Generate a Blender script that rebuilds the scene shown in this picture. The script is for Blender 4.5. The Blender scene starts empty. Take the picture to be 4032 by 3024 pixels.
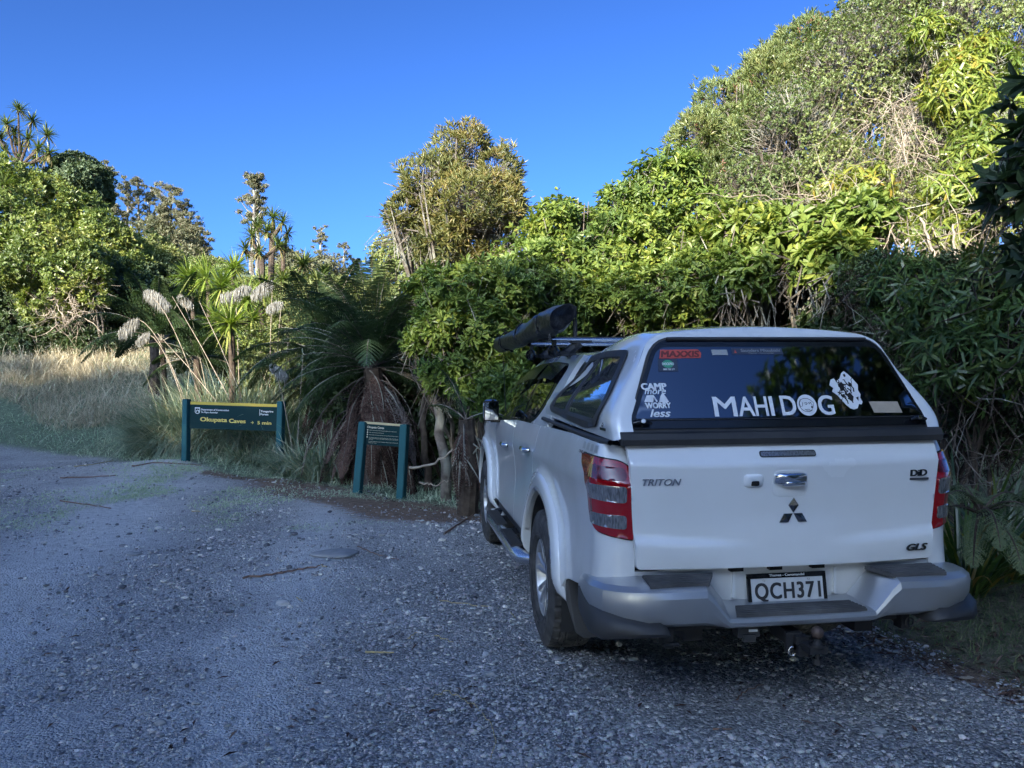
import bpy, bmesh, math, random
import numpy as np
from mathutils import Vector, Matrix
from mathutils.geometry import delaunay_2d_cdt

SC = bpy.context.scene
COL = SC.collection
rng = np.random.default_rng(7)
random.seed(7)
rad = math.radians

# ------------------------------------------------------------------ camera
CAM = Vector((-1.752, -4.693, 1.631))
YAW, PITCH, ROLL = rad(8.335), rad(-0.712), rad(-0.343)
FPX = 3120.8                                   # focal length in photo pixels (4032 wide)
fwd = Vector((math.sin(YAW)*math.cos(PITCH), math.cos(YAW)*math.cos(PITCH), math.sin(PITCH)))
r0 = fwd.cross(Vector((0, 0, 1))).normalized(); u0 = r0.cross(fwd)
RT = math.cos(ROLL)*r0 + math.sin(ROLL)*u0
UP = -math.sin(ROLL)*r0 + math.cos(ROLL)*u0
cd = bpy.data.cameras.new('camera'); cam = bpy.data.objects.new('camera', cd); COL.objects.link(cam)
cd.sensor_width = 36; cd.lens = 36*FPX/4032; cd.clip_start = 0.05; cd.clip_end = 2000
m = Matrix((RT, UP, -fwd)).transposed().to_4x4(); m.translation = CAM
cam.matrix_world = m
SC.camera = cam

# ------------------------------------------------------------------ light
SUN_EL, SUN_DIR = 21.4, (-0.55, -0.835)        # towards the sun, seen from above
w = bpy.data.worlds.new('World'); SC.world = w; w.use_nodes = True
nt = w.node_tree; bg = nt.nodes['Background']
sky = nt.nodes.new('ShaderNodeTexSky'); sky.sky_type = 'NISHITA'; sky.sun_disc = False
sky.sun_elevation = rad(SUN_EL); sky.sun_rotation = math.atan2(SUN_DIR[0], SUN_DIR[1])
sky.air_density = 0.6; sky.dust_density = 5.0; sky.ozone_density = 5.0; sky.altitude = 600
gm = nt.nodes.new('ShaderNodeGamma'); gm.inputs[1].default_value = 1.45; nt.links.new(sky.outputs[0], gm.inputs[0])
wt = nt.nodes.new('ShaderNodeMix'); wt.data_type = 'RGBA'; wt.blend_type = 'MULTIPLY'; wt.inputs[0].default_value = 1; wt.inputs[7].default_value = (.71, .865, .93, 1)
nt.links.new(gm.outputs[0], wt.inputs[6]); nt.links.new(wt.outputs[2], bg.inputs[0]); bg.inputs[1].default_value = 0.063
sl = bpy.data.lights.new('sun', 'SUN'); sl.energy = 5.0; sl.angle = rad(0.53); sl.color = (1.0, 0.89, 0.70)
so = bpy.data.objects.new('sun', sl); COL.objects.link(so)
ce = math.cos(rad(SUN_EL)); sd = Vector((SUN_DIR[0]*ce, SUN_DIR[1]*ce, math.sin(rad(SUN_EL)))).normalized()
so.rotation_euler = sd.to_track_quat('Z', 'Y').to_euler(); so.location = sd*60
SC.view_settings.view_transform = 'Standard'; SC.view_settings.look = 'None'
SC.view_settings.exposure = 1.9; SC.view_settings.gamma = 1.0
SC.render.engine = 'CYCLES'
SC.cycles.max_bounces = 6; SC.cycles.diffuse_bounces = 3; SC.cycles.glossy_bounces = 3
SC.cycles.transmission_bounces = 3; SC.cycles.transparent_max_bounces = 6
SC.cycles.caustics_reflective = False; SC.cycles.caustics_refractive = False

# ------------------------------------------------------------------ helpers
H0 = Vector((math.sin(YAW), math.cos(YAW), 0)); R0 = Vector((math.cos(YAW), -math.sin(YAW), 0))
def at(px, py, D):                             # point at depth D, from a position in the 2212 px wide photo
    u = px*4032/2212; v = py*4032/2212
    return CAM + D*(fwd + RT*((u-2016)/FPX) - UP*((v-1512)/FPX))
def rd(x, y):
    dx, dy = x-CAM.x, y-CAM.y
    return dx*R0.x + dy*R0.y, dx*H0.x + dy*H0.y
def xy(r, d):
    return CAM.x + r*R0.x + d*H0.x, CAM.y + r*R0.y + d*H0.y
def S(t):
    t = np.clip(t, 0, 1); return t*t*(3-2*t)
BUMPS = [(-5.7, 13.6, .16, .9), (-4.0, 13.6, -.12, .7), (-2.05, 10.8, .06, .6), (-1.45, 10.8, -.10, .5),
         (-4.5, 11.2, .06, 1.1), (-7.5, 12.5, .08, 1.5)]
def Hrd(r, d):
    r = np.asarray(r, float); d = np.asarray(d, float)
    z = np.zeros(np.broadcast(r, d).shape)
    for br, bd, a, s in BUMPS: z = z + a*np.exp(-((r-br)**2+(d-bd)**2)/(2*s*s))
    z = z + .9*S((d-17)/16)*S((6-r)/12) + 1.9*S((d-15.5)/11)*S((-r-2.5)/5) + 5.0*S((-r-12.0)/7)*S((d-25)/8)
    z = z + 1.6*S((d-13.0)/5)*S((r+2)/3) + 1.5*S((r-5.0)/3.5)*S((d-4)/5)
    z = z + 6*S((d-40)/60)*S((r+60)/50) + 3.0*S((-r-7.5-np.maximum(0,d)*.60)/6)*S((d-1)/6)
    z = z + .012*np.sin(1.7*r+.6*d)+.010*np.sin(2.3*d-1.1*r+1)+.006*np.sin(5.1*r+1)*np.sin(4.3*d)
    return z
def Hw(x, y):
    r, d = rd(x, y); return Hrd(r, d)
def gpx(px, py):                               # a point on the ground seen at this place
    D = 3.0
    for i in range(400):
        p = at(px, py, D)
        if p.z <= float(Hw(p.x, p.y)): break
        D += .05
    p.z = float(Hw(p.x, p.y)); return p

def link(o, parent=None):
    COL.objects.link(o)
    if parent is not None: o.parent = parent
    return o
def tag(o, label=None, cat=None, group=None, kind=None):
    if label: o['label'] = label
    if cat: o['category'] = cat
    if group: o['group'] = group
    if kind: o['kind'] = kind
    return o
def empty(name, loc, label, cat, group=None):
    o = bpy.data.objects.new(name, None); o.location = loc; o.empty_display_size = .2
    COL.objects.link(o); return tag(o, label, cat, group)
def mesh_np(name, V, F, mat, parent=None, var=None, smooth=False, origin=None):
    """V (n,3); F list of arrays (m,k) ; var per vertex float"""
    V = np.asarray(V, np.float32)
    if origin is not None: V = V-np.array(origin, np.float32)
    if not isinstance(F, (list, tuple)): F = [F]
    me = bpy.data.meshes.new(name)
    me.vertices.add(len(V)); me.vertices.foreach_set('co', V.ravel())
    loops = np.concatenate([f.ravel() for f in F]).astype(np.int32)
    tot = np.concatenate([np.full(len(f), f.shape[1], np.int32) for f in F])
    start = np.concatenate([[0], np.cumsum(tot)[:-1]]).astype(np.int32)
    me.loops.add(len(loops)); me.loops.foreach_set('vertex_index', loops)
    me.polygons.add(len(tot)); me.polygons.foreach_set('loop_start', start)
    try: me.polygons.foreach_set('loop_total', tot)
    except Exception: pass
    me.update(calc_edges=True)
    if var is not None:
        a = me.attributes.new('v', 'FLOAT', 'POINT'); a.data.foreach_set('value', np.asarray(var, np.float32))
    me.polygons.foreach_set('use_smooth', np.full(len(tot), smooth))
    me.materials.append(mat)
    o = bpy.data.objects.new(name, me)
    return link(o, parent)
def mesh_bm(name, bm, mat, parent=None, smooth=False, origin=None, angle=None):
    if origin is not None: bmesh.ops.translate(bm, vec=-Vector(origin), verts=bm.verts)
    bmesh.ops.recalc_face_normals(bm, faces=bm.faces)
    me = bpy.data.meshes.new(name)
    for f in bm.faces: f.smooth = smooth
    if smooth and angle:
        for e in bm.edges:
            if len(e.link_faces) == 2 and e.calc_face_angle(0) > rad(angle): e.smooth = False
    bm.to_mesh(me); bm.free()
    if mat: me.materials.append(mat)
    return link(bpy.data.objects.new(name, me), parent)

class Geo:                                      # collects numpy geometry
    def __init__(s): s.V = []; s.F = {}; s.A = []; s.n = 0
    def add(s, V, F, var=0.5):
        V = np.asarray(V, float); s.V.append(V)
        for f in (F if isinstance(F, (list, tuple)) else [F]):
            f = np.asarray(f); s.F.setdefault(f.shape[1], []).append(f+s.n)
        s.A.append(np.full(len(V), var) if np.isscalar(var) else np.asarray(var)); s.n += len(V)
    def build(s, name, mat, parent=None, smooth=False, origin=None):
        return mesh_np(name, np.concatenate(s.V), [np.concatenate(f) for f in s.F.values()], mat, parent, np.concatenate(s.A), smooth, origin)
    def tube(s, pts, rr, n=6, var=.5):
        pts = np.asarray(pts, float); k = len(pts); rr = np.broadcast_to(rr, (k,))
        T = np.gradient(pts, axis=0); T /= np.linalg.norm(T, axis=1, keepdims=True)+1e-9
        ref = np.array([0, 0, 1.]) if abs(T[0, 2]) < .9 else np.array([1., 0, 0])
        U = np.cross(T, ref); U /= np.linalg.norm(U, axis=1, keepdims=True)+1e-9; W = np.cross(T, U)
        a = np.arange(n)*2*np.pi/n
        V = pts[:, None]+rr[:, None, None]*(np.cos(a)[None, :, None]*U[:, None]+np.sin(a)[None, :, None]*W[:, None])
        i = np.arange(k-1)[:, None]*n; j = np.arange(n)[None]; j2 = (j+1) % n
        F = np.stack([i+j, i+j2, i+n+j2, i+n+j], -1).reshape(-1, 4)
        s.add(V.reshape(-1, 3), F, var)
    def sticks(s, P, Q, r, var=.5, r1=None):     # many thin 3-sided sticks at once
        P = np.asarray(P, float); Q = np.asarray(Q, float); N = len(P)
        r = np.broadcast_to(r, (N,)); r1 = r*.5 if r1 is None else np.broadcast_to(r1, (N,))
        T = Q-P; T /= np.linalg.norm(T, axis=1, keepdims=True)+1e-9
        U = np.cross(T, np.array([.31, .27, .91])); U /= np.linalg.norm(U, axis=1, keepdims=True)+1e-9; W = np.cross(T, U)
        a = np.arange(3)*2*np.pi/3
        c = np.cos(a)[None, :, None]*U[:, None]+np.sin(a)[None, :, None]*W[:, None]
        V = np.concatenate([P[:, None]+c*r[:, None, None], Q[:, None]+c*r1[:, None, None]], 1)
        f = np.array([[0, 1, 4, 3], [1, 2, 5, 4], [2, 0, 3, 5]])
        F = (np.arange(N)[:, None, None]*6+f[None]).reshape(-1, 4)
        s.add(V.reshape(-1, 3), F, var if np.isscalar(var) else np.repeat(var, 6))
    def leaves(s, P, A, Nn, L, W, kind='oval', var=None):
        """P base, A axis, Nn normal, L length, W width : arrays"""
        N = len(P)
        if N == 0: return
        A = A/(np.linalg.norm(A, axis=1, keepdims=True)+1e-9)
        B = np.cross(Nn, A); B /= np.linalg.norm(B, axis=1, keepdims=True)+1e-9
        Nn = np.cross(A, B)
        L = np.broadcast_to(L, (N,)); W = np.broadcast_to(W, (N,))
        if kind == 'oval':
            T = np.array([[0, 0, 0], [.28, .42, .05], [.28, -.42, .05], [.68, .46, .03], [.68, -.46, .03], [1, 0, -.12]])
            f = [np.array([[0, 2, 4, 5], [0, 5, 3, 1]])]
        elif kind == 'dia':
            T = np.array([[0, 0, 0], [.5, .5, .07], [.5, -.5, .07], [1, 0, -.05]]); f = [np.array([[0, 2, 3], [0, 3, 1]])]
        else:                                   # 'arch' long drooping leaf
            T = np.array([[0, .1, 0], [0, -.1, 0], [.33, .5, .05], [.33, -.5, .05], [.7, .42, -.12], [.7, -.42, -.12], [1, 0, -.36]])
            f = [np.array([[0, 1, 3, 2], [2, 3, 5, 4]]), np.array([[4, 5, 6]])]
        V = P[:, None]+T[None, :, 0:1]*L[:, None, None]*A[:, None]+T[None, :, 1:2]*W[:, None, None]*B[:, None]+T[None, :, 2:3]*L[:, None, None]*Nn[:, None]
        k = len(T)
        F = [(np.arange(N)[:, None, None]*k+ff[None]).reshape(-1, ff.shape[1]) for ff in f]
        if var is None: var = rng.random(N)
        s.add(V.reshape(-1, 3), F, np.repeat(var, k))
    def blades(s, P, A, L, W, droop, nseg=4, var=None, taper=1.0):
        """strap leaves bending under their weight"""
        N = len(P)
        A = A/(np.linalg.norm(A, axis=1, keepdims=True)+1e-9)
        L = np.broadcast_to(L, (N,)); W = np.broadcast_to(W, (N,)); droop = np.broadcast_to(droop, (N,))
        B = np.cross(A, np.array([0, 0, 1.])+rng.normal(0, .15, (N, 3))); B /= np.linalg.norm(B, axis=1, keepdims=True)+1e-9
        t = np.linspace(0, 1, nseg+1)
        pts = np.zeros((N, nseg+1, 3)); pts[:, 0] = P; D = A.copy()
        for i in range(nseg):
            D = D+np.array([0, 0, -1.])*(droop/nseg*(.5+1.2*t[i+1]))[:, None]; D /= np.linalg.norm(D, axis=1, keepdims=True)+1e-9
            pts[:, i+1] = pts[:, i]+D*(L/nseg)[:, None]
        wv = np.minimum(1, .55+1.6*t)*(1-np.clip((t-.45)/.55, 0, 1)**1.5*taper)
        Lf = pts+B[:, None]*(W[:, None]*.5*wv)[:, :, None]; Rg = pts-B[:, None]*(W[:, None]*.5*wv)[:, :, None]
        V = np.stack([Lf, Rg], 2).reshape(N, -1, 3); k = 2*(nseg+1)
        i = np.arange(nseg)*2; f = np.stack([i, i+1, i+3, i+2], -1)
        F = (np.arange(N)[:, None, None]*k+f[None]).reshape(-1, 4)
        if var is None: var = rng.random(N)
        s.add(V.reshape(-1, 3), F, np.repeat(var, k))
    def box(s, c, h, R=None, var=.5):
        V = np.array([[x, y, z] for x in (-1, 1) for y in (-1, 1) for z in (-1, 1)], float)*np.array(h)
        if R is not None: V = V@np.array(R).T
        s.add(V+np.array(c), np.array([[0, 1, 3, 2], [4, 6, 7, 5], [0, 4, 5, 1], [2, 3, 7, 6], [0, 2, 6, 4], [1, 5, 7, 3]]), var)

# ------------------------------------------------------------------ materials
def newmat(name):
    mt = bpy.data.materials.new(name); mt.use_nodes = True
    return mt, mt.node_tree, mt.node_tree.nodes['Principled BSDF']
def N(nt, t, **k):
    n = nt.nodes.new(t)
    for a, b in k.items(): setattr(n, a, b)
    return n
def ramp(nt, fac, stops, interp='LINEAR'):
    n = nt.nodes.new('ShaderNodeValToRGB'); e = n.color_ramp.elements; n.color_ramp.interpolation = interp
    while len(e) < len(stops): e.new(.5)
    for x, (p, c) in zip(e, stops):
        x.position = p; x.color = (*c, 1) if len(c) == 3 else c
    if fac is not None: nt.links.new(fac, n.inputs[0])
    return n
def noise(nt, scale, detail=4, vec=None, rough=.55):
    n = nt.nodes.new('ShaderNodeTexNoise'); n.inputs['Scale'].default_value = scale; n.inputs['Detail'].default_value = detail
    n.inputs['Roughness'].default_value = rough
    if vec is None:
        g = nt.nodes.new('ShaderNodeNewGeometry'); vec = g.outputs['Position']
    nt.links.new(vec, n.inputs['Vector']); return n
def mix(nt, fac, a, b, mode='MIX'):
    n = nt.nodes.new('ShaderNodeMix'); n.data_type = 'RGBA'; n.blend_type = mode
    for s_, v_ in ((n.inputs[0], fac), (n.inputs[6], a), (n.inputs[7], b)):
        if isinstance(v_, (int, float)): s_.default_value = v_
        elif isinstance(v_, tuple): s_.default_value = (*v_, 1)
        else: nt.links.new(v_, s_)
    return n.outputs[2]
def bump(nt, bs, h, strength=.3, dist=.01):
    b = nt.nodes.new('ShaderNodeBump'); b.inputs['Strength'].default_value = strength; b.inputs['Distance'].default_value = dist
    nt.links.new(h, b.inputs['Height']); nt.links.new(b.outputs[0], bs.inputs['Normal']); return b
def leafmat(name, cols, transl=.35, rough=.42, spec=.5, tint=(1.0, 1.15, .45)):
    """cols: list of base colours across the per-leaf variation value"""
    mt, nt, bs = newmat(name)
    a = N(nt, 'ShaderNodeAttribute', attribute_name='v')
    st = [(i/(len(cols)-1), c) for i, c in enumerate(cols)]
    rp = ramp(nt, a.outputs['Fac'], st)
    nz = noise(nt, .9, 3)
    c = mix(nt, .35, rp.outputs[0], nz.outputs['Fac'], 'OVERLAY')
    hs = N(nt, 'ShaderNodeHueSaturation'); hs.inputs['Saturation'].default_value = .94; nt.links.new(c, hs.inputs['Color'])
    nt.links.new(hs.outputs[0], bs.inputs['Base Color'])
    bs.inputs['Roughness'].default_value = rough; bs.inputs['Specular IOR Level'].default_value = spec
    tr = N(nt, 'ShaderNodeBsdfTranslucent')
    tc = mix(nt, 1.0, hs.outputs[0], (*tint,), 'MULTIPLY'); nt.links.new(tc, tr.inputs[0])
    ms = N(nt, 'ShaderNodeMixShader'); ms.inputs[0].default_value = transl
    nt.links.new(bs.outputs[0], ms.inputs[1]); nt.links.new(tr.outputs[0], ms.inputs[2])
    nt.links.new(ms.outputs[0], nt.nodes['Material Output'].inputs[0])
    return mt
def plain(name, col, rough=.5, metal=0, coat=0, spec=.5, nz=None):
    mt, nt, bs = newmat(name)
    bs.inputs['Base Color'].default_value = (*col, 1); bs.inputs['Roughness'].default_value = rough
    bs.inputs['Metallic'].default_value = metal; bs.inputs['Coat Weight'].default_value = coat
    bs.inputs['Coat Roughness'].default_value = .04; bs.inputs['Specular IOR Level'].default_value = spec
    if nz:                                       # (scale, amount, dirt colour)
        n = noise(nt, nz[0], 5); r_ = ramp(nt, n.outputs['Fac'], [(.35, (0, 0, 0)), (.75, (1, 1, 1))])
        mu = N(nt, 'ShaderNodeMath', operation='MULTIPLY'); mu.inputs[1].default_value = nz[1]; nt.links.new(r_.outputs[0], mu.inputs[0])
        nt.links.new(mix(nt, mu.outputs[0], col, nz[2]), bs.inputs['Base Color'])
        ra = N(nt, 'ShaderNodeMapRange'); ra.inputs['To Min'].default_value = rough; ra.inputs['To Max'].default_value = min(1, rough+.3*nz[1]*2)
        nt.links.new(n.outputs['Fac'], ra.inputs['Value']); nt.links.new(ra.outputs[0], bs.inputs['Roughness'])
    return mt
M = {}
M['bark'] = None
def barkmat(name, c1, c2, c3=None):
    mt, nt, bs = newmat(name)
    n = noise(nt, 9, 6); n2 = noise(nt, 1.8, 3)
    r1 = ramp(nt, n.outputs['Fac'], [(.3, c1), (.7, c2)])
    c = r1.outputs[0]
    if c3:
        r2 = ramp(nt, n2.outputs['Fac'], [(.5, (0, 0, 0)), (.62, (1, 1, 1))]); c = mix(nt, r2.outputs[0], c, c3)
    nt.links.new(c, bs.inputs['Base Color']); bs.inputs['Roughness'].default_value = .9; bs.inputs['Specular IOR Level'].default_value = .2
    bump(nt, bs, n.outputs['Fac'], .7, .02); return mt
M['bark'] = barkmat('bark', (.055, .045, .038), (.19, .165, .14), (.24, .24, .20))
M['bark_pale'] = barkmat('bark_pale', (.17, .145, .12), (.34, .30, .25))
M['bark_dark'] = barkmat('bark_dark', (.03, .022, .017), (.09, .07, .055))
M['twig_pale'] = barkmat('twig_pale', (.20, .165, .13), (.38, .33, .27))

# ------------------------------------------------------------------ ground
def axis_vals(lo, a, b, hi, st):
    v = list(np.arange(a, b+1e-6, st)); x, s_ = a, st
    L_ = []
    while x > lo: s_ *= 1.25; x -= s_; L_.append(x)
    x, s_ = b, st; Rr = []
    while x < hi: s_ *= 1.25; x += s_; Rr.append(x)
    return np.array(L_[::-1]+v+Rr)
rs = axis_vals(-600, -16, 9, 600, .16); ds = axis_vals(-500, 0, 26, 900, .16)
RR, DD = np.meshgrid(rs, ds); ZZ = Hrd(RR, DD)
# a little roughness, only where the camera stands close
ZZ = ZZ+(.010*np.sin(3.1*RR+np.sin(2.2*DD)*2)*np.sin(2.7*DD+RR))
XX, YY = xy(RR, DD)
nr, nd = len(rs), len(ds)
idx = np.arange(nr*nd).reshape(nd, nr)
F = np.stack([idx[:-1, :-1], idx[:-1, 1:], idx[1:, 1:], idx[1:, :-1]], -1).reshape(-1, 4)
# masks for materials: grass, dirt, track
def poly_dist(r, d, pts):                       # signed: + beyond the polyline (greater d)
    pr = np.array([p[0] for p in pts]); pd = np.array([p[1] for p in pts])
    return d-np.interp(r, pr, pd)
def g2(px, py):
    p = gpx(px, py); return rd(p.x, p.y)
EDGE = [g2(*q) for q in [(-300, 945), (0, 965), (200, 988), (400, 1000), (600, 1035), (800, 1066), (1000, 1100)]]
EDGE = sorted(EDGE)
EDGE += [(EDGE[-1][0]+1.2, EDGE[-1][1]-.1), (EDGE[-1][0]+2.5, EDGE[-1][1]+.4), (3.6, 9.0), (3.75, 8), (30, 8)]
EDGE = sorted(EDGE)
def edge_r(d):                                  # verge on the right of the truck
    return np.interp(d, [0, 3.6, 4.3, 5.2, 6.0, 9], [3.3, 2.75, 2.45, 2.15, 2.3, 3.2])
gr1 = poly_dist(RR, DD, EDGE); gr2 = RR-edge_r(DD)
grass = np.maximum(S(gr1/.5+.3), .40*S(gr2/.35+.3)*(DD > 1.0)*(DD < 8.5))
dirt = np.exp(-(((RR+2.0)/1.5)**2+((DD-(10.35-.55*(RR+2.0)))/.62)**2)) + .8*np.exp(-(((RR+.5)/1.1)**2+((DD-9.3)/.5)**2)) + .6*np.exp(-((gr1+.1)/.35)**2)*(RR > -5) + S((gr2+.35)/.5)*(DD > 1)*(DD < 8.5)
dirt = np.clip(dirt*1.5, 0, 1)
track = np.exp(-((RR+1.45+.16*(DD-4.5))/.38)**2)*.85+np.exp(-((RR+3.3+.30*(DD-4.5))/.9)**2)*.9
track = np.clip(track, 0, 1)*(DD < 14)
weedz = np.exp(-(((RR+4.6)/2.3)**2+((DD-10.6)/1.6)**2))
mt, nt, bs = newmat('ground_gravel')
def attr(n_): return N(nt, 'ShaderNodeAttribute', attribute_name=n_).outputs['Fac']
geo = N(nt, 'ShaderNodeNewGeometry').outputs['Position']
vor = N(nt, 'ShaderNodeTexVoronoi'); vor.inputs['Scale'].default_value = 62; nt.links.new(geo, vor.inputs['Vector'])
vor2 = N(nt, 'ShaderNodeTexVoronoi'); vor2.inputs['Scale'].default_value = 150; nt.links.new(geo, vor2.inputs['Vector'])
stc = ramp(nt, vor.outputs['Color'], [(0, (.22, .22, .225)), (.55, (.42, .42, .418)), (.85, (.56, .555, .54)), (1, (.74, .73, .70))])
n1 = noise(nt, .9, 5); n3 = noise(nt, 14, 5)
n5 = noise(nt, 130, 2); n3b = N(nt, 'ShaderNodeMath', operation='MULTIPLY_ADD'); nt.links.new(n5.outputs['Fac'], n3b.inputs[0]); n3b.inputs[1].default_value = .9; n3c = N(nt, 'ShaderNodeMath', operation='SUBTRACT'); nt.links.new(n3.outputs['Fac'], n3c.inputs[0]); n3c.inputs[1].default_value = .45; nt.links.new(n3c.outputs[0], n3b.inputs[2])
fine = ramp(nt, n3b.outputs[0], [(.25, (.34, .34, .345)), (.5, (.58, .58, .575)), (.8, (.70, .695, .68))])
gap = ramp(nt, vor.outputs['Distance'], [(0.0, (1, 1, 1)), (.55, (.8, .8, .8)), (.95, (.30, .30, .30))])  # crevice shade between the stones, put into their colour
stc2 = mix(nt, 1.0, stc.outputs[0], gap.outputs[0], 'MULTIPLY')
f1 = ramp(nt, n1.outputs['Fac'], [(.42, (0, 0, 0)), (.62, (1, 1, 1))])
ad = N(nt, 'ShaderNodeMath', operation='ADD'); ad.use_clamp = True
mu = N(nt, 'ShaderNodeMath', operation='MULTIPLY'); mu.inputs[1].default_value = .40
nt.links.new(f1.outputs[0], mu.inputs[0]); nt.links.new(mu.outputs[0], ad.inputs[0]); nt.links.new(attr('track'), ad.inputs[1])
grav = mix(nt, ad.outputs[0], stc2, fine.outputs[0])
dc = ramp(nt, n3.outputs['Fac'], [(.3, (.11, .070, .045)), (.7, (.27, .175, .115))])
dmix = N(nt, 'ShaderNodeMath', operation='MULTIPLY_ADD'); dmix.use_clamp = True
dmix.use_clamp = False; nt.links.new(n3.outputs['Fac'], dmix.inputs[0]); dmix.inputs[1].default_value = 1.0; nt.links.new(attr('dirt'), dmix.inputs[2])
dm2 = N(nt, 'ShaderNodeMapRange'); dm2.inputs['From Min'].default_value = .72; dm2.inputs['From Max'].default_value = 1.05
nt.links.new(dmix.outputs[0], dm2.inputs['Value'])
dd_ = N(nt, 'ShaderNodeMath', operation='MULTIPLY'); nt.links.new(dm2.outputs[0], dd_.inputs[0]); dd_.inputs[1].default_value = .92
c1 = mix(nt, dd_.outputs[0], grav, dc.outputs[0])
gc = ramp(nt, n3.outputs['Fac'], [(.3, (.09, .125, .075)), (.7, (.21, .26, .16))])
c2 = mix(nt, attr('grass'), c1, gc.outputs[0])
nt.links.new(c2, bs.inputs['Base Color']); bs.inputs['Roughness'].default_value = .85; bs.inputs['Specular IOR Level'].default_value = .25
sm = N(nt, 'ShaderNodeMath', operation='SUBTRACT'); sm.inputs[0].default_value = 1; nt.links.new(vor.outputs['Distance'], sm.inputs[1])
sm2 = N(nt, 'ShaderNodeMath', operation='MULTIPLY_ADD'); nt.links.new(vor2.outputs['Distance'], sm2.inputs[0]); sm2.inputs[1].default_value = -.35; nt.links.new(sm.outputs[0], sm2.inputs[2])
bump(nt, bs, sm2.outputs[0], 1.0, .02)
M['ground'] = mt
g = mesh_np('ground', np.stack([XX.ravel(), YY.ravel(), ZZ.ravel()], 1), F, mt, smooth=True)
for nm, arr in (('grass', grass), ('dirt', dirt), ('track', track)):
    a = g.data.attributes.new(nm, 'FLOAT', 'POINT'); a.data.foreach_set('value', arr.ravel().astype(np.float32))
g['kind'] = 'structure'

# loose gravel: many deformed pebbles, uncountable, one object
def ico(sub):
    bm = bmesh.new(); bmesh.ops.create_icosphere(bm, subdivisions=sub, radius=1)
    V = np.array([v.co[:] for v in bm.verts]); F_ = np.array([[v.index for v in f.verts] for f in bm.faces]); bm.free(); return V, F_
IV, IF = ico(1)
def stones(G, P, size, seedvar=None):
    n = len(P)
    if n == 0: return
    sc = size[:, None]*np.stack([rng.uniform(.8, 1.35, n), rng.uniform(.6, 1.0, n), rng.uniform(.35, .65, n)], 1)
    th = rng.uniform(0, 6.28, n); c, s_ = np.cos(th), np.sin(th)
    V = IV[None]*(1+rng.uniform(-.16, .16, (n, len(IV), 1)))*sc[:, None]
    x = V[..., 0]*c[:, None]-V[..., 1]*s_[:, None]; y = V[..., 0]*s_[:, None]+V[..., 1]*c[:, None]
    V = np.stack([x+P[:, 0:1], y+P[:, 1:2], V[..., 2]+P[:, 2:3]+sc[:, 2:3]*.45], -1)
    G.add(V.reshape(-1, 3), (np.arange(n)[:, None, None]*len(IV)+IF[None]).reshape(-1, 3), np.repeat(rng.random(n) if seedvar is None else seedvar, len(IV)))
mt, nt, bs = newmat('pebbles')
a = N(nt, 'ShaderNodeAttribute', attribute_name='v')
rp = ramp(nt, a.outputs['Fac'], [(0, (.07, .073, .083)), (.35, (.26, .26, .27)), (.8, (.47, .465, .45)), (.96, (.54, .52, .48)), (1, (.75, .73, .69))])
n3 = noise(nt, 60, 3); nt.links.new(mix(nt, .3, rp.outputs[0], n3.outputs['Color'], 'OVERLAY'), bs.inputs['Base Color'])
bs.inputs['Roughness'].default_value = .75; M['pebble'] = mt
G = Geo()
n = 210000
d = 1/rng.uniform(1/15.0, 1/2.2, n); r = d*rng.uniform(-.80, .72, n)
clump = .5+.5*np.sin(2.3*r+1.3*np.sin(1.9*d))*np.sin(2.1*d+.7*r)
trk = np.clip(np.exp(-((r+1.45+.16*(d-4.5))/.38)**2)*.8+np.exp(-((r+3.3+.30*(d-4.5))/.95)**2)*.93, 0, 1)
keep = (rng.random(n) < (.28+.72*clump)*(1-trk*.93)) & (poly_dist(r, d, EDGE) < .15) & (r < edge_r(d)+.1)
keep &= rng.random(n) > np.clip(np.exp(-(((r+2.0)/1.5)**2+((d-(10.35-.55*(r+2.0)))/.62)**2))*1.2, 0, 1)
r, d = r[keep], d[keep]; x, y = xy(r, d); n = len(r)
size = np.clip(rng.lognormal(math.log(.0068), .46, n), .0032, .028)*np.clip(d/5.0, .8, 1.45)
stones(G, np.stack([x, y, Hrd(r, d)+.004], 1), size)
o = G.build('gravel_stones', M['pebble'], smooth=False); o['kind'] = 'stuff'
print('stones', n)
# ================================================================== TRUCK
M['paint'] = plain('white_paint', (.68, .70, .71), .22, coat=1.0, nz=(2.2, .14, (.40, .38, .34)))
M['paint_low'] = plain('dusty_white_paint', (.64, .66, .67), .26, coat=1.0, nz=(2.0, .38, (.34, .31, .27)))
M['black_plastic'] = plain('black_plastic', (.018, .019, .021), .45, nz=(7, .4, (.07, .065, .06)))
M['black_gloss'] = plain('black_gloss', (.008, .009, .011), .12, nz=(9, .1, (.05, .05, .05)))
M['glass_dark'] = plain('dark_tinted_glass', (.006, .008, .011), .02, spec=.9)
M['glass_rear'] = plain('rear_tinted_glass', (.14, .155, .18), .025, metal=1.0, nz=(5, .04, (.2, .2, .2)))
M['rubber'] = plain('tyre_rubber', (.022, .022, .023), .8, nz=(11, .7, (.12, .115, .11)))
M['alloy'] = plain('alloy_wheel', (.55, .56, .58), .30, metal=.85, nz=(6, .35, (.25, .22, .19)))
M['chrome'] = plain('chrome', (.82, .83, .85), .06, metal=1)
M['badge'] = plain('dark_chrome_badge', (.22, .23, .25), .18, metal=1)
M['silver'] = plain('silver_bumper_paint', (.44, .455, .475), .27, metal=.7, coat=.3, nz=(4, .28, (.30, .27, .24)))
M['step_pad'] = plain('dusty_step_pad', (.045, .045, .047), .7, nz=(8, .55, (.16, .155, .15)))
M['red_lens'] = plain('red_lamp_lens', (.26, .003, .007), .08, coat=1)
M['red_dark'] = plain('dark_red_lens', (.10, .002, .005), .08, coat=1)
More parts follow.
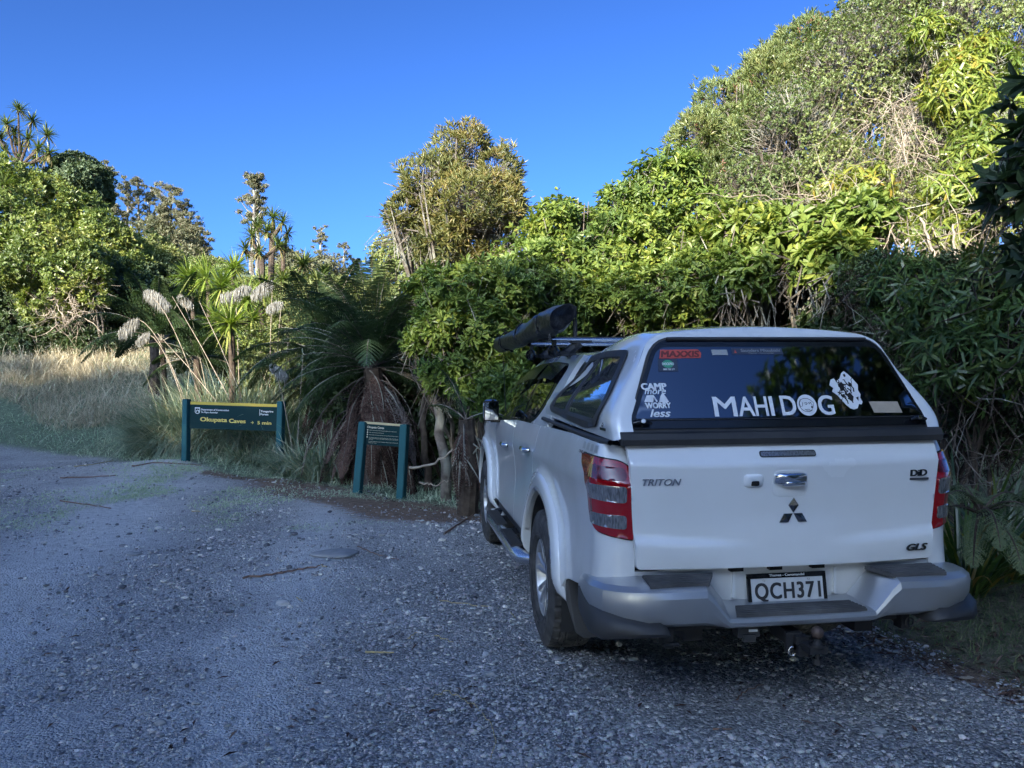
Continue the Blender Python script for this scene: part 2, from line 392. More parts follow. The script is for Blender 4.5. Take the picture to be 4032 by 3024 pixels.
M['sticker'] = plain('white_vinyl', (.72, .73, .74), .5, nz=(30, .25, (.3, .32, .3)))
M['sticker_red'] = plain('red_vinyl', (.55, .07, .05), .5)
M['sticker_green'] = plain('green_vinyl', (.04, .30, .16), .5)
M['tan_vinyl'] = plain('tan_vinyl', (.40, .33, .25), .6, nz=(20, .4, (.2, .17, .14)))
M['gap'] = plain('dark_gap', (.006, .006, .006), .9)
M['grey_line'] = plain('grey_vinyl', (.30, .31, .31), .4)
M['alu'] = plain('brushed_aluminium', (.62, .63, .65), .25, metal=.9)
M['steel_dark'] = plain('dark_steel', (.022, .023, .026), .55, metal=.4, nz=(12, .3, (.06, .05, .045)))
M['plate_white'] = plain('plate_white', (.50, .52, .54), .45, nz=(14, .25, (.4, .38, .34)))
M['letter_black'] = plain('letter_black', (.02, .02, .022), .5)
mt, nt, bs = newmat('clear_reflector')
gv = N(nt, 'ShaderNodeNewGeometry').outputs['Position']
mp = N(nt, 'ShaderNodeMapping'); mp.inputs['Scale'].default_value = (160, 160, 22); nt.links.new(gv, mp.inputs['Vector'])
nn = noise(nt, 1, 2, mp.outputs[0]); rp = ramp(nt, nn.outputs['Fac'], [(.3, (.12, .12, .13)), (.7, (.36, .36, .37))])
nt.links.new(rp.outputs[0], bs.inputs['Base Color']); bs.inputs['Metallic'].default_value = .6; bs.inputs['Roughness'].default_value = .15; bs.inputs['Coat Weight'].default_value = 1
M['reflector'] = mt

truck = empty('pickup_truck', (0, 0, 0), 'white dual-cab pickup truck with a canopy, parked on gravel with its tailgate towards us', 'pickup truck')

def dense(pts, step=.04, closed=True):
    out = []
    n = len(pts)
    for i in range(n if closed else n-1):
        a = np.array(pts[i], float); b = np.array(pts[(i+1) % n], float)
        k = max(1, int(np.ceil(np.linalg.norm(b-a)/step)))
        for j in range(k): out.append(a+(b-a)*j/k)
    return np.array(out)
def inpoly(P, poly):
    x, y = P[:, 0], P[:, 1]; px, py = poly[:, 0], poly[:, 1]; c = np.zeros(len(P), bool)
    j = len(poly)-1
    for i in range(len(poly)):
        cond = ((py[i] > y) != (py[j] > y)) & (x < (px[j]-px[i])*(y-py[i])/(py[j]-py[i]+1e-12)+px[i]); c ^= cond; j = i
    return c
def rounded(pts, r, n=5):
    """round the corners of a polygon; r scalar or list"""
    out = []; k = len(pts); rr = [r]*k if np.isscalar(r) else r
    for i in range(k):
        p = np.array(pts[i], float); a = np.array(pts[i-1], float); b = np.array(pts[(i+1) % k], float)
        if rr[i] <= 0: out.append(p); continue
        da, db = a-p, b-p; la, lb = np.linalg.norm(da), np.linalg.norm(db)
        q = min(rr[i], la*.45, lb*.45); s = p+da/la*q; e = p+db/lb*q
        for t in np.linspace(0, 1, n+1): out.append((1-t)**2*s+2*t*(1-t)*p+t*t*e)
    return out
def panel(name, outline, fn, mat, parent, holes=(), grid=.045, depth=.018, lift=0.0, step=None, flip=False):
    """outline in (u,v); fn(u,v)->(P,Nrm) arrays; thin shell with a turned-in rim"""
    step = step or grid
    o = dense(outline, step); loops = [o]+[dense(h, step) for h in holes]
    lo, hi = o.min(0), o.max(0)
    gx, gy = np.meshgrid(np.arange(lo[0]+grid*.5, hi[0], grid), np.arange(lo[1]+grid*.5, hi[1], grid))
    P = np.stack([gx.ravel(), gy.ravel()], 1)
    k = inpoly(P, o)
    for h in loops[1:]: k &= ~inpoly(P, h)
    allb = np.concatenate(loops)
    if len(P): 
        dmin = np.array([np.min(np.sum((allb-p)**2, 1)) for p in P]); k &= dmin > (grid*.4)**2
    P = P[k]
    vs = [Vector(p) for p in allb]+[Vector(p) for p in P]; es = []; off = 0
    for l in loops:
        n = len(l); es += [(off+i, off+(i+1) % n) for i in range(n)]; off += n
    V, E_, Fc, ov, oe, of = delaunay_2d_cdt(vs, es, [], 0, 1e-6)
    V = np.array([v[:] for v in V]); Fc = np.array([f for f in Fc if len(f) == 3])
    cen = V[Fc].mean(1); k = inpoly(cen, o)
    for h in loops[1:]: k &= ~inpoly(cen, h)
    Fc = Fc[k]
    Pt, Nr = fn(V[:, 0], V[:, 1]); Pt = Pt+Nr*lift
    # orient
    t = Fc[0]; nn = np.cross(Pt[Fc[:, 1]]-Pt[Fc[:, 0]], Pt[Fc[:, 2]]-Pt[Fc[:, 0]])
    s_ = np.sum(nn*Nr[Fc[:, 0]], 1) < 0; Fc[s_] = Fc[s_][:, ::-1]
    ec = {}
    for f in Fc:
        for a, b in ((f[0], f[1]), (f[1], f[2]), (f[2], f[0])):
            ec[(a, b)] = ec.get((a, b), 0)+1
    be = [(a, b) for (a, b) in ec if (b, a) not in ec]
    nV = len(Pt); bv = {v: i for i, v in enumerate(sorted({a for e in be for a in e}))}
    ids = np.array(sorted(bv)); rim = Pt[ids]-Nr[ids]*depth
    top2 = Pt[ids]                               # doubled rim top, keeps the edge crisp
    allV = np.concatenate([Pt, top2, rim]); nb = len(ids)
    Q = np.array([[nV+bv[b], nV+bv[a], nV+nb+bv[a], nV+nb+bv[b]] for a, b in be])
    ob = mesh_np(name, allV, [Fc, Q], mat, parent, smooth=True)
    return ob
def strip(G, pts, nrm, wdt, var=.5, h=.002):
    """flat ribbon lying on a surface: pts, normals"""
    pts = np.array(pts, float); nrm = np.array(nrm, float)
    T = np.gradient(pts, axis=0); T /= np.linalg.norm(T, axis=1, keepdims=True)+1e-9
    B = np.cross(nrm, T); B /= np.linalg.norm(B, axis=1, keepdims=True)+1e-9
    a = pts+B*wdt/2; b = pts-B*wdt/2; n = len(pts)
    V = np.concatenate([a+nrm*h, b+nrm*h, a-nrm*.004, b-nrm*.004]); i = np.arange(n-1)
    F_ = np.concatenate([np.stack([i, i+1, n+i+1, n+i], 1), np.stack([2*n+i, 2*n+i+1, i+1, i], 1), np.stack([n+i, n+i+1, 3*n+i+1, 3*n+i], 1)])
    G.add(V, F_, var)

RC = .15; YC = -1.168                            # rear corner radius, where it starts
def wheel_bump(u, v, y0, z0=.40):
    r = np.hypot(u-y0, v-z0); ang = v-z0
    f = S((.672-r)/.075)*S((r-.30)/.1)
    return .040*f*S((v-.42)/.08+.6)
def side(u, v, sgn=-1):
    u = np.asarray(u, float); v = np.asarray(v, float)
    zc = 1.225-.018*(u+1)                        # shoulder line
    ins = .045*np.clip((v-1.16)/.16, 0, 1.4)**1.6 + .016*np.exp(-((v-.86)/.17)**2) + .07*np.clip((.56-v)/.16, 0, 1)**2
    ins = ins-.007*np.exp(-((v-zc+.09)/.035)**2)
    ins = ins+.10*np.clip((u-3.1)/.75, 0, 1)**2
    ins = ins-wheel_bump(u, v, 0.0, .41)*S((u+1.25)/.3)-wheel_bump(u, v, 3.0, .40)
    W = .878
    th = np.clip((YC-u)/RC, 0, np.pi/2); ex = np.clip(YC-u-RC*np.pi/2, 0, None)
    Rr = RC-ins
    x = np.where(u > YC, -(W-ins), -(W-RC)-np.cos(th)*Rr)+ex
    y = np.where(u > YC, u, YC-np.sin(th)*Rr)
    y = y+.06*np.clip((v-1.12)/.2, 0, 1.5)*S((YC-u)/.2)     # rear leans forward towards the top
    y = y-.02*np.clip((.9-v)/.2, 0, 1)*S((YC-u)/.2)*0
    nx = np.where(u > YC, -1., -np.cos(th)); ny = np.where(u > YC, 0., -np.sin(th))
    P = np.stack([x*(-sgn), y, v], -1); Nn = np.stack([nx*(-sgn), ny, np.full_like(nx, .12)], -1)
    return P, Nn/np.linalg.norm(Nn, axis=1, keepdims=True)
def arc(y0, z0, R, a0, a1, n=22):
    return [(y0+R*math.cos(rad(a)), z0+R*math.sin(rad(a))) for a in np.linspace(a0, a1, n)]

RA = .515
for sg in (-1, 1):
    f = lambda u, v, sg=sg: side(u, v, sg)
    # bed side, with the rear wheel arch
    arch = arc(0, .41, RA, 22, 180-(-14), 26)    # goes front -> over -> rear
    out = [(.262, 1.305), (.262, 1.16), (.40, 1.04), (.455, .93), (.475, .80)]
    out += [(p[0], p[1]) for p in arch if p[1] < 5]
    out = out+[(-.64, .56), (-.70, .575), (-1.10, .635), (-1.30, .70), (-1.42, .725), (-1.42, 1.30), (-1.28, 1.312), (-.6, 1.318)]
    panel('bed_side', out, f, M['paint_low'], truck, grid=.026, depth=.03)
    a2 = arc(0, .41, RA, 22, -6, 6)
    rdr = [(1.228, .525), (1.228, 1.285), (.275, 1.302), (.275, 1.165), (.41, 1.045), (.468, .935), (.489, .80)]+arc(0, .41, RA+.012, 33, 13, 8)[1:]+[(.56, .53)]
    dr = panel('rear_door', rdr, f, M['paint_low'], truck, grid=.045, depth=.03)
    fd = panel('front_door', [(2.33, .535), (2.335, 1.0), (2.28, 1.225), (1.24, 1.284), (1.24, .525)], f, M['paint_low'], truck, grid=.05, depth=.03)
    out = [(2.345, .525), (2.347, 1.0), (2.30, 1.22), (2.7, 1.195), (3.3, 1.13), (3.75, 1.0), (3.82, .60), (3.60, .50)]
    out += arc(3.0, .40, RA, 8, 172, 26)+[(2.44, .47)]
    panel('front_fender', out, f, M['paint_low'], truck, grid=.05, depth=.03)
    # flare lips
    for y0, nm in ((0, 'wheel_arch_trim'), (3.0, 'wheel_arch_trim')):
        z0 = .41 if y0 == 0 else .40
        aa = np.linspace(-14 if y0 else -5, 194 if y0 == 0 else 188, 40)
        if y0 == 0: aa = np.linspace(-3, 184, 40)
        G = Geo(); P_, N_ = f(np.array([y0+(RA+.008)*math.cos(rad(a)) for a in aa]), np.array([z0+(RA+.008)*math.sin(rad(a)) for a in aa]))
        P2, N2 = f(np.array([y0+(RA+.11)*math.cos(rad(a)) for a in aa]), np.array([z0+(RA+.11)*math.sin(rad(a)) for a in aa]))
        sx = np.array([sg, 0, 0.])
        rows = [P_-sx*.07, P_+sx*.002, P_+sx*.016, P_*.72+P2*.28+sx*.020, P_*.35+P2*.65+sx*.016, P2+sx*.008, P2-sx*.012]
        V = np.concatenate(rows); n = len(aa); i = np.arange(n-1)
        F_ = np.concatenate([np.stack([k*n+i, k*n+i+1, (k+1)*n+i+1, (k+1)*n+i], 1) for k in range(len(rows)-1)])
        G.add(V, F_); G.build(nm, M['paint'], truck, smooth=True)
    # arch liners
    for y0 in (0, 3.0):
        G = Geo(); aa = np.linspace(-20, 200, 24); V = []
        for x_ in (.58, .875):
            V += [(sg*x_, y0+(RA-.005)*math.cos(rad(a)), .40+(RA-.005)*math.sin(rad(a))) for a in aa]
        n = len(aa); i = np.arange(n-1); G.add(V, np.stack([i, i+1, n+i+1, n+i], 1)); 
        G.add([(sg*.58, y0+(RA)*math.cos(rad(a)), .40+(RA)*math.sin(rad(a))) for a in aa]+[(sg*.58, y0, .35)], np.array([[k, k+1, n] for k in range(n-1)]))
        G.build('arch_liner', M['black_plastic'], truck, smooth=True)
    # mud flap
    G = Geo(); P_ = [(.0, -.58, .60), (.0, -.60, .40), (0, -.63, .285), (.27, -.65, .285), (.27, -.62, .60)]
    x0 = .61
    V = []
    for dy in (0, -.02):
        V += [(sg*(x0+.265), -.60+dy, .62), (sg*(x0+.27), -.64+dy, .45), (sg*(x0+.235), -.70+dy, .30), (sg*(x0+.20), -.715+dy, .275), (sg*(x0-.0), -.715+dy, .275), (sg*x0, -.60+dy, .62)]
    bm = bmesh.new(); vv = [bm.verts.new(v) for v in V]
    bm.faces.new(vv[:6]); bm.faces.new(vv[6:][::-1])
    for k in range(6): bm.faces.new([vv[k], vv[6+k], vv[6+(k+1) % 6], vv[(k+1) % 6]])
    mesh_bm('mud_flap', bm, M['black_plastic'], truck)
    # door handles: chrome grip over a small dished cup
    for hy, hz in ((.56, 1.128), (1.60, 1.070)):
        G = Geo(); P_, N_ = f(np.array([hy]), np.array([hz])); p = P_[0]
        for k, (dz, dx) in enumerate(((0, .030),)):
            pts = [(p[0]+sg*.004, hy+.095, hz), (p[0]+sg*.028, hy+.075, hz), (p[0]+sg*.034, hy+.03, hz), (p[0]+sg*.034, hy-.05, hz), (p[0]+sg*.026, hy-.09, hz), (p[0]+sg*.004, hy-.10, hz)]
            G.tube(pts, [.016, .018, .018, .018, .018, .014], 8)
        V = [(p[0]+sg*.003, hy+.05*math.cos(a), hz+.038*math.sin(a)) for a in np.linspace(0, 2*np.pi, 14, endpoint=False)]
        G.build('door_handle', M['chrome'], dr if hy < 1 else fd, smooth=True)
        G = Geo(); G.add(V, np.array([[0, k, k+1] for k in range(1, 13)])); G.build('handle_cup', M['grey_line'], dr if hy < 1 else fd)
    # sill strip
    G = Geo(); G.box((sg*.80, 1.45, .49), (.045, 1.0, .045)); G.build('sill', M['black_plastic'], truck)
    # side step: oval tube with rubber treads
    G = Geo(); pts = [(sg*.86, 2.20, .43), (sg*.935, 2.10, .425), (sg*.955, 1.95, .42), (sg*.955, 1.2, .42), (sg*.955, .60, .42), (sg*.93, .46, .42), (sg*.88, .40, .42)]
    G.tube(np.array(pts), [.03, .045, .048, .048, .048, .045, .032], 14)
    ss = G.build('side_step', M['alu'], truck, smooth=True)
    for ya, yb in ((1.98, 1.38), (1.18, .62)):
        G = Geo(); G.box((sg*.948, (ya+yb)/2, .468), (.042, (ya-yb)/2, .007))
        for k in range(int((ya-yb)/.035)): G.box((sg*.948, yb+.02+k*.035, .477), (.034, .007, .003))
        G.build('tread_pad', M['black_plastic'], ss)
    for yb in (.75, 1.3, 1.85):
        G = Geo(); G.box((sg*.87, yb, .43), (.09, .02, .02)); G.build('step_bracket', M['steel_dark'], ss)

# inner dark body so that no light comes through
G = Geo(); G.box((0, 1.2, .80), (.79, 2.3, .40) ); 
bodyb = Geo(); 
for (y0, y1, z0, z1, xw) in ((-1.22, -.53, .66, 1.26, .70), (-.56, .56, .60, 1.26, .565), (.56, 2.44, .46, 1.20, .80), (2.44, 3.56, .58, 1.0, .565), (3.5, 3.72, .4, .95, .70)):
    bodyb.box((0, (y0+y1)/2, (z0+z1)/2), (xw, (y1-y0)/2, (z1-z0)/2))
bodyb.build('inner_body', M['gap'], truck)
G = Geo()
for sx in (-.42, .42): G.box((sx, 1.1, .47), (.045, 2.35, .06))
G.box((0, -1.12, .50), (.62, .05, .05)); G.tube([(-.75, 0, .41), (.75, 0, .41)], .045, 10); G.tube([(-.70, 3, .40), (.70, 3, .40)], .035, 8)
pts = [(0.0+.14*math.cos(a), 0, .41+.14*math.sin(a)) for a in np.linspace(0, 6.28, 9)]
G.tube([(0, -.12, .41), (0, .12, .41)], .13, 12); G.tube([(.35, 1.2, .42), (.40, -.2, .47), (.44, -1.15, .42)], .035, 8)
for sx in (-.53, .53): G.box((sx, 0, .36), (.035, .62, .018))
G.build('chassis', M['steel_dark'], truck)

# wheels
def make_wheel(cx, cy, cz, sg):
    R, Wd = cz+.0, .265
    w_ = bpy.data.objects.new('wheel', None); w_.location = (cx, cy, cz); link(w_, truck); w_.empty_display_size = .1
    nu = 216
    prof = [(.105, .225, 0), (.122, .238, 0), (.131, .268, 0), (.1345, .31, 0), (.131, .347, 0), (.124, .366, 1), (.114, R-.010, 2), (.100, R-.003, 3), (.078, R, 4), (.066, R, 5), (.060, R, 6), (.040, R+.001, 7), (.033, R+.001, 8), (.027, R+.001, 9), (.008, R+.001, 10)]
    full = prof+[(-a, b, c) for a, b, c in prof[::-1]]
    V = []; n = len(full)
    for i in range(nu):
        a = 2*np.pi*i/nu; ph = i % 6
        for j, (px_, rr, c) in enumerate(full):
            r_ = rr
            if c in (2, 3, 4) and ph in (0, 1): r_ -= .007 if c != 2 else .005
            if c == 1 and ph in (0, 1): r_ -= .002
            if c == 6 or c == 9: r_ -= .0
            if c in (5,) : r_ -= .0
            if c in (8,): r_ -= .009
            if c == 5: r_ -= .009
            if c in (7, 10) and ph == 3+(1 if px_ > 0 else 0): r_ -= .008
            zz = (.0025 if (ph < 3) else -.0025) if c in (4, 5, 6, 7, 8, 9) else 0
            V.append((-sg*0+px_*1.0+zz, r_*math.cos(a), r_*math.sin(a)))
    idx = np.arange(nu*n).reshape(nu, n); F_ = np.stack([idx[:, :-1], idx[:, 1:], np.roll(idx, -1, 0)[:, 1:], np.roll(idx, -1, 0)[:, :-1]], -1).reshape(-1, 4)
    G = Geo(); G.add(V, F_); ty = G.build('tyre', M['rubber'], w_, smooth=False)
    # raised sidewall rings
    G = Geo()
    for rr in (.255, .335):
        G.tube([(sg*.1335, rr*math.cos(a), rr*math.sin(a)) for a in np.linspace(0, 2*np.pi, 60)], .0022, 5)
    for k in range(26):                           # moulded blocks of the sidewall lettering
        a = 2*np.pi*k/26
        if k % 13 in (5, 6, 11, 12): continue
        Rm = Matrix.Rotation(a, 3, 'X'); G.box(Rm@Vector((sg*.1335, .298, 0)), (.0025, .014, .012), Rm)
    G.build('sidewall_moulding', M['rubber'], ty)
    # rim
    G = Geo(); pr = [(.108, .232), (.112, .228), (.108, .216), (.085, .212), (.04, .200), (-.10, .205)]
    V = []; nu = 72
    for i in range(nu):
        a = 2*np.pi*i/nu; V += [(sg*x_, r_*math.cos(a), r_*math.sin(a)) for x_, r_ in pr]
    n = len(pr); idx = np.arange(nu*n).reshape(nu, n); F_ = np.stack([idx[:, :-1], idx[:, 1:], np.roll(idx, -1, 0)[:, 1:], np.roll(idx, -1, 0)[:, :-1]], -1).reshape(-1, 4)
    G.add(V, F_)
    for k in range(6):                            # six split spokes
        for s2 in (-1, 1):
            a0 = 2*np.pi*k/6+.26; a1 = a0+s2*.20
            c0 = (math.cos(a0+s2*.16), math.sin(a0+s2*.16)); c1 = (math.cos(a1), math.sin(a1))
            p0 = np.array([sg*.066, c0[0]*.045, c0[1]*.045]); p1 = np.array([sg*.098, c1[0]*.216, c1[1]*.216])
            t = np.array([0, -c1[1], c1[0]]); V = []
            for pp, wd, dp in ((p0, .016, .03), (p0*.5+p1*.5+np.array([sg*.006, 0, 0]), .012, .028), (p1, .019, .02)):
                V += [pp-t*wd, pp-t*wd*.55+[sg*.008, 0, 0], pp+t*wd*.55+[sg*.008, 0, 0], pp+t*wd, pp+t*wd*.8-[sg*dp, 0, 0], pp-t*wd*.8-[sg*dp, 0, 0]]
            F_ = np.array([[b*6+q, b*6+(q+1) % 6, (b+1)*6+(q+1) % 6, (b+1)*6+q] for b in (0, 1) for q in range(6)]); G.add(V, F_)
    nu = 24; V = [(sg*.078, 0, 0)]
    for x_, r_ in ((.078, .026), (.074, .032), (.070, .050), (.060, .066), (.02, .07)):
        V += [(sg*x_, r_*math.cos(2*np.pi*i/nu), r_*math.sin(2*np.pi*i/nu)) for i in range(nu)]
    F_ = [np.array([[0, 1+i, 1+(i+1) % nu] for i in range(nu)]), np.array([[1+k*nu+i, 1+k*nu+(i+1) % nu, 1+(k+1)*nu+(i+1) % nu, 1+(k+1)*nu+i] for k in range(4) for i in range(nu)])]
    G.add(V, F_); rim = G.build('rim', M['alloy'], w_, smooth=False)
    for k in range(6):
        G = Geo(); a = 2*np.pi*k/6; G.tube([(sg*.05, .047*math.cos(a), .047*math.sin(a)), (sg*.078, .047*math.cos(a), .047*math.sin(a))], .009, 6)
        G.build('wheel_nut', M['chrome'], rim)
    G = Geo(); G.tube([(sg*-.02, 0, 0), (sg*.02, 0, 0)], .14, 30); V = [(sg*.02, .14*math.cos(2*np.pi*i/30), .14*math.sin(2*np.pi*i/30)) for i in range(30)]
    G.add(V, np.array([[0, i, i+1] for i in range(1, 29)])); G.build('brake_disc', M['steel_dark'], w_)
for cx, cy, cz, sg in ((-.775, 0, .405, -1), (.775, 0, .405, 1), (-.775, 3.0, .40, -1), (.775, 3.0, .40, 1)): make_wheel(cx, cy, cz, sg)

# ---- rear surface (x, z) -> y
def rear(u, v):
    u = np.asarray(u, float); v = np.asarray(v, float)
    sh = .012*np.abs(u)/.7; lo_ = .040*(np.abs(u)/.65); f_ = S((np.abs(u)-.12)/.30)
    y1 = np.interp(v-lo_, [.70, .79, .832, .845, .868, 1.0], [-1.366, -1.378, -1.380, -1.378, -1.360, -1.364])
    y2 = np.interp(v, [.70, .79, 1.0], [-1.362, -1.374, -1.364]); yl = y1*f_+y2*(1-f_)
    yu = np.interp(v-sh, [.95, 1.0, 1.208, 1.220, 1.228, 1.34], [-1.363, -1.365, -1.386, -1.388, -1.380, -1.318])
    k_ = S((v-.93)/.08); y = yl*(1-k_)+yu*k_+.042*(u/.72)**2
    e = 1e-3
    P = np.stack([u, y, v], -1); Nn = np.stack([np.full_like(u, 0), np.full_like(u, -1.), np.full_like(u, 0.1)], -1)
    return P, Nn/np.linalg.norm(Nn, axis=1, keepdims=True)
tg = panel('tailgate', rounded([(-.708, .765), (.708, .765), (.727, 1.0), (.745, 1.33), (-.745, 1.33), (-.727, 1.0)], [.02]*6), rear, M['paint'], truck, grid=.014, step=.03, depth=.03)
# gutter behind tailgate gaps + white apron under it
G = Geo(); G.box((0, -1.19, 1.0), (.735, .05, .32)); G.build('tailgate_opening', M['gap'], truck)
def apron(u, v):
    P = np.stack([u, np.full_like(u, -1.305)+.10*(.75-v), v], -1); Nn = np.zeros_like(P); Nn[:, 1] = -1; return P, Nn
ap = panel('rear_apron', [(-.66, .60), (.66, .60), (.715, .752), (-.715, .752)], apron, M['paint_low'], truck, grid=.06, depth=.02)
for x0, x1 in ((-.275, -.215), (-.09, -.03), (.115, .175)):
    G = Geo(); G.box(((x0+x1)/2, -1.315, .752), ((x1-x0)/2, .02, .012)); G.build('apron_slot', M['gap'], ap)
for sx in (-.25, .24):
    G = Geo(); G.box((sx, -1.300, .675), (.006, .012, .06)); G.build('apron_rib', M['paint'], ap)

# ---- tail lights (in side-map coordinates, wrapped round the corner)
for sg in (-1, 1):
    f = lambda u, v, sg=sg: side(u, v, sg)
    e = YC-RC*np.pi/2                             # where the map reaches the rear face: u = e
    inn = e-.012
    lo = rounded([(-.975, 1.252), (-1.02, 1.205), (-1.115, 1.165), (-1.145, 1.10), (-1.15, .985), (-1.215, .925), (inn, .893), (inn-.006, 1.20), (inn+.05, 1.240), (-1.22, 1.255)], [.012, .02, .03, .03, .03, .03, .012, .04, .03, .03])
    tl = panel('tail_light', lo, f, M['red_lens'], truck, grid=.02, depth=.03, lift=.011)
    tl['label'] = 'red tail light wrapped round the body corner'
    for za, zb in ((1.055, 1.142), (.938, 1.012)):
        c1 = rounded([(-1.172, zb-.004), (inn+.034, zb-.010), (inn+.034, za+.002), (-1.172, za+.016)], .018)
        panel('clear_lens', c1, f, M['reflector'], tl, grid=.02, depth=.006, lift=.0145)
    c1 = rounded([(-1.17, 1.225), (inn+.03, 1.21), (inn+.03, 1.155), (-1.17, 1.165)], .025)
    panel('brake_reflector', c1, f, M['red_dark'], tl, grid=.02, depth=.004, lift=.0135)
    # dark seal round the lamp
    P_, N_ = f(np.array([p[0] for p in dense(lo, .02)]), np.array([p[1] for p in dense(lo, .02)]))
    G = Geo(); strip(G, np.concatenate([P_, P_[:1]]), np.concatenate([N_, N_[:1]]), .010, h=.003); G.build('lamp_seal', M['gap'], tl)

# ---- high brake lamp, camera, handle, emblem, badges
def rp_(u, v, off=0.0):
    P_, N_ = rear(np.array([u]), np.array([v])); return Vector(P_[0])+Vector(N_[0])*off
panel('high_brake_light', rounded([(-.150, 1.254), (.118, 1.254), (.118, 1.282), (-.150, 1.282)], .013), rear, M['gap'], tg, grid=.02, depth=.004, lift=.004)
hb = panel('brake_light_lens', rounded([(-.146, 1.258), (.114, 1.258), (.114, 1.278), (-.146, 1.278)], .010), rear, M['reflector'], tg, grid=.02, depth=.003, lift=.0065)
def puff(u0, u1, v0, v1, h, mat, name, parent, r=.02, base=.0, nseg=6):
    """a cushion shaped boss on the tailgate"""
    cu, cv, a, b = (u0+u1)/2, (v0+v1)/2, (u1-u0)/2, (v1-v0)/2
    G = Geo(); rings = []
    for k in range(nseg+1):
        t = k/nseg; s_ = math.cos(t*math.pi/2)**.6 if t < 1 else 0.02
        hh = h*math.sin(t*math.pi/2)**1.1
        ring = [rp_(cu+a*s_*abs(math.cos(q))**.45*np.sign(math.cos(q)), cv+b*s_*abs(math.sin(q))**.45*np.sign(math.sin(q)), base+hh) for q in np.linspace(0, 2*np.pi, 28, endpoint=False)]
        rings += [tuple(x) for x in ring]
    n = 28; F_ = np.array([[k*n+i, k*n+(i+1) % n, (k+1)*n+(i+1) % n, (k+1)*n+i] for k in range(nseg) for i in range(n)])
    G.add(rings, F_); return G.build(name, mat, parent, smooth=True)
hd = puff(-.100, .070, 1.075, 1.198, .004, M['paint'], 'handle_recess', tg)
hg = puff(-.096, .064, 1.128, 1.188, .036, M['chrome'], 'tailgate_handle', tg, base=.002)
puff(-.062, .052, 1.122, 1.150, .030, M['chrome'], 'handle_grip', hg, base=.012)
cb = puff(-.232, -.142, 1.122, 1.182, .018, M['paint'], 'camera_housing', tg)
puff(-.205, -.165, 1.128, 1.152, .012, M['gap'], 'rear_camera', cb, base=.012)
G = Geo()
def rhomb(p):
    c = np.mean(p, 0); V = [rp_(q[0], q[1], .001) for q in p]+[rp_(c[0], c[1], .013)]+[rp_(q[0]*.97+c[0]*.03, q[1]*.97+c[1]*.03, .006) for q in p]
    G.add([tuple(v) for v in V], [np.array([[0, 1, 6, 5], [1, 2, 7, 6], [2, 3, 8, 7], [3, 0, 5, 8]]), np.array([[5, 6, 4], [6, 7, 4], [7, 8, 4], [8, 5, 4]])])
ex, ez = .005, 1.003
rhomb([(ex, ez+.068), (ex+.024, ez+.034), (ex, ez), (ex-.024, ez+.034)])
rhomb([(ex-.002, ez-.003), (ex-.024, ez-.043), (ex-.066, ez-.043), (ex-.043, ez-.003)])
rhomb([(ex+.002, ez-.003), (ex+.043, ez-.003), (ex+.066, ez-.043), (ex+.024, ez-.043)])
G.build('emblem', M['badge'], tg)

def text_mesh(body, size, extrude=.002, offset=0.0, shear=0.0, align='LEFT', space=1.0, xscale=1.0, line=1.0):
    cu = bpy.data.curves.new('t', 'FONT'); cu.body = body; cu.size = size; cu.extrude = extrude; cu.offset = 0; cu.shear = shear
    cu.align_x = align; cu.align_y = 'BOTTOM_BASELINE'; cu.space_character = space; cu.space_line = line; cu.resolution_u = 4
    ob = bpy.data.objects.new('t', cu); COL.objects.link(ob)
    dg = bpy.context.evaluated_depsgraph_get(); me = bpy.data.meshes.new_from_object(ob.evaluated_get(dg))
    bpy.data.objects.remove(ob); bpy.data.curves.remove(cu)
    if offset > 0:                               # heavier strokes: the glyphs laid four times, a hair apart
        bm = bmesh.new()
        for k, (dx, dy) in enumerate(((-1, -.6), (1, .6), (-1, .6), (1, -.6))):
            m2 = me.copy(); m2.transform(Matrix.Translation((dx*offset, dy*offset, k*.0025*max(extrude, .1)))); bm.from_mesh(m2); bpy.data.meshes.remove(m2)
        bm.to_mesh(me); bm.free()
    return me
def frame(o, right, up):
    right = Vector(right).normalized(); up = Vector(up); up = (up-right*up.dot(right)).normalized(); n = right.cross(up)
    mm = Matrix((right, up, n)).transposed().to_4x4(); mm.translation = Vector(o); return mm
def fit_text(name, body, o, right, up, width, height, mat, parent, extrude=.0015, bold=0.0, shear=0, lift=.001, **k):
    """lettering scaled to a given width and height (of its bounding box), its lower left corner at o"""
    me = text_mesh(body, 1.0, 0.0, bold, shear, **k)
    co = np.array([v.co[:] for v in me.vertices]); lo, hi = co.min(0), co.max(0)
    sx, sy = width/(hi[0]-lo[0]), height/(hi[1]-lo[1])
    bpy.data.meshes.remove(me)
    me = text_mesh(body, 1.0, extrude/sx, bold, shear, **k)
    mm = frame(o, right, up)@Matrix.Translation((0, 0, lift))@Matrix.Diagonal((sx, sy, sx, 1))@Matrix.Translation((-lo[0], -lo[1], 0))
    me.transform(mm); me.materials.clear(); me.materials.append(mat); me.name = name
    if parent is not None and parent.parent is None and parent.type == 'EMPTY': me.transform(Matrix.Translation(-parent.location))
    return link(bpy.data.objects.new(name, me), parent)
def wrap_text(name, body, fn, u0, v0, wd, hg, mat, parent, off=.002, extrude=.0004, bold=0, shear=0, **k):
    ob = fit_text(name, body, (0, 0, 0), (1, 0, 0), (0, 1, 0), wd, hg, mat, parent, extrude=extrude, bold=bold, shear=shear, lift=0, **k)
    co = np.array([v.co[:] for v in ob.data.vertices]); P_, N_ = fn(u0+co[:, 0], v0+co[:, 1]); P_ = P_+N_*(off+extrude+co[:, 2:3])
    ob.data.vertices.foreach_set('co', P_.astype(np.float32).ravel()); ob.data.update(); return ob
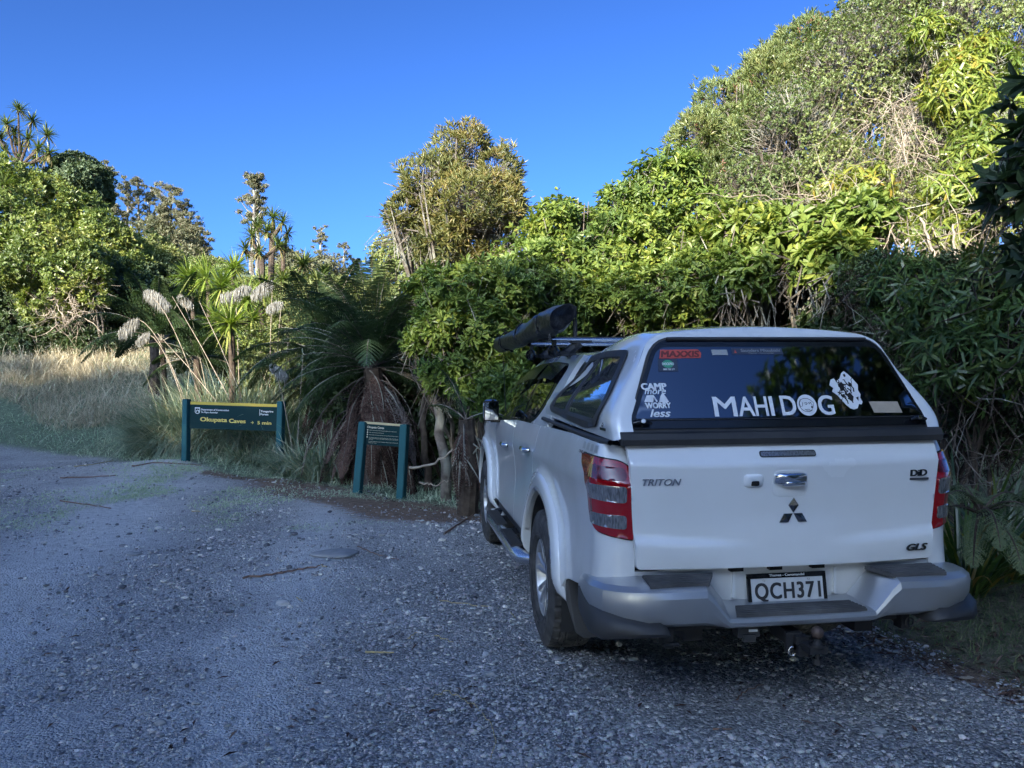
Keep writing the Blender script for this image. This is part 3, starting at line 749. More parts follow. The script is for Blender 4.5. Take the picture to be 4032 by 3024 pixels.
wrap_text('badge_lettering', 'TRITON', rear, -.688, 1.137, .172, .030, M['chrome'], tg, .001, .003, bold=.02, shear=.25)
wrap_text('badge_lettering', 'DiD', rear, .588, 1.150, .088, .030, M['badge'], tg, .001, .003, bold=.03)
wrap_text('badge_lettering', 'GLS', rear, .567, .806, .112, .032, M['badge'], tg, .003, .003, bold=.03, shear=.25)
G = Geo(); G.box(rp_(.634, 1.137, .004), (.047, .004, .005)); G.build('badge_bar', M['badge'], tg)

# ---- number plate
pc = Vector((.0, -1.322, .637)); pn = Vector((0, -1, .17)).normalized(); pup = Vector((0, .17, 1)).normalized(); prt = Vector((1, 0, 0))
Rm = Matrix((prt, pn*-1, pup)).transposed()
G = Geo(); 
for (cx, cz, hx, hz) in ((0, .073, .19, .011), (0, -.070, .19, .013), (-.182, 0, .008, .073), (.182, 0, .008, .073)):
    G.box(pc+prt*cx+pup*cz, (hx, .006, hz), Rm)
G.box(pc-pn*.008, (.186, .004, .08), Rm)
fr = G.build('number_plate', M['black_gloss'], truck)
G = Geo(); G.box(pc+pn*.001+pup*.0015, (.175, .002, .0595), Rm)
G.build('plate_face', M['plate_white'], fr)
fit_text('plate_lettering', 'QCH371', pc+prt*-.157+pup*-.044+pn*.004, prt, pup, .318, .086, M['letter_black'], fr, extrude=.0008, bold=.028, space=1.12)
fit_text('frame_lettering', 'Thames - Coromandel', pc+prt*-.085+pup*.069+pn*.007, prt, pup, .17, .011, M['sticker'], fr, extrude=.0004, bold=.01)
fit_text('frame_lettering', 'Saunders Mitsubishi', pc+prt*-.085+pup*-.0785+pn*.007, prt, pup, .21, .015, M['sticker'], fr, extrude=.0004, bold=.02)
G = Geo(); G.box(pc+prt*-.10+pup*-.070+pn*.0072, (.006, .001, .006), Rm); G.build('frame_mark', M['sticker_red'], fr)
for cx in (-.11, .105):
    G = Geo(); G.tube([pc+prt*cx+pup*.052+pn*.002, pc+prt*cx+pup*.052+pn*.006], .005, 8); G.build('plate_screw', M['steel_dark'], fr)

# ---- bumper : sections swept along a plan path
def sweep(name, stations, mat, parent, smooth=True, angle=32, caps=True):
    n = len(stations[0]); bm = bmesh.new(); rows = [[bm.verts.new(p) for p in s_] for s_ in stations]
    for a, b in zip(rows[:-1], rows[1:]):
        for i in range(n): 
            try: bm.faces.new([a[i], a[(i+1) % n], b[(i+1) % n], b[i]])
            except ValueError: pass
    if caps:
        for r_ in (rows[0], rows[-1]): bm.faces.new(r_)
    return mesh_bm(name, bm, mat, parent, smooth, angle=angle)
# profile rows: (n = outward offset from y=-1.30 line, z)
def prof_center(): return [(.00, .604), (.05, .596), (.08, .588), (.150, .577), (.172, .568), (.177, .554), (.168, .535), (.14, .522), (.08, .508), (.0, .51)]
def prof_wing(): return [(.02, .735), (.06, .735), (.11, .728), (.155, .722), (.188, .702), (.197, .675), (.190, .615), (.165, .560), (.09, .525), (.0, .53)]
def lerp(a, b, t): return [(p[0]*(1-t)+q[0]*t, p[1]*(1-t)+q[1]*t) for p, q in zip(a, b)]
stn = []
pcx = [(-.98, 1, None)]
path = [(0.0, 0.0), (.265, 0.0), (.300, .03), (.335, .36), (.372, .75), (.398, .94), (.425, 1.0), (.50, 1.0), (.60, 1.0)]
secs = []
for x_, t in path:
    pf = lerp(prof_center(), prof_wing(), t)
    # inner chamfer of the wing: face falls back next to the middle step
    k = math.sin(min(1, max(0, t))*math.pi)
    secs.append([(x_+(0.05*(p[0]/.22))*(1 if .0 < t < 1 else (.5 if t == 1.0 and x_ < .45 else 0)), -1.30-p[0], p[1]) for p in pf])
wing = prof_wing()
for cxp, cyp, ang, sc, zt in ((.68, -1.298, 6, .98, 0), (.74, -1.280, 20, .92, -.002), (.778, -1.25, 38, .82, -.006), (.795, -1.20, 62, .66, -.012), (.805, -1.12, 84, .50, -.02), (.815, -1.0, 90, .38, -.045), (.825, -.93, 90, .28, -.07)):
    nx_, ny_ = math.sin(rad(ang)), -math.cos(rad(ang))
    secs.append([(cxp+nx_*p[0]*sc, cyp+ny_*p[0]*sc, (p[1]+zt) if p[1] > .6 else p[1]+.012*(ang/90)) for p in wing])
right = secs; left = [[(-p[0], p[1], p[2]) for p in s_] for s_ in secs[1:]][::-1]
bp_ = sweep('rear_bumper', left+right, M['silver'], truck, angle=24)
# black lower corner mouldings, proud of the silver
for sg in (-1, 1):
    st = []
    base = [(.02, .665), (.12, .672), (.165, .655), (.20, .60), (.205, .565), (.19, .525), (.14, .508), (.02, .512)]
    for cxp, cyp, ang, sc, zlo, zt in ((.60, -1.300, 0, .80, .60, .53), (.615, -1.305, 0, .93, .90, .555), (.65, -1.305, 0, .98, 1, .58), (.69, -1.300, 6, .98, 1, .58), (.74, -1.285, 20, .96, 1, .60), (.78, -1.255, 38, .90, 1, .618), (.795, -1.205, 62, .70, 1, .632), (.805, -1.13, 84, .52, 1, .645), (.812, -1.0, 90, .41, 1, .672), (.822, -.93, 90, .30, 1, .655)):
        nx_, ny_ = math.sin(rad(ang)), -math.cos(rad(ang))
        zz = lambda z: .508+(z-.508)*(zt-.508)/(.672-.508)+(-.035*S(np.array((ang-5)/40.))+0)*(1 if z < .6 else 0)
        st.append([(sg*(cxp+nx_*p[0]*sc), cyp+ny_*p[0]*sc, float(zz(p[1]))) for p in base])
    sweep('bumper_corner', st, M['black_plastic'], bp_, angle=40)
# step pads with ribs
def pad(pts, zf, name):
    G = Geo(); (x0, y0), (x1, y1), (x2, y2), (x3, y3) = pts   # back L, back R, front R, front L
    def q(s_, t): return ((x0*(1-s_)+x1*s_)*(1-t)+(x3*(1-s_)+x2*s_)*t, (y0*(1-s_)+y1*s_)*(1-t)+(y3*(1-s_)+y2*s_)*t)
    def slab(t0, t1, z0, z1):
        V = [(*q(s_, t), zf(t)+z) for s_, t in ((0, t0), (1, t0), (1, t1), (0, t1)) for z in (z0, z1)]
        G.add(V, np.array([[1, 3, 5, 7], [0, 1, 7, 6], [2, 3, 1, 0], [4, 5, 3, 2], [6, 7, 5, 4]]))
    slab(0, 1, -.01, .006)
    for k in range(5): slab(.08+k*.185, .08+k*.185+.11, .006, .011)
    G.build(name, M['step_pad'], bp_)
pad([(-.268, -1.365), (.268, -1.365), (.305, -1.462), (-.305, -1.462)], lambda t: .590-.012*t, 'step_pad')
for sg in (-1, 1):
    P4 = [(-.690, -1.345), (-.365, -1.345), (-.428, -1.462), (-.690, -1.462)]
    if sg > 0: P4 = [(.365, -1.345), (.690, -1.345), (.690, -1.462), (.428, -1.462)]
    pad(P4, lambda t: .738-.013*t, 'step_pad')
# tow hitch
th = bpy.data.objects.new('tow_hitch', None); link(th, truck); th.location = (0, -1.45, .468)
def tb(name, G, mat): return G.build(name, mat, th, smooth=False, origin=(0, -1.45, .45))
G = Geo(); G.box((-.02, -1.38, .440), (.030, .12, .030)); G.box((-.045, -1.46, .438), (.036, .010, .042)); G.box((0.005, -1.54, .438), (.042, .045, .016)); G.box((-.02, -1.49, .415), (.030, .03, .022)); tb('hitch_tongue', G, M['steel_dark'])
G = Geo(); V = []; 
prf = [(0, .048), (.03, .046), (.03, .03), (.017, .03), (.014, .052), (.012, .058)]
G.tube([(.010, -1.565, .375), (.010, -1.565, .40)], [.022, .022], 6); G.tube([(.010, -1.565, .45), (.010, -1.565, .462)], [.034, .034], 16); G.tube([(.010, -1.565, .455), (.010, -1.565, .475), (.010, -1.565, .49)], [.022, .014, .013], 14)
G.tube([(.010, -1.565, .372), (.010, -1.565, .492)], .010, 8); tb('ball_neck', G, M['steel_dark'])
bm = bmesh.new(); bmesh.ops.create_uvsphere(bm, u_segments=20, v_segments=14, radius=.027, matrix=Matrix.Translation((.010, -1.565, .508))); mesh_bm('tow_ball', bm, plain('rusty_ball', (.12, .085, .07), .4, metal=.6, nz=(30, .6, (.05, .03, .02))), th, True, origin=(0, -1.45, .45))
G = Geo(); a = np.linspace(0, 2*np.pi, 20); G.tube([(-.055+.014*math.cos(q), -1.47, .400+.020*math.sin(q)) for q in a], .0035, 6); tb('safety_shackle', G, M['alu'])
G = Geo(); G.box((-.23, -1.39, .475), (.05, .03, .022)); G.box((-.23, -1.42, .452), (.028, .010, .016)); tb('trailer_socket', G, M['black_plastic'])
G = Geo(); G.box((-.212, -1.424, .484), (.020, .002, .005)); tb('socket_tag', G, M['sticker'])
G = Geo(); G.box((0, -1.26, .485), (.60, .035, .028)); G.box((-.58, -1.34, .455), (.02, .04, .045)); G.box((.58, -1.30, .465), (.02, .03, .045))
a = np.linspace(0, 2*np.pi, 16); G.tube([(.58+.02*math.cos(q), -1.36, .46+.02*math.sin(q)) for q in a], .005, 6)
G.tube([(-.61, -1.39, .43), (-.54, -1.39, .43)], .009, 6); tb('tow_bar', G, M['steel_dark'])

# ---- cab upper body
def cabside(u, v, sg=-1):
    u = np.asarray(u, float); v = np.asarray(v, float); t = np.clip((v-1.24)/.50, -.2, 1.2)
    x = .842-.205*t-.05*np.clip(t, 0, 1.2)**4-.05*np.clip((u-1.3)/1.0, 0, 1)**2*(1-.4*t)*.6
    P = np.stack([sg*x, u, v], -1); Nn = np.stack([np.full_like(x, sg), np.zeros_like(x), np.full_like(x, .38)], -1)
    return P, Nn/np.linalg.norm(Nn, axis=1, keepdims=True)
for sg in (-1, 1):
    f = lambda u, v, sg=sg: cabside(u, v, sg)
    panel('cab_pillar_panel', [(2.36, 1.20), (1.98, 1.50), (1.66, 1.70), (1.50, 1.742), (.9, 1.757), (.18, 1.752), (.18, 1.26), (1.2, 1.25)], f, M['paint'], truck, grid=.06, depth=.03)
    panel('window_surround', rounded([(2.30, 1.235), (1.95, 1.500), (1.62, 1.685), (1.45, 1.708), (.9, 1.718), (.44, 1.700), (.36, 1.66), (.50, 1.40), (.66, 1.310), (.80, 1.292)], [.02, .06, .08, .08, .1, .06, .05, .1, .08, .05]), f, M['black_gloss'], truck, grid=.06, depth=.004, lift=.003)
    panel('front_door_glass', rounded([(2.20, 1.262), (1.93, 1.475), (1.62, 1.645), (1.45, 1.672), (1.135, 1.680), (1.175, 1.298)], [.02, .05, .06, .06, .02, .02]), f, M['glass_dark'], truck, grid=.06, depth=.003, lift=.006)
    panel('rear_door_glass', rounded([(1.085, 1.305), (1.055, 1.682), (.48, 1.668), (.54, 1.45), (.68, 1.335), (.80, 1.312)], [.02, .02, .04, .1, .08, .05]), f, M['glass_dark'], truck, grid=.06, depth=.003, lift=.006)
    # weather shields, standing off the glass
    def fv(u, v, sg=sg):
        P_, N_ = cabside(u, v, sg); P_ = P_+N_*(.010+.035*np.clip((1.70-v)/.14, 0, 1.2))[:, None]; return P_, N_
    panel('weather_shield', rounded([(1.06, 1.700), (.42, 1.690), (.46, 1.575), (.78, 1.590), (1.02, 1.575)], [.01, .03, .04, .1, .03]), fv, M['black_gloss'], truck, grid=.04, depth=.002)
    panel('weather_shield', rounded([(2.02, 1.455), (1.64, 1.672), (1.45, 1.695), (1.15, 1.702), (1.13, 1.580), (1.5, 1.570)], [.01, .05, .06, .01, .03, .15]), fv, M['black_gloss'], truck, grid=.04, depth=.002)
    G = Geo(); P_, N_ = f(np.linspace(2.32, .70, 14), np.linspace(1.232, 1.290, 14)); strip(G, P_, N_, .016, h=.012); G.build('waist_trim', M['black_gloss'], truck)
    # mirror
    mo = bpy.data.objects.new('side_mirror', None); mo.location = (sg*.955, 2.08, 1.31); link(mo, truck)
    bm = bmesh.new(); bmesh.ops.create_uvsphere(bm, u_segments=20, v_segments=14, radius=1)
    for v in bm.verts:
        c_ = v.co; sx = abs(c_.x)**.55*np.sign(c_.x); sz = abs(c_.z)**.55*np.sign(c_.z); v.co = Vector((sx*.070+sg*.945, (c_.y if c_.y > 0 else c_.y*.45)*.075+2.08, sz*.098+1.318))
    mesh_bm('mirror_shell', bm, M['chrome'], mo, True, origin=mo.location)
    G = Geo(); G.box((sg*.945, 2.042, 1.318), (.064, .006, .086)); G.box((sg*.90, 2.09, 1.24), (.05, .03, .022)); G.build('mirror_housing', M['black_gloss'], mo, origin=mo.location)
    G = Geo(); G.box((sg*.945, 2.034, 1.318), (.056, .003, .076)); G.build('mirror_glass', plain('mirror_glass', (.6, .63, .68), .03, metal=1), mo, origin=mo.location)
# roof, windscreen, bonnet
def gridmesh(name, rows, mat, smooth=True):
    k = len(rows[0]); V = np.array([p for r_ in rows for p in r_]); n = len(rows)
    idx = np.arange(n*k).reshape(n, k); F_ = np.stack([idx[:-1, :-1], idx[:-1, 1:], idx[1:, 1:], idx[1:, :-1]], -1).reshape(-1, 4)
    return mesh_np(name, V, F_, mat, truck, smooth=smooth)
xs = np.linspace(-1, 1, 21)
rows = []
for y_, z_, hw in ((.10, 1.748, .575), (.16, 1.760, .58), (.5, 1.790, .585), (1.0, 1.795, .585), (1.4, 1.780, .58), (1.58, 1.755, .572), (1.66, 1.733, .565)):
    rows.append([(hw*x_, y_, z_-.028*abs(x_)**2.2-(.022 if abs(x_) > .99 else 0)) for x_ in xs])
gridmesh('roof', rows, M['paint'])
rows = [[(hw*x_, y_-.10*x_*x_, z_) for x_ in xs] for y_, z_, hw in ((1.68, 1.722, .565), (2.0, 1.53, .64), (2.44, 1.235, .73))]
gridmesh('windscreen', rows, M['glass_dark'])
rows = [[(hw*x_, y_-.12*x_*x_*(1+.3*(y_ > 3)), z_-.03*x_**4) for x_ in xs] for y_, z_, hw in ((2.42, 1.225, .79), (2.6, 1.24, .83), (3.2, 1.19, .80), (3.6, 1.10, .74), (3.86, .98, .68))]
gridmesh('bonnet', rows, M['paint'])
rows = [[(hw*x_, y_-.16*x_*x_, z_) for x_ in xs] for y_, z_, hw in ((3.87, .97, .68), (3.92, .85, .72), (3.98, .66, .77), (3.96, .48, .78), (3.80, .40, .76))]
gridmesh('front_bumper', rows, M['paint'])
G = Geo(); G.box((0, 3.93, .84), (.42, .012, .07)); G.build('grille', M['chrome'], truck)
for sg in (-1, 1):
    G = Geo(); G.box((sg*.58, 3.83, .88), (.13, .03, .06)); G.build('headlight', M['reflector'], truck)
# antenna on the front left
G = Geo(); G.tube([(-.76, 2.46, 1.18), (-.765, 2.50, 1.45), (-.77, 2.57, 1.80)], [.006, .004, .003], 6); G.build('antenna', M['gap'], truck)

# ---- canopy: cross-sections along y
can = bpy.data.objects.new('canopy', None); link(can, truck); can.location = (0, -.5, 1.3)
def cansec(y, n=60):
    """half profile bottom -> roof centre, returned for the left side mirrored to the right"""
    t = (y+1.20)/1.50                              # 0 rear .. 1 front
    ztop = 1.845+.022*S(t/.25+.0)-.085*S((t-.30)/.75); hb = .800-.012*t
    zb = 1.330+.030*t
    hw_top = .56-.03*t
    pts = []
    P0 = np.array([hb, zb]); P1 = np.array([hb-.012, 1.46]); P2 = np.array([hw_top+.075, ztop-.16]); P3 = np.array([hw_top+.005, ztop-.055]); P4 = np.array([hw_top-.12, ztop-.018]); P5 = np.array([0, ztop+.006])
    kn = [P0, P1, P2, P3, P4, P5]
    def cr(p0, p1, p2, p3, s): return .5*((2*p1)+(-p0+p2)*s+(2*p0-5*p1+4*p2-p3)*s*s+(-p0+3*p1-3*p2+p3)*s**3)
    K = [kn[0]*2-kn[1]]+kn+[np.array([-kn[-2][0], kn[-2][1]])]
    for i in range(1, 6):
        for s in np.linspace(0, 1, 7, endpoint=False): pts.append(cr(K[i-1], K[i], K[i+1], K[i+2], s))
    pts.append(kn[-1]); return np.array(pts)
def shell_rows():
    rows = []
    for y in list(np.linspace(.36, -1.10, 26)):
        h = cansec(y); rows.append([(-p[0], y, p[1]) for p in h]+[(p[0], y, p[1]) for p in h[:-1][::-1]])
    return rows
rows = shell_rows(); last = np.array(rows[-1])
# lean the rear edge: top of the shell ends further forward; roll the edge over into the rear face
def lean(z): return -1.285+.235*((z-1.33)/.55)     # y of the rear face at height z
rows2 = []
for i, r_ in enumerate(rows):
    r_ = np.array(r_); t = S(np.array((.36-r_[0][1]-.7)/.76)) if i else 0
    yr = np.minimum(lean(r_[:, 2]), -1.0)
    f_ = i/(len(rows)-1); ya = .36+(yr+.02-.36)*f_
    r_[:, 1] = ya; rows2.append(r_)
last = rows2[-1].copy()
for k, (ins, dy) in enumerate(((.004, -.018), (.014, -.032), (.030, -.040), (.05, -.043), (.09, -.043))):
    c = np.array([0, 0, 1.55]); v = last.copy(); d_ = np.stack([v[:, 0], np.zeros(len(v)), (v[:, 2]-1.50)*1.6], 1); ln = np.linalg.norm(d_, axis=1, keepdims=True)
    v = v-d_/ln*ins; v[:, 1] = last[:, 1]+dy; v[:, 2] = np.maximum(v[:, 2], 1.33); rows2.append(v)
k = len(rows2[0]); V = np.concatenate(rows2); n = len(rows2); idx = np.arange(n*k).reshape(n, k)
F_ = np.stack([idx[:-1, :-1], idx[1:, :-1], idx[1:, 1:], idx[:-1, 1:]], -1).reshape(-1, 4)
cs = mesh_np('canopy_shell', V, F_, M['paint'], can, smooth=True, origin=can.location)
# front wall of the canopy
h = cansec(.36); P_ = [(-p[0], .36, p[1]) for p in h]+[(p[0], .36, p[1]) for p in h[:-1][::-1]]
G = Geo(); G.add(P_+[(0, .36, 1.5)], np.array([[i, i+1, len(P_)] for i in range(len(P_)-1)])); G.box((0, -.45, 1.31), (.76, .78, .006)); G.build('canopy_inner', M['gap'], can, origin=can.location)
def canside(u, v, sg=-1):
    u = np.asarray(u, float); v = np.asarray(v, float); x = np.zeros_like(u)
    for i in range(len(u)):
        h = cansec(u[i]); j = np.argmax(h[:, 1]) if False else None
        x[i] = np.interp(v[i], h[:30, 1], h[:30, 0])
    P_ = np.stack([sg*x, u, v], -1); Nn = np.stack([np.full_like(x, sg), np.zeros_like(x), np.full_like(x, .45)], -1)
    return P_, Nn/np.linalg.norm(Nn, axis=1, keepdims=True)
for sg in (-1, 1):
    f0 = lambda u, v, sg=sg: canside(u, v, sg)
    def f(u, v, f0=f0):
        P_, N_ = f0(u, v); return P_-np.array(can.location), N_
    ow = rounded([(.045, 1.738), (.150, 1.60), (.165, 1.395), (-.72, 1.352), (-1.02, 1.375), (-1.075, 1.50), (-.90, 1.745), (-.45, 1.752)], [.05, .2, .05, .06, .1, .14, .05, .2])
    iw = rounded([(.015, 1.700), (.105, 1.60), (.118, 1.430), (-.72, 1.392), (-.98, 1.410), (-1.02, 1.50), (-.86, 1.712), (-.45, 1.716)], [.05, .2, .05, .05, .09, .12, .05, .2])
    sw = panel('side_window', ow, f, M['black_plastic'], can, holes=[iw], grid=.035, depth=.008, lift=.012)
    panel('window_glass', rounded([(.028, 1.708), (.112, 1.60), (.122, 1.425), (-.72, 1.386), (-.99, 1.405), (-1.03, 1.50), (-.87, 1.72), (-.45, 1.722)], [.05, .2, .05, .05, .09, .12, .05, .2]), f, plain('silvered_window_glass', (.03, .035, .045), .012, metal=0, spec=1.0) if sg < -5 else M['glass_mirror'] if 'glass_mirror' in M else M.setdefault('glass_mirror', plain('reflective_window_glass', (.42, .45, .50), .015, metal=.92)), sw, grid=.035, depth=.002, lift=.006)
    P_, N_ = f(np.linspace(-.325, -.275, 10), np.linspace(1.408, 1.715, 10))
    G = Geo(); strip(G, P_, N_, .045, h=.013); P_, N_ = f(np.linspace(-.36, -.31, 10), np.linspace(1.408, 1.715, 10)); strip(G, P_, N_, .02, h=.010)
    P_, N_ = f(np.linspace(.10, -.95, 14), np.linspace(1.418, 1.398, 14)); strip(G, P_, N_, .022, h=.010); G.build('window_rail', M['black_plastic'], sw)
    # seal between canopy and bed
    G = Geo(); ys = np.linspace(.33, -1.29, 24); P_ = [(sg*(.818-.004*math.sin(3*y)), y, 1.325+.020*max(0, (y+1.0))/1.3) for y in ys]
    G.tube(np.array(P_)-np.array(can.location), .013, 8); G.build('canopy_seal', M['black_plastic'], can, smooth=True)
# rear face surface
def crear(u, v):
    u = np.asarray(u, float); v = np.asarray(v, float)
    y = lean(v)-.028+.025*(u/.7)**2
    P_ = np.stack([u, y, v], -1)-np.array(can.location); sl_ = .235/.55
    Nn = np.tile(np.array([0, -1, sl_])/math.hypot(1, sl_), (len(u), 1)); return P_, Nn
panel('rear_surround', rounded([(-.775, 1.335), (.775, 1.335), (.735, 1.48), (.585, 1.785), (.50, 1.820), (-.50, 1.820), (-.585, 1.785), (-.735, 1.48)], [.01, .01, .2, .08, .08, .08, .08, .2]), crear, M['paint'], can, grid=.07, depth=.02, lift=-.002)
rw = panel('rear_window', rounded([(-.752, 1.345), (.752, 1.345), (.565, 1.795), (-.565, 1.795)], [.02, .02, .10, .10]), crear, M['black_plastic'], can, grid=.06, depth=.02, lift=.016)
rg = panel('rear_glass', rounded([(-.735, 1.375), (.735, 1.375), (.555, 1.783), (-.555, 1.783)], [.02, .02, .09, .09]), crear, M['black_gloss'], rw, grid=.06, depth=.006, lift=.024)
panel('clear_glass', rounded([(-.695, 1.418), (.695, 1.418), (.552, 1.742), (-.552, 1.742)], [.01, .01, .05, .05]), crear, M['glass_rear'], rw, grid=.06, depth=.003, lift=.0272)
G = Geo(); P_, N_ = crear(np.linspace(-.50, .50, 12), np.full(12, 1.779)); G.tube(P_+N_*.030, .009, 8); 
P_, N_ = crear(np.linspace(-.705, .705, 14), np.full(14, 1.412)); strip(G, P_, N_, .004, h=.0285)
G.build('window_hinge', M['black_plastic'], rw, smooth=True)
# bottom spoiler / rain lip
st = []
for x_ in np.linspace(-.772, .772, 25):
    yb = lean(1.34)-.028+.025*(x_/.7)**2
    st.append([(x_, yb-.018-can.location[1], 1.372-1.3), (x_, yb-.040-can.location[1], 1.364-1.3), (x_, yb-.052-can.location[1], 1.338-1.3), (x_, yb-.046-can.location[1], 1.312-1.3), (x_, yb-.025-can.location[1], 1.310-1.3), (x_, yb+.02-can.location[1], 1.34-1.3)])
sweep('rear_lip', st, M['black_plastic'], can, angle=30)
# T-handle locks
def cpt(u, v, off):
    P_, N_ = crear(np.array([u]), np.array([v])); return Vector(P_[0])+Vector(N_[0])*off
for u_ in (-.672, .662):
    G = Geo(); G.tube([cpt(u_, 1.392, .022), cpt(u_, 1.392, .050)], .012, 10); G.tube([cpt(u_-.042, 1.392, .045), cpt(u_-.02, 1.396, .05), cpt(u_+.02, 1.396, .05), cpt(u_+.042, 1.392, .045)], [.007, .011, .011, .007], 8)
    lk = G.build('window_lock', M['black_gloss'], rw, smooth=True)
    G = Geo(); c0 = cpt(u_, 1.396, .060); c1 = cpt(u_, 1.396, .064); G.tube([c0, c1], [.0105, .0095], 14)
    nrm = (c1-c0).normalized(); ring = [c1+.0095*(Vector((1, 0, 0))*math.cos(q)+nrm.cross(Vector((1, 0, 0)))*math.sin(q)) for q in np.linspace(0, 2*np.pi, 14, endpoint=False)]
    G.add([tuple(v) for v in ring], np.array([[0, i, i+1] for i in range(1, 13)])); G.build('lock_cap', M['chrome'] if u_ > 0 else M['sticker'], lk)
G = Geo()
for u_, v_ in ((-.735, 1.50), (.735, 1.50), (-.70, 1.60), (.70, 1.60)): pass
# ---- stickers on the rear glass
cup = Vector((0, .235/.55, 1)).normalized()
def stick(name, body, u0, v0, wd, hg, mat, bold=.0, shear=0, parent=None, off=.0285, **k):
    ob = fit_text(name, body, (0, 0, 0), (1, 0, 0), (0, 1, 0), wd, hg, mat, parent or rw, extrude=.0004, bold=bold, shear=shear, lift=0, **k)
    co = np.array([v.co[:] for v in ob.data.vertices]); P_, N_ = crear(u0+co[:, 0], v0+co[:, 1]); P_ = P_+N_*(off+.0006+np.clip(co[:, 2:3], 0, .001))
    ob.data.vertices.foreach_set('co', P_.astype(np.float32).ravel()); ob.data.update(); return ob
def flat(name, pts, mat, off=.0285, parent=None):
    bm = bmesh.new(); bm.faces.new([bm.verts.new(cpt(a, b, off)) for a, b in pts]); bmesh.ops.triangulate(bm, faces=bm.faces)
    r_ = bmesh.ops.extrude_face_region(bm, geom=bm.faces[:]); nv = [e for e in r_['geom'] if isinstance(e, bmesh.types.BMVert)]
    bmesh.ops.translate(bm, vec=Vector((0, -1, .4)).normalized()*.0006, verts=nv); return mesh_bm(name, bm, mat, parent or rw)
for ch, u0_, w_ in (('M', -.330, .108), ('A', -.215, .078), ('H', -.135, .062), ('I', -.062, .018)): stick('lettering_sticker', ch, u0_, 1.423, w_, .088, M['sticker'], bold=.012)
stick('lettering_sticker', 'D', -.008, 1.425, .074, .088, M['sticker'], bold=.018)
stick('lettering_sticker', 'G', .176, 1.423, .078, .090, M['sticker'], bold=.018)
ring = lambda cu, cv, a, b, n=36, p=0: [(cu+a*math.cos(q), cv+b*math.sin(q)) for q in np.linspace(p, p+2*np.pi, n, endpoint=False)]
dc_ = (.121, 1.469)
flat('logo_disc', ring(dc_[0], dc_[1], .048, .048), M['sticker'])
G = Geo()
def line(pts, wd=.0022, off=.0296):
    pts = [cpt(dc_[0]+a, dc_[1]+b, off) for a, b in pts]; nn = [Vector((0, -1, .427)).normalized()[:]]*len(pts); strip(G, [tuple(p) for p in pts], nn, wd, h=.0003)
line([(.036*math.cos(q)-.002, .032*math.sin(q)+.002) for q in np.linspace(2.4, 5.4, 20)])                 # cheek
line([(-.028, .022), (-.036, .010), (-.034, -.008), (-.024, -.004), (-.020, .012)]); line([(-.03, .024), (-.012, .030), (.008, .030), (.022, .022)])
line([(.022, .022), (.034, .010), (.030, -.004), (.022, .004), (.020, .014)])
line([(-.014, .008), (-.004, .013), (.004, .006)]); line([(.006, .008), (.014, .014), (.020, .010)]); line([(-.008, .004), (.0, .004)], .004); line([(.010, .006), (.016, .006)], .004)
line([(.018, -.006), (.028, -.008), (.024, -.014), (.018, -.010)], .006); line([(-.016, -.018), (-.004, -.026), (.010, -.026), (.022, -.020)]); line([(-.012, -.022), (-.002, -.019), (.010, -.020)])
G.build('logo_lines', M['letter_black'], rw)
# jumping fish / bearded figure decal: ragged white patches
flat('outdoor_decal', [(.255, 1.560), (.268, 1.585), (.285, 1.590), (.297, 1.578), (.315, 1.590), (.330, 1.615), (.345, 1.625), (.362, 1.612), (.385, 1.585), (.402, 1.560), (.396, 1.535), (.404, 1.515), (.398, 1.500), (.405, 1.480), (.396, 1.468), (.385, 1.472), (.372, 1.452), (.352, 1.446), (.335, 1.452), (.318, 1.468), (.300, 1.490), (.285, 1.512), (.262, 1.530), (.272, 1.545)], M['sticker'])
for pts in ([(.300, 1.560), (.318, 1.575), (.330, 1.560), (.325, 1.535), (.308, 1.530)], [(.355, 1.575), (.372, 1.565), (.368, 1.550), (.352, 1.556)], [(.330, 1.515), (.350, 1.525), (.365, 1.505), (.355, 1.480), (.340, 1.490)], [(.375, 1.500), (.390, 1.505), (.385, 1.485)], [(.300, 1.512), (.318, 1.518), (.322, 1.500), (.308, 1.500)], [(.336, 1.608), (.346, 1.612), (.35, 1.600), (.34, 1.596)]):
    flat('decal_shading', pts, M['gap'], .0297)
for k in range(26):
    a0_ = rng.uniform(0, 6.28); cu_, cv_ = .335+rng.normal(0, .028), 1.535+rng.normal(0, .036)
    if abs(cu_-.335) > .055 or abs(cv_-1.535) > .07: continue
    q_ = [(cu_+.5*s_*.030*math.cos(a0_)+.004*math.sin(3*s_), cv_+.5*s_*.030*math.sin(a0_)+.005*math.cos(2*s_)) for s_ in (-1, -.3, .3, 1)]
    P_ = [tuple(cpt(a, b, .0296)) for a, b in q_]; G = Geo(); strip(G, P_, [Vector((0, -1, .427)).normalized()[:]]*4, rng.uniform(.002, .006), h=.0003); G.build('decal_line', M['gap'], rw)
flat('tan_sticker', [(.452, 1.430), (.600, 1.428), (.588, 1.480), (.438, 1.482)], M['tan_vinyl'])
flat('red_sticker_ground', [(-.548, 1.688), (-.352, 1.690), (-.345, 1.712), (-.358, 1.730), (-.538, 1.728)], M['sticker_red'])
stick('lettering_sticker', 'MAXXIS', -.540, 1.693, .185, .030, plain('dark_red_vinyl', (.12, .015, .012), .5), bold=.04, shear=.15, off=.0295)
flat('grey_sticker', [(-.292, 1.703), (-.216, 1.703), (-.219, 1.728), (-.295, 1.728)], M['grey_line'])
flat('dealer_sticker_ground', [(-.196, 1.706), (.058, 1.706), (.052, 1.736), (-.196, 1.736)], plain('navy_vinyl', (.03, .04, .07), .5))
stick('lettering_sticker', 'Saunders Mitsubishi', -.152, 1.717, .195, .014, M['grey_line'], bold=.015, off=.0297)
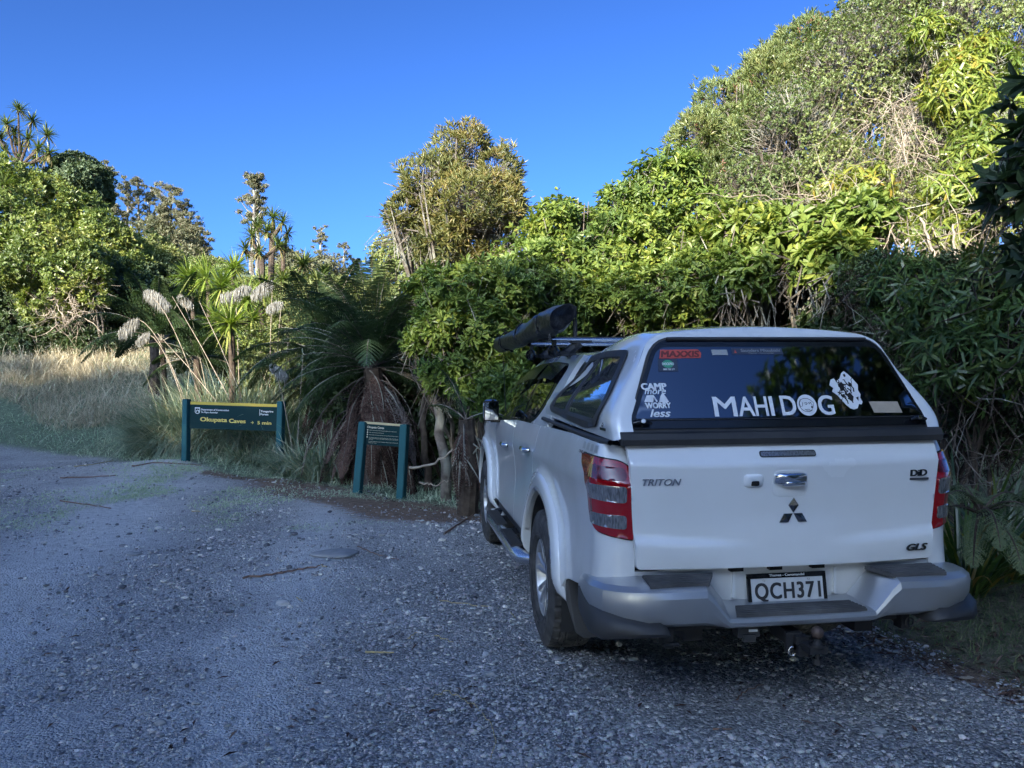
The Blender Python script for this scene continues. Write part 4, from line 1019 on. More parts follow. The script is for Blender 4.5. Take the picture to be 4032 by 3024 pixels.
stick('lettering_sticker', 'Thames - Coromandel', -.117, 1.708, .125, .006, M['grey_line'], off=.0297)
flat('dealer_mark', [(-.185, 1.712), (-.173, 1.712), (-.179, 1.728)], M['sticker_red'], .0297)
flat('workshop_sticker_ground', [(-.560, 1.628), (-.468, 1.628), (-.465, 1.686), (-.555, 1.686)], plain('dark_blue_vinyl', (.025, .035, .06), .4))
flat('workshop_sticker_disc', ring(-.512, 1.662, .026, .018), M['sticker_green'], .0292)
stick('lettering_sticker', 'SHOCKPRO', -.540, 1.656, .056, .012, M['sticker'], bold=.02, off=.0300)
stick('lettering_sticker', '0800 780 277', -.538, 1.633, .054, .008, M['sticker'], bold=.01, off=.0296)
cx0 = -.655
stick('lettering_sticker', 'CAMP', -.652, 1.545, .118, .030, M['sticker'], bold=.05)
stick('lettering_sticker', 'more', -.640, 1.525, .100, .020, M['sticker'], bold=.01, shear=.3)
stick('lettering_sticker', 'WORRY', -.644, 1.462, .118, .026, M['sticker'], bold=.04)
stick('lettering_sticker', 'less', -.628, 1.424, .095, .034, M['sticker'], bold=.02, shear=.3)
flat('tent_sticker', [(-.645, 1.492), (-.632, 1.520), (-.600, 1.522), (-.584, 1.494), (-.590, 1.490), (-.600, 1.512), (-.606, 1.490)], M['sticker'])
flat('tree_sticker', [(-.578, 1.490), (-.562, 1.490), (-.562, 1.486), (-.554, 1.486), (-.554, 1.490), (-.532, 1.490), (-.546, 1.502), (-.538, 1.502), (-.550, 1.516), (-.545, 1.516), (-.557, 1.532), (-.569, 1.516), (-.564, 1.516), (-.574, 1.502), (-.568, 1.502)], M['sticker'])
# side decal on the bed, wrapped along the flank
f = lambda u, v: side(u, v, -1)
def spt(u, v, off=.002):
    P_, N_ = side(np.array([float(u)]), np.array([float(v)])); return Vector(P_[0])+Vector(N_[0])*off
tup = (spt(-1.0, 1.29)-spt(-1.0, 1.25)).normalized(); trt = Vector((0, -1, 0))
fit_text('side_decal', 'ONE LIFE, LIVE IT!', spt(-.885, 1.243, .003), trt, tup, .30, .018, M['letter_black'], truck, extrude=.0004, bold=.01)
for k in range(4):
    u0 = -.93-k*.075
    P_ = [spt(u0, 1.270, .003), spt(u0-.05, 1.270, .003), spt(u0-.03, 1.302, .003), spt(u0+.012, 1.302, .003)]
    G = Geo(); G.add([tuple(p) for p in P_], np.array([[0, 1, 2, 3]])); G.build('side_decal_stripe', M['grey_line'], truck)
# small maker badge on the canopy side
P_, N_ = canside(np.array([-1.12, -1.20]), np.array([1.372, 1.372]))
G = Geo(); G.box(P_[0]+N_[0]*.004-np.array(can.location), (.002, .045, .006)); G.tube([P_[0]+N_[0]*.002+[0, 0, .022]-np.array(can.location), P_[0]+N_[0]*.006+[0, 0, .022]-np.array(can.location)], .012, 10); G.build('maker_badge', M['badge'], can)

# ---- roof bars on the cab
for yb in (.60, 1.40):
    G = Geo(); xs_ = np.linspace(-.72, .72, 9); 
    V = []
    for x_ in (-.73, .73):
        V += [(x_, yb+.045*math.cos(q), 1.862+.014*math.sin(q)) for q in np.linspace(0, 2*np.pi, 12, endpoint=False)]
    G.add(V, [np.array([[i, (i+1) % 12, 12+(i+1) % 12, 12+i] for i in range(12)])]); G.add(V[:12], np.array([[0, i, i+1] for i in range(1, 11)])); G.add(V[12:], np.array([[0, i, i+1] for i in range(1, 11)]))
    rb = G.build('roof_bar', M['alu'], truck, smooth=True)
    G = Geo()
    G.box((0, yb, 1.879), (.72, .010, .004))
    for sg in (-1, 1):
        pts = np.array([(sg*.60, yb, 1.752), (sg*.585, yb, 1.78), (sg*.545, yb, 1.815), (sg*.52, yb, 1.845)]); G.tube(pts, [.05, .038, .032, .045], 8); G.box((sg*.585, yb, 1.762), (.035, .075, .010)); G.box((sg*.50, yb, 1.846), (.07, .042, .006))
    G.build('bar_foot', M['black_plastic'], rb)


# round black strap tensioners, built lamp-shaped, low on the left edge of the cab roof
for yl in (.33, 1.20):
    c = Vector((-.74, yl, 1.775)); G = Geo(); d_ = Vector((-.75, -.65, .05)).normalized(); u_ = d_.cross(Vector((0, 0, 1))).normalized(); v_ = u_.cross(d_)
    prof = [(0, -.03), (.026, -.03), (.036, -.018), (.040, 0), (.040, .016), (.034, .020), (.032, .014), (0, .012)]; V = []
    for r_, h_ in prof: V += [tuple(c+d_*h_+(u_*math.cos(q)+v_*math.sin(q))*max(r_, .001)) for q in np.linspace(0, 2*np.pi, 20, endpoint=False)]
    G.add(V, np.array([[k*20+i, k*20+(i+1) % 20, (k+1)*20+(i+1) % 20, (k+1)*20+i] for k in range(len(prof)-1) for i in range(20)]))
    G.box(c+Vector((.05, .02, -.01)), (.05, .018, .012)); G.box(c+Vector((.0, 0, .045)), (.012, .02, .03))
    for k in range(3):
        q = 1.2+k*2.1; p = c+d_*.018+(u_*math.cos(q)+v_*math.sin(q))*.030; G.tube([p, p+d_*.006], .004, 6)
    wl = G.build('strap_tensioner', M['black_gloss'], truck, smooth=False)
    G = Geo(); a_ = np.array(c)+[0, 0, .03]; e_ = np.array([-.76, yl+.10, 1.87]); G.tube([a_, (a_+e_)/2+[.0, -.05, .01], e_], .004, 5); G.build('cable', M['gap'], wl)

# ---- rolled awning in its bag, strapped to the left ends of the bars
p0 = np.array([-.79, -.17, 1.965]); p1 = np.array([-.79, 2.65, 1.905])
aw = empty('rolled_awning', (p0+p1)/2, 'black vinyl bag of a rolled-up awning strapped along the left end of the roof bars', 'awning')
mt, nt, bs = newmat('creased_black_vinyl')
bs.inputs['Base Color'].default_value = (.012, .013, .016, 1); bs.inputs['Roughness'].default_value = .30
mp = N(nt, 'ShaderNodeMapping'); mp.inputs['Scale'].default_value = (9, 3.5, 9); nt.links.new(N(nt, 'ShaderNodeNewGeometry').outputs['Position'], mp.inputs['Vector'])
n_ = noise(nt, 1.6, 4, mp.outputs[0]); bump(nt, bs, n_.outputs['Fac'], .55, .03)
nu, nv = 110, 40; V = []; L_ = np.linalg.norm(p1-p0); straps = [.16, .48, .80]
for i in range(nu+1):
    t = i/nu; c = p0+(p1-p0)*t+np.array([0, 0, -.012*math.sin(math.pi*t)])
    for j in range(nv):
        a = 2*np.pi*j/nv; r_ = .079-.010*t
        for s_ in straps: r_ *= 1-.22*math.exp(-((t-s_)/.012)**2)*(.7+.3*math.cos(2*a+1))+0; r_ += .010*math.exp(-((abs(t-s_)-.03)/.014)**2)*math.sin(5*a+s_*9)
        r_ += .004*math.sin(3*a+7*t)+.0035*math.sin(2*a-15*t)
        e_ = min(t, 1-t)
        fl = max(0, 1-e_/.035); r_ += .012*fl*math.sin(2*a+.6)*(1 if t < .5 else .8)
        squash = 1-.35*fl if t > .5 else 1-.12*fl
        V.append((c[0]+r_*math.cos(a)*(1.05-.18*fl), c[1]-(.05*fl*math.sin(a) if t < .5 else .04*fl*math.sin(a)), c[2]+r_*math.sin(a)*squash*1.0*(1+.10*fl)))
G = Geo(); idx = np.arange((nu+1)*nv).reshape(nu+1, nv)
G.add(V, np.stack([idx[:-1], np.roll(idx, -1, 1)[:-1], np.roll(idx, -1, 1)[1:], idx[1:]], -1).reshape(-1, 4))
for e_, t in ((0, -1), (nu, 1)):                  # gathered ends
    ring_ = np.array(V[e_*nv:(e_+1)*nv]); c = ring_.mean(0); W_ = [ring_*.999]
    for k, (s_, dy) in enumerate(((.80, .006), (.5, -.012), (.2, -.018), (.02, -.02))):
        W_.append(c+(ring_-c)*s_*(1+.06*np.sin(np.arange(nv)*1.9+k))[:, None]+[0, t*dy, 0])
    W_ = np.concatenate(W_); ix = np.arange(5*nv).reshape(5, nv); G.add(W_, np.stack([ix[:-1], np.roll(ix, -1, 1)[:-1], np.roll(ix, -1, 1)[1:], ix[1:]], -1).reshape(-1, 4))
G.build('awning_bag', mt, aw, smooth=True, origin=aw.location)
G = Geo()
for s_ in straps:
    c = p0+(p1-p0)*s_; G.tube([(c[0]+.076*math.cos(q), c[1], c[2]+.076*math.sin(q)) for q in np.linspace(0, 2*np.pi, 24)], .007, 6)
    G.box((c[0]+.03, c[1], c[2]-.085), (.012, .02, .012))
G.build('strap', M['gap'], aw, origin=aw.location)
G = Geo()
for yb in (.60, 1.40): G.box((-.74, yb, 1.868), (.06, .025, .010)); G.box((-.70, yb, 1.90), (.008, .03, .05))
G.box((-.70, -.10, 1.90), (.01, .015, .05)); G.tube([(-.70, -.12, 1.88), (-.70, -.12, 2.03)], .005, 6); G.tube([(-.84, -.04, 1.87), (-.84, -.04, 1.83)], .008, 6)
G.build('bracket', M['black_plastic'], aw, origin=aw.location)
# ================================================================== SIGNS
M['sign_green'] = plain('dark_green_sign_paint', (.004, .028, .032), .6, spec=.15, nz=(14, .08, (.02, .05, .05)))
M['post_green'] = plain('green_painted_post', (.014, .085, .10), .65, spec=.3, nz=(10, .35, (.035, .10, .11)))
M['post_wear'] = plain('worn_post_foot', (.10, .09, .075), .9)
M['sign_yellow'] = plain('yellow_sign_band', (.55, .40, .05), .5, nz=(20, .2, (.4, .33, .12)))
M['sign_cream'] = plain('cream_sign_band', (.50, .43, .24), .5)
M['sign_letter'] = plain('yellow_sign_lettering', (.62, .50, .12), .5)
M['sign_white'] = plain('white_sign_lettering', (.62, .66, .68), .5)
M['sign_pale'] = plain('cream_sign_lettering', (.50, .50, .38), .5)
def signboard(p_tl, p_tr, tilt, board_h, band_h, posts, pw, name, label, band, panel_w):
    """posts: list of (top, foot) points in the world; board between their tops"""
    pass
def make_sign(name, label, D, q, band, pwid):
    """q: photo positions  tlp,(x,y) of the panel's four corners, posts' tops and feet"""
    tl, tr, br, bl = [at(*p, D) for p in q['panel']]
    base = (q['posts'][0][1][0]+q['posts'][1][1][0])/2, 0
    foot = [at(*p[1], D) for p in q['posts']]; top = [at(*p[0], D) for p in q['posts']]
    loc = (foot[0]+foot[1])/2
    e = empty(name, loc, label, 'sign', 'green signs in front of the ferns')
    right = (tr-tl).normalized(); up = ((tl-bl)+(tr-br)).normalized(); n = right.cross(up).normalized(); up = n.cross(right)
    W = (tr-tl).length; Hh = ((tl-bl).length+(tr-br).length)/2; c = (tl+tr+br+bl)/4
    Rm = Matrix((right, up, n)).transposed()
    G = Geo(); G.box(c, (W/2+.01, Hh/2, .012), Rm); pn_ = G.build('sign_panel', M['sign_green'], e, origin=loc)
    bh = q['band']*Hh
    G = Geo(); G.box(c+up*(Hh/2-bh/2)+n*.002, (W/2+.008, bh/2, .013), Rm); G.build('colour_band', band, pn_, origin=loc)
    for t_, f_ in zip(top, foot):
        ax = (t_-f_).normalized(); u_ = ax; r_ = (right-ax*right.dot(ax)).normalized(); n_ = r_.cross(u_)
        Rp = Matrix.Rotation(rad(-20), 3, ax)@Matrix((r_, u_, n_)).transposed()
        L_ = (t_-f_).length+.12; cc = t_-ax*L_/2
        bm = bmesh.new(); bmesh.ops.create_cube(bm, size=1); 
        bmesh.ops.scale(bm, vec=(pwid, L_, pwid), verts=bm.verts)
        bmesh.ops.bevel(bm, geom=[e_ for e_ in bm.edges], offset=.008, segments=2, affect='EDGES')
        bmesh.ops.transform(bm, matrix=Matrix.Translation(cc-loc)@Rp.to_4x4(), verts=bm.verts)
        po = mesh_bm('post', bm, M['post_green'], e)
    def xyp(fx, fy, off=.015): return c+right*((fx-.5)*W)+up*((.5-fy)*Hh)+n*off
    def T(body, fx, fy, fw, fh, mat, **k):
        o = fit_text('sign_lettering', body, xyp(fx, fy)-loc, right, up, fw*W, fh*Hh, mat, pn_, extrude=.0015, lift=0, **k)
        return o
    return e, pn_, xyp, T, loc, (right, up, n, W, Hh)
Z7 = lambda a, b: ((700+.2034*a)/1.8228, (1550+.2034*b)/1.8228)
Z8 = lambda a, b: ((1380+.211*a)/1.8228, (1630+.211*b)/1.8228)
q = dict(panel=[Z7(256, 152), Z7(1910, 205), Z7(1890, 728), Z7(262, 668)], band=.105, posts=[((403.5, 862), (401, 999)), ((608, 867), (603, 1029))])
e1, p1_, xy1, T1, loc1, fr1 = make_sign('direction_sign', 'wide green sign with yellow band pointing to the caves, before tall tussock', 13.6, q, M['sign_yellow'], .108)
def bold_serif(T, body, fx, fy, fw, fh, mat, b=.02): return T(body, fx, fy, fw, fh, mat, bold=b)
T1('Okupata', .115, .770, .315, .205, M['sign_letter'], bold=.03)
T1('Caves', .452, .745, .195, .150, M['sign_letter'], bold=.03)
T1('5', .785, .770, .028, .125, M['sign_letter'], bold=.03); T1('min', .838, .770, .110, .115, M['sign_letter'], bold=.03)
T1('Department of Conservation', .122, .335, .325, .085, M['sign_white'], bold=.015)
T1('Te Papa Atawhai', .122, .430, .195, .080, M['sign_white'], bold=.01, shear=.25)
T1('Tongariro', .818, .335, .148, .095, M['sign_white'], bold=.03); T1('Forest', .818, .425, .092, .075, M['sign_white'], bold=.03)
right, up, n_, W_, H_ = fr1
G = Geo(); c = xy1(.808, .325); G.box(c-loc1, (.0035, .115*H_, .002), Matrix((right, up, n_)).transposed()); G.build('divider_line', M['sign_white'], p1_)
def poly_on(name, pts, xyf, loc, mat, parent, off=.016):
    bm = bmesh.new(); bm.faces.new([bm.verts.new(xyf(a, b, off)-loc) for a, b in pts]); bmesh.ops.triangulate(bm, faces=bm.faces); return mesh_bm(name, bm, mat, parent)
poly_on('shield_emblem', [(.050, .21), (.110, .21), (.110, .37), (.103, .42), (.080, .455), (.057, .42), (.050, .37)], xy1, loc1, M['sign_white'], p1_)
poly_on('shield_koru', [(.057, .25), (.103, .25), (.103, .36), (.098, .40), (.080, .43), (.062, .40), (.057, .36)], xy1, loc1, M['sign_green'], p1_, .0172)
a_ = np.linspace(-.6, 4.2, 22)
def koru(a_, R_, cx, cy): return [(cx+R_*(1-.09*q_)*math.cos(q_), cy-R_*3.0*(1-.09*q_)*math.sin(q_)) for q_ in a_]
o_ = koru(a_, .021, .082, .35); i_ = koru(a_, .011, .081, .35)
G = Geo(); V = [tuple(xy1(a, b, .0184)-loc1) for a, b in o_+i_]; k = len(o_); G.add(V, np.array([[i, i+1, k+i+1, k+i] for i in range(k-1)])); G.build('shield_koru', M['sign_white'], p1_)
poly_on('arrow', [(.708, .700), (.730, .700), (.722, .665), (.727, .660), (.742, .710), (.727, .760), (.722, .755), (.730, .718), (.708, .718)], xy1, loc1, M['sign_letter'], p1_)

q = dict(panel=[Z8(277, 140), Z8(962, 190), Z8(925, 614), Z8(255, 568)], band=.095, posts=[((785.5, 911), (773, 1056)), ((874.5, 917), (866, 1082))])
e2, p2_, xy2, T2, loc2, fr2 = make_sign('information_sign', 'small leaning green notice with cream band and small print, before the brown fern skirt', 10.8, q, M['sign_cream'], .105)
T2('Okupata Caves', .065, .300, .46, .125, M['sign_pale'], bold=.03)
lines = [('Ensure that you have a torch and spare batteries or a spare torch', .375, .74), ('Wear good footwear and a hard hat', .475, .40), ('Water levels in the stream and caves can rise suddenly during wet weather', .575, .80),
         ('The Okupata caves have been formed by water. Take care of the cave', .690, .80), ('walls and formations and keep to the stream and track at', .735, .80), ('any time.', .780, .12), ('For further information contact Whakapapa Visitor Centre on 07 892 3729', .865, .80), ('during work hours.', .925, .22)]
for tx, fy, fw in lines: T2(tx, .13, fy, fw, .032, M['sign_pale'], bold=.01)
for fy in (.355, .455, .555, .660):
    poly_on('bullet', [(.085, fy-.045), (.107, fy), (.085, fy+.045), (.063, fy)], xy2, loc2, M['sign_pale'], p2_)
# ================================================================== VEGETATION
L = {}
L['fivefinger'] = leafmat('five_finger_leaf', [(.042, .08, .025), (.075, .13, .032), (.13, .195, .036), (.20, .26, .042), (.30, .31, .045)], .42, .42, .3)
L['olive'] = leafmat('olive_leaf', [(.055, .078, .030), (.10, .12, .035), (.155, .155, .042), (.21, .18, .05), (.26, .17, .06)], .32, .5)
L['small'] = leafmat('small_leaf', [(.05, .08, .03), (.09, .13, .042), (.14, .18, .055), (.20, .23, .075), (.26, .25, .09)], .34, .45)
L['fivedark'] = leafmat('shaded_five_finger_leaf', [(.028, .056, .020), (.045, .085, .026), (.075, .125, .030), (.12, .17, .035)], .36, .33)
L['grass_dark'] = leafmat('unfrosted_verge_grass', [(.05, .085, .034), (.08, .125, .048), (.12, .17, .065), (.24, .22, .13)], .30, .6, .3)  # darker than the left verge because it carries no frost
L['droop'] = leafmat('long_leaf', [(.05, .085, .018), (.10, .16, .022), (.17, .225, .03), (.24, .26, .03), (.34, .22, .03)], .42, .40)
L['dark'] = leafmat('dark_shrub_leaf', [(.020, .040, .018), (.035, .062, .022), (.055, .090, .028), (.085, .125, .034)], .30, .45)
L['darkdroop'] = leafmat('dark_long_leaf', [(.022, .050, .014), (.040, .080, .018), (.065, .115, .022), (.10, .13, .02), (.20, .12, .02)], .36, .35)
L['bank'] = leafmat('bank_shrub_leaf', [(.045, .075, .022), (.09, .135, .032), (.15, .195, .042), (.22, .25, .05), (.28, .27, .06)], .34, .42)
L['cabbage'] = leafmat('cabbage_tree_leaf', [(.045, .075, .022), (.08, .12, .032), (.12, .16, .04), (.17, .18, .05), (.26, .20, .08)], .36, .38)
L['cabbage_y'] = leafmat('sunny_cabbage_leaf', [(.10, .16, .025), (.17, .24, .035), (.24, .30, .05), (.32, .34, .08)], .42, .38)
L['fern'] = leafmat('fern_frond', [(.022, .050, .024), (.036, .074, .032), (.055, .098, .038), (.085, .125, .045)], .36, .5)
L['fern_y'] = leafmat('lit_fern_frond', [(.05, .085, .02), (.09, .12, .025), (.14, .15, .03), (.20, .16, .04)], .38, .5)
L['deadfern'] = leafmat('dead_fern_frond', [(.042, .025, .020), (.075, .043, .034), (.115, .072, .058), (.17, .14, .13)], .18, .8, .2, (1, .8, .6))
L['toetoe'] = leafmat('toetoe_blade', [(.11, .17, .115), (.18, .25, .175), (.26, .32, .23), (.46, .41, .29)], .30, .42)
L['plume'] = leafmat('toetoe_plume', [(.26, .26, .24), (.36, .36, .335), (.44, .44, .41)], .35, .9, .1, (1, .97, .9))
L['deadgrass'] = leafmat('dry_grass', [(.29, .26, .17), (.43, .38, .26), (.55, .49, .35), (.66, .60, .46)], .28, .7, .2, (1, .9, .7))
L['grass'] = leafmat('verge_grass', [(.22, .33, .23), (.33, .44, .31), (.45, .54, .41), (.62, .62, .52)], .30, .6, .3)
L['gum'] = leafmat('gum_leaf', [(.065, .075, .040), (.10, .105, .055), (.14, .13, .07), (.17, .135, .085)], .25, .6, .3)
L['far'] = leafmat('far_scrub_leaf', [(.075, .11, .038), (.12, .155, .05), (.18, .20, .07), (.24, .22, .09)], .30, .6, .3)
L['pale'] = leafmat('pale_green_leaf', [(.10, .14, .045), (.17, .21, .065), (.24, .26, .09), (.30, .30, .12)], .34, .5, .3)
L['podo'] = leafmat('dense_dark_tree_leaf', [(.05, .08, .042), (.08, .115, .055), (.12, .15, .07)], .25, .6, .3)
L['red'] = leafmat('reddish_leaf', [(.14, .05, .03), (.18, .08, .04), (.20, .12, .05)], .3, .5)

def unit(v): return v/(np.linalg.norm(v, axis=-1, keepdims=True)+1e-9)
def rsph(n): return unit(rng.normal(size=(n, 3)))
def cnoise(P, s, ph=0):
    x, y, z = (P*s).T
    return (np.sin(x*1.0+1.3*np.sin(y*.9+ph)+ph)+np.sin(y*1.1+1.2*np.sin(z*1.2+ph*1.7))+np.sin(z*1.0+1.4*np.sin(x*1.3-ph)))/3
UPV = np.array([0, 0, 1.])
def blob_points(blobs, n, shell=.16, gap=.0, cs=1.6, lump=.20, front=None):
    """points in the outer layer of a union of ellipsoids, with outward normals"""
    ar = np.array([(b[1][0]*b[1][1]+b[1][1]*b[1][2]+b[1][0]*b[1][2]) for b in blobs]); ar = ar/ar.sum()
    k = rng.choice(len(blobs), n, p=ar)
    C_ = np.array([b[0] for b in blobs])[k]; R_ = np.array([b[1] for b in blobs])[k]
    d_ = rsph(n); rr = 1-np.abs(rng.normal(0, shell, n)); rr = np.clip(rr, .25, 1)
    P = C_+d_*R_*rr[:, None]; nz = cnoise(P, cs, 1.0)+.6*cnoise(P, cs*2.6, 2.5); P = C_+d_*R_*(rr*(1+lump*nz)*(1+np.where(rng.random(n) < .10, rng.uniform(0, .28, n), 0)))[:, None]
    keep = np.ones(n, bool)
    for c, r_ in blobs:                            # drop what lies deep inside another blob
        q_ = np.sum(((P-np.array(c))/np.array(r_))**2, 1); keep &= q_ > .30
    keep &= cnoise(P, cs*1.9, 4.0) > -.62+gap
    return P[keep], unit(d_/R_)[keep], C_[keep], k[keep]
def rosettes(G, P, O, k, L_, W_, kind, spread=(35, 85), jitter=.3, droop=0, vb=None):
    """k leaves round each tip P with outward axis O"""
    n = len(P); Pk = np.repeat(P, k, 0); Ok = np.repeat(O, k, 0)
    ref = unit(np.cross(Ok, np.array([.3, .2, .93]))); bi = np.cross(Ok, ref)
    az = (np.tile(np.arange(k), n)/k*2*np.pi+np.repeat(rng.uniform(0, 6.28, n), k)+rng.normal(0, jitter, n*k))
    el = np.radians(rng.uniform(*spread, n*k))
    A = np.cos(el)[:, None]*Ok+np.sin(el)[:, None]*(np.cos(az)[:, None]*ref+np.sin(az)[:, None]*bi); A[:, 2] -= droop; A = unit(A)
    L__ = L_*rng.uniform(.5, 1.3, n*k)*np.repeat(rng.uniform(.75, 1.15, n), k); base = np.repeat(rng.random(n) if vb is None else vb, k)
    var = np.clip(base*.6+rng.random(n*k)*.4, 0, 1)
    Nn = unit(Ok+rng.normal(0, .25, Ok.shape)+UPV*.3)
    G.leaves(Pk+A*L_*.08, A, Nn, L__, W_*rng.uniform(.8, 1.2, n*k), kind, var)
def shrub(name, label, cat, blobs, n, leaf, mat, group=None, bark='bark', foot=None, trunk_r=.06, ntrunk=3, up=.5, gap=.0, shell=.16, lump=.2, cs=1.6,
          twigs=.25, twig_len=.5, limb=True, extra=None, parts=None, bb=None):
    """blobs in photo terms (px, py, depth, rx_px, ry_px, rz_m)"""
    B = []
    for (px, py, D, rx, ry, rz) in blobs:
        c = at(px, py, D); B.append((np.array(c), np.array([rx*D/1712, rz, ry*D/1712])))
    if foot is None:
        m_ = np.mean([b[0] for b in B], 0); foot = (m_[0], m_[1])
    loc = Vector((foot[0], foot[1], float(Hw(*foot))))
    e = empty(name, loc, label, cat, group)
    P, O, C_, kb = blob_points(B, n, shell, gap, cs, lump)
    gz = Hw(P[:, 0], P[:, 1]); k_ = P[:, 2] > gz+.02; P, O, C_, kb = P[k_], O[k_], C_[k_], kb[k_]
    O2 = unit(O+UPV*up+rng.normal(0, .35, O.shape))
    G = Geo(); kind, kl, L_, W_, spread, droop = leaf
    rosettes(G, P, O2, kl, L_, W_, kind, spread, droop=droop, vb=np.clip(.5+.45*cnoise(P, 2.1, 2.)+rng.normal(0, .18, len(P)), 0, 1))
    G.build('crown', mat, e, origin=loc)
    # stems: trunks up to each blob, limbs to the shell, twigs behind the rosettes
    T = Geo(); f0 = np.array(loc)
    starts = [f0+np.array([rng.normal(0, .12), rng.normal(0, .12), -.05]) for _ in range(ntrunk)]
    for i, (c, r_) in enumerate(B):
        s_ = starts[i % ntrunk]; mid = (s_*.45+c*.55)+rng.normal(0, .12, 3)*np.linalg.norm(c-s_)*.35; mid2 = s_*.8+mid*.2+[0, 0, .15*np.linalg.norm(c-s_)]
        t = np.linspace(0, 1, 9)[:, None]; end = c+[0, 0, r_[2]*.3]
        pts = (1-t)**3*s_+3*t*(1-t)**2*mid2+3*t*t*(1-t)*mid+t**3*end; pts += rng.normal(0, .015, pts.shape)
        T.tube(pts, np.linspace(trunk_r, trunk_r*.3, 9), 6)
        if limb:
            for _ in range(int(6+4*min(3, r_[0]))):
                d_ = rsph(1)[0]; d_[2] = abs(d_[2])*.8+.1; q0 = pts[rng.integers(4, 9)]; q1 = c+d_*r_*.92; t2 = np.linspace(0, 1, 6)[:, None]
                mm = (q0+q1)/2+rng.normal(0, .12, 3)*r_.mean(); T.tube((1-t2)**2*q0+2*t2*(1-t2)*mm+t2*t2*q1, np.linspace(trunk_r*.4, trunk_r*.10, 6), 5)
    if twigs > 0:
        s_ = rng.random(len(P)) < twigs; dirn = unit((C_-P)[s_]*np.array([1, 1, .6])+rng.normal(0, .25, (s_.sum(), 3))-UPV*.35)
        T.sticks(P[s_]+dirn*twig_len*rng.uniform(.6, 1.3, (s_.sum(), 1)), P[s_], np.clip(.0055*twig_len/.5, .003, .011)*rng.uniform(.6, 1.3, s_.sum()))
    T.build('trunk', M[bb or bark], e, origin=loc)
    if extra: extra(e, B, loc)
    return e, B
OV = lambda k, l, w_, sp=(35, 85), dr=0: ('oval', k, l, w_, sp, dr)
DI = lambda k, l, w_, sp=(30, 90), dr=0: ('dia', k, l, w_, sp, dr)
AR = lambda k, l, w_, sp=(30, 85), dr=.35: ('arch', k, l, w_, sp, dr)

# ---------------- hedge of large-leaved shrubs in the middle and right
GH = 'large-leaved shrubs along the edge of the gravel'
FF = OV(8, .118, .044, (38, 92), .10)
shrub('five_finger_shrub', 'dark shaded large-leaved shrub between the tree fern and the truck cab', 'shrub', [(985, 640, 11.2, 105, 85, .8), (930, 720, 10.8, 70, 70, .6), (1050, 730, 10.6, 95, 75, .8), (960, 800, 10.4, 85, 62, .6), (1060, 830, 10.2, 80, 60, .7), (1120, 640, 11.4, 90, 80, .8)], 5200, FF, L['fivefinger'], GH, 'bark', foot=tuple(at(1040, 900, 11.2))[:2], up=.35, shell=.30, lump=.42, cs=2.6, twigs=.5, gap=.30)
shrub('five_finger_shrub', 'bright green sunlit shrub directly above the awning bag', 'shrub', [(1215, 500, 13.4, 95, 85, 1.0), (1180, 590, 12.6, 110, 80, .9), (1290, 560, 12.8, 95, 90, 1.0), (1240, 660, 11.8, 115, 75, .9), (1330, 470, 13.6, 75, 70, .9), (1150, 690, 11.5, 70, 60, .8)], 5600, FF, L['fivefinger'], GH, foot=tuple(at(1250, 900, 12.6))[:2], up=.5, shell=.27, lump=.38, cs=2.6, gap=.24, twigs=.5, bb='bark')
shrub('five_finger_shrub', 'bright layered large-leaved shrub behind the canopy roof left of centre', 'shrub', [(1420, 440, 13.4, 95, 75, 1.0), (1400, 540, 12.6, 105, 90, 1.0), (1500, 500, 12.8, 90, 85, .9), (1390, 650, 11.6, 115, 75, .9), (1490, 620, 11.8, 70, 90, .9), (1440, 395, 13.6, 70, 50, .8)], 5600, FF, L['fivefinger'], GH, foot=tuple(at(1420, 880, 12.6))[:2], up=.5, shell=.27, lump=.38, cs=2.6, gap=.24, twigs=.5, bb='bark')
shrub('five_finger_shrub', 'large-leaved shrub with pale branches in the shadowed hollow above the canopy', 'shrub', [(1620, 500, 11.4, 85, 60, .7), (1720, 520, 10.8, 95, 65, .7), (1590, 590, 11, 80, 60, .7), (1810, 560, 10.2, 85, 60, .6), (1850, 470, 10.6, 70, 45, .6)], 1500, OV(7, .165, .062, (40, 90), .10), L['fivefinger'], GH, foot=tuple(at(1720, 850, 11.4))[:2], up=.45, shell=.25, lump=.3, cs=2.0, twigs=.55, twig_len=.9, bb='bark')
shrub('five_finger_shrub', 'low dark undergrowth shrub directly behind the canopy roof', 'shrub', [(1580, 690, 12, 100, 60, .6), (1700, 690, 12, 90, 70, .6), (1800, 660, 11.6, 80, 70, .6), (1480, 700, 12, 60, 50, .5), (1650, 640, 12.6, 90, 60, .6)], 1300, OV(6, .14, .05, (42, 88), .05), L['dark'], GH, foot=tuple(at(1650, 850, 12))[:2], up=.3, shell=.3, lump=.3, cs=2.0, twigs=.7, twig_len=.9, bb='bark')
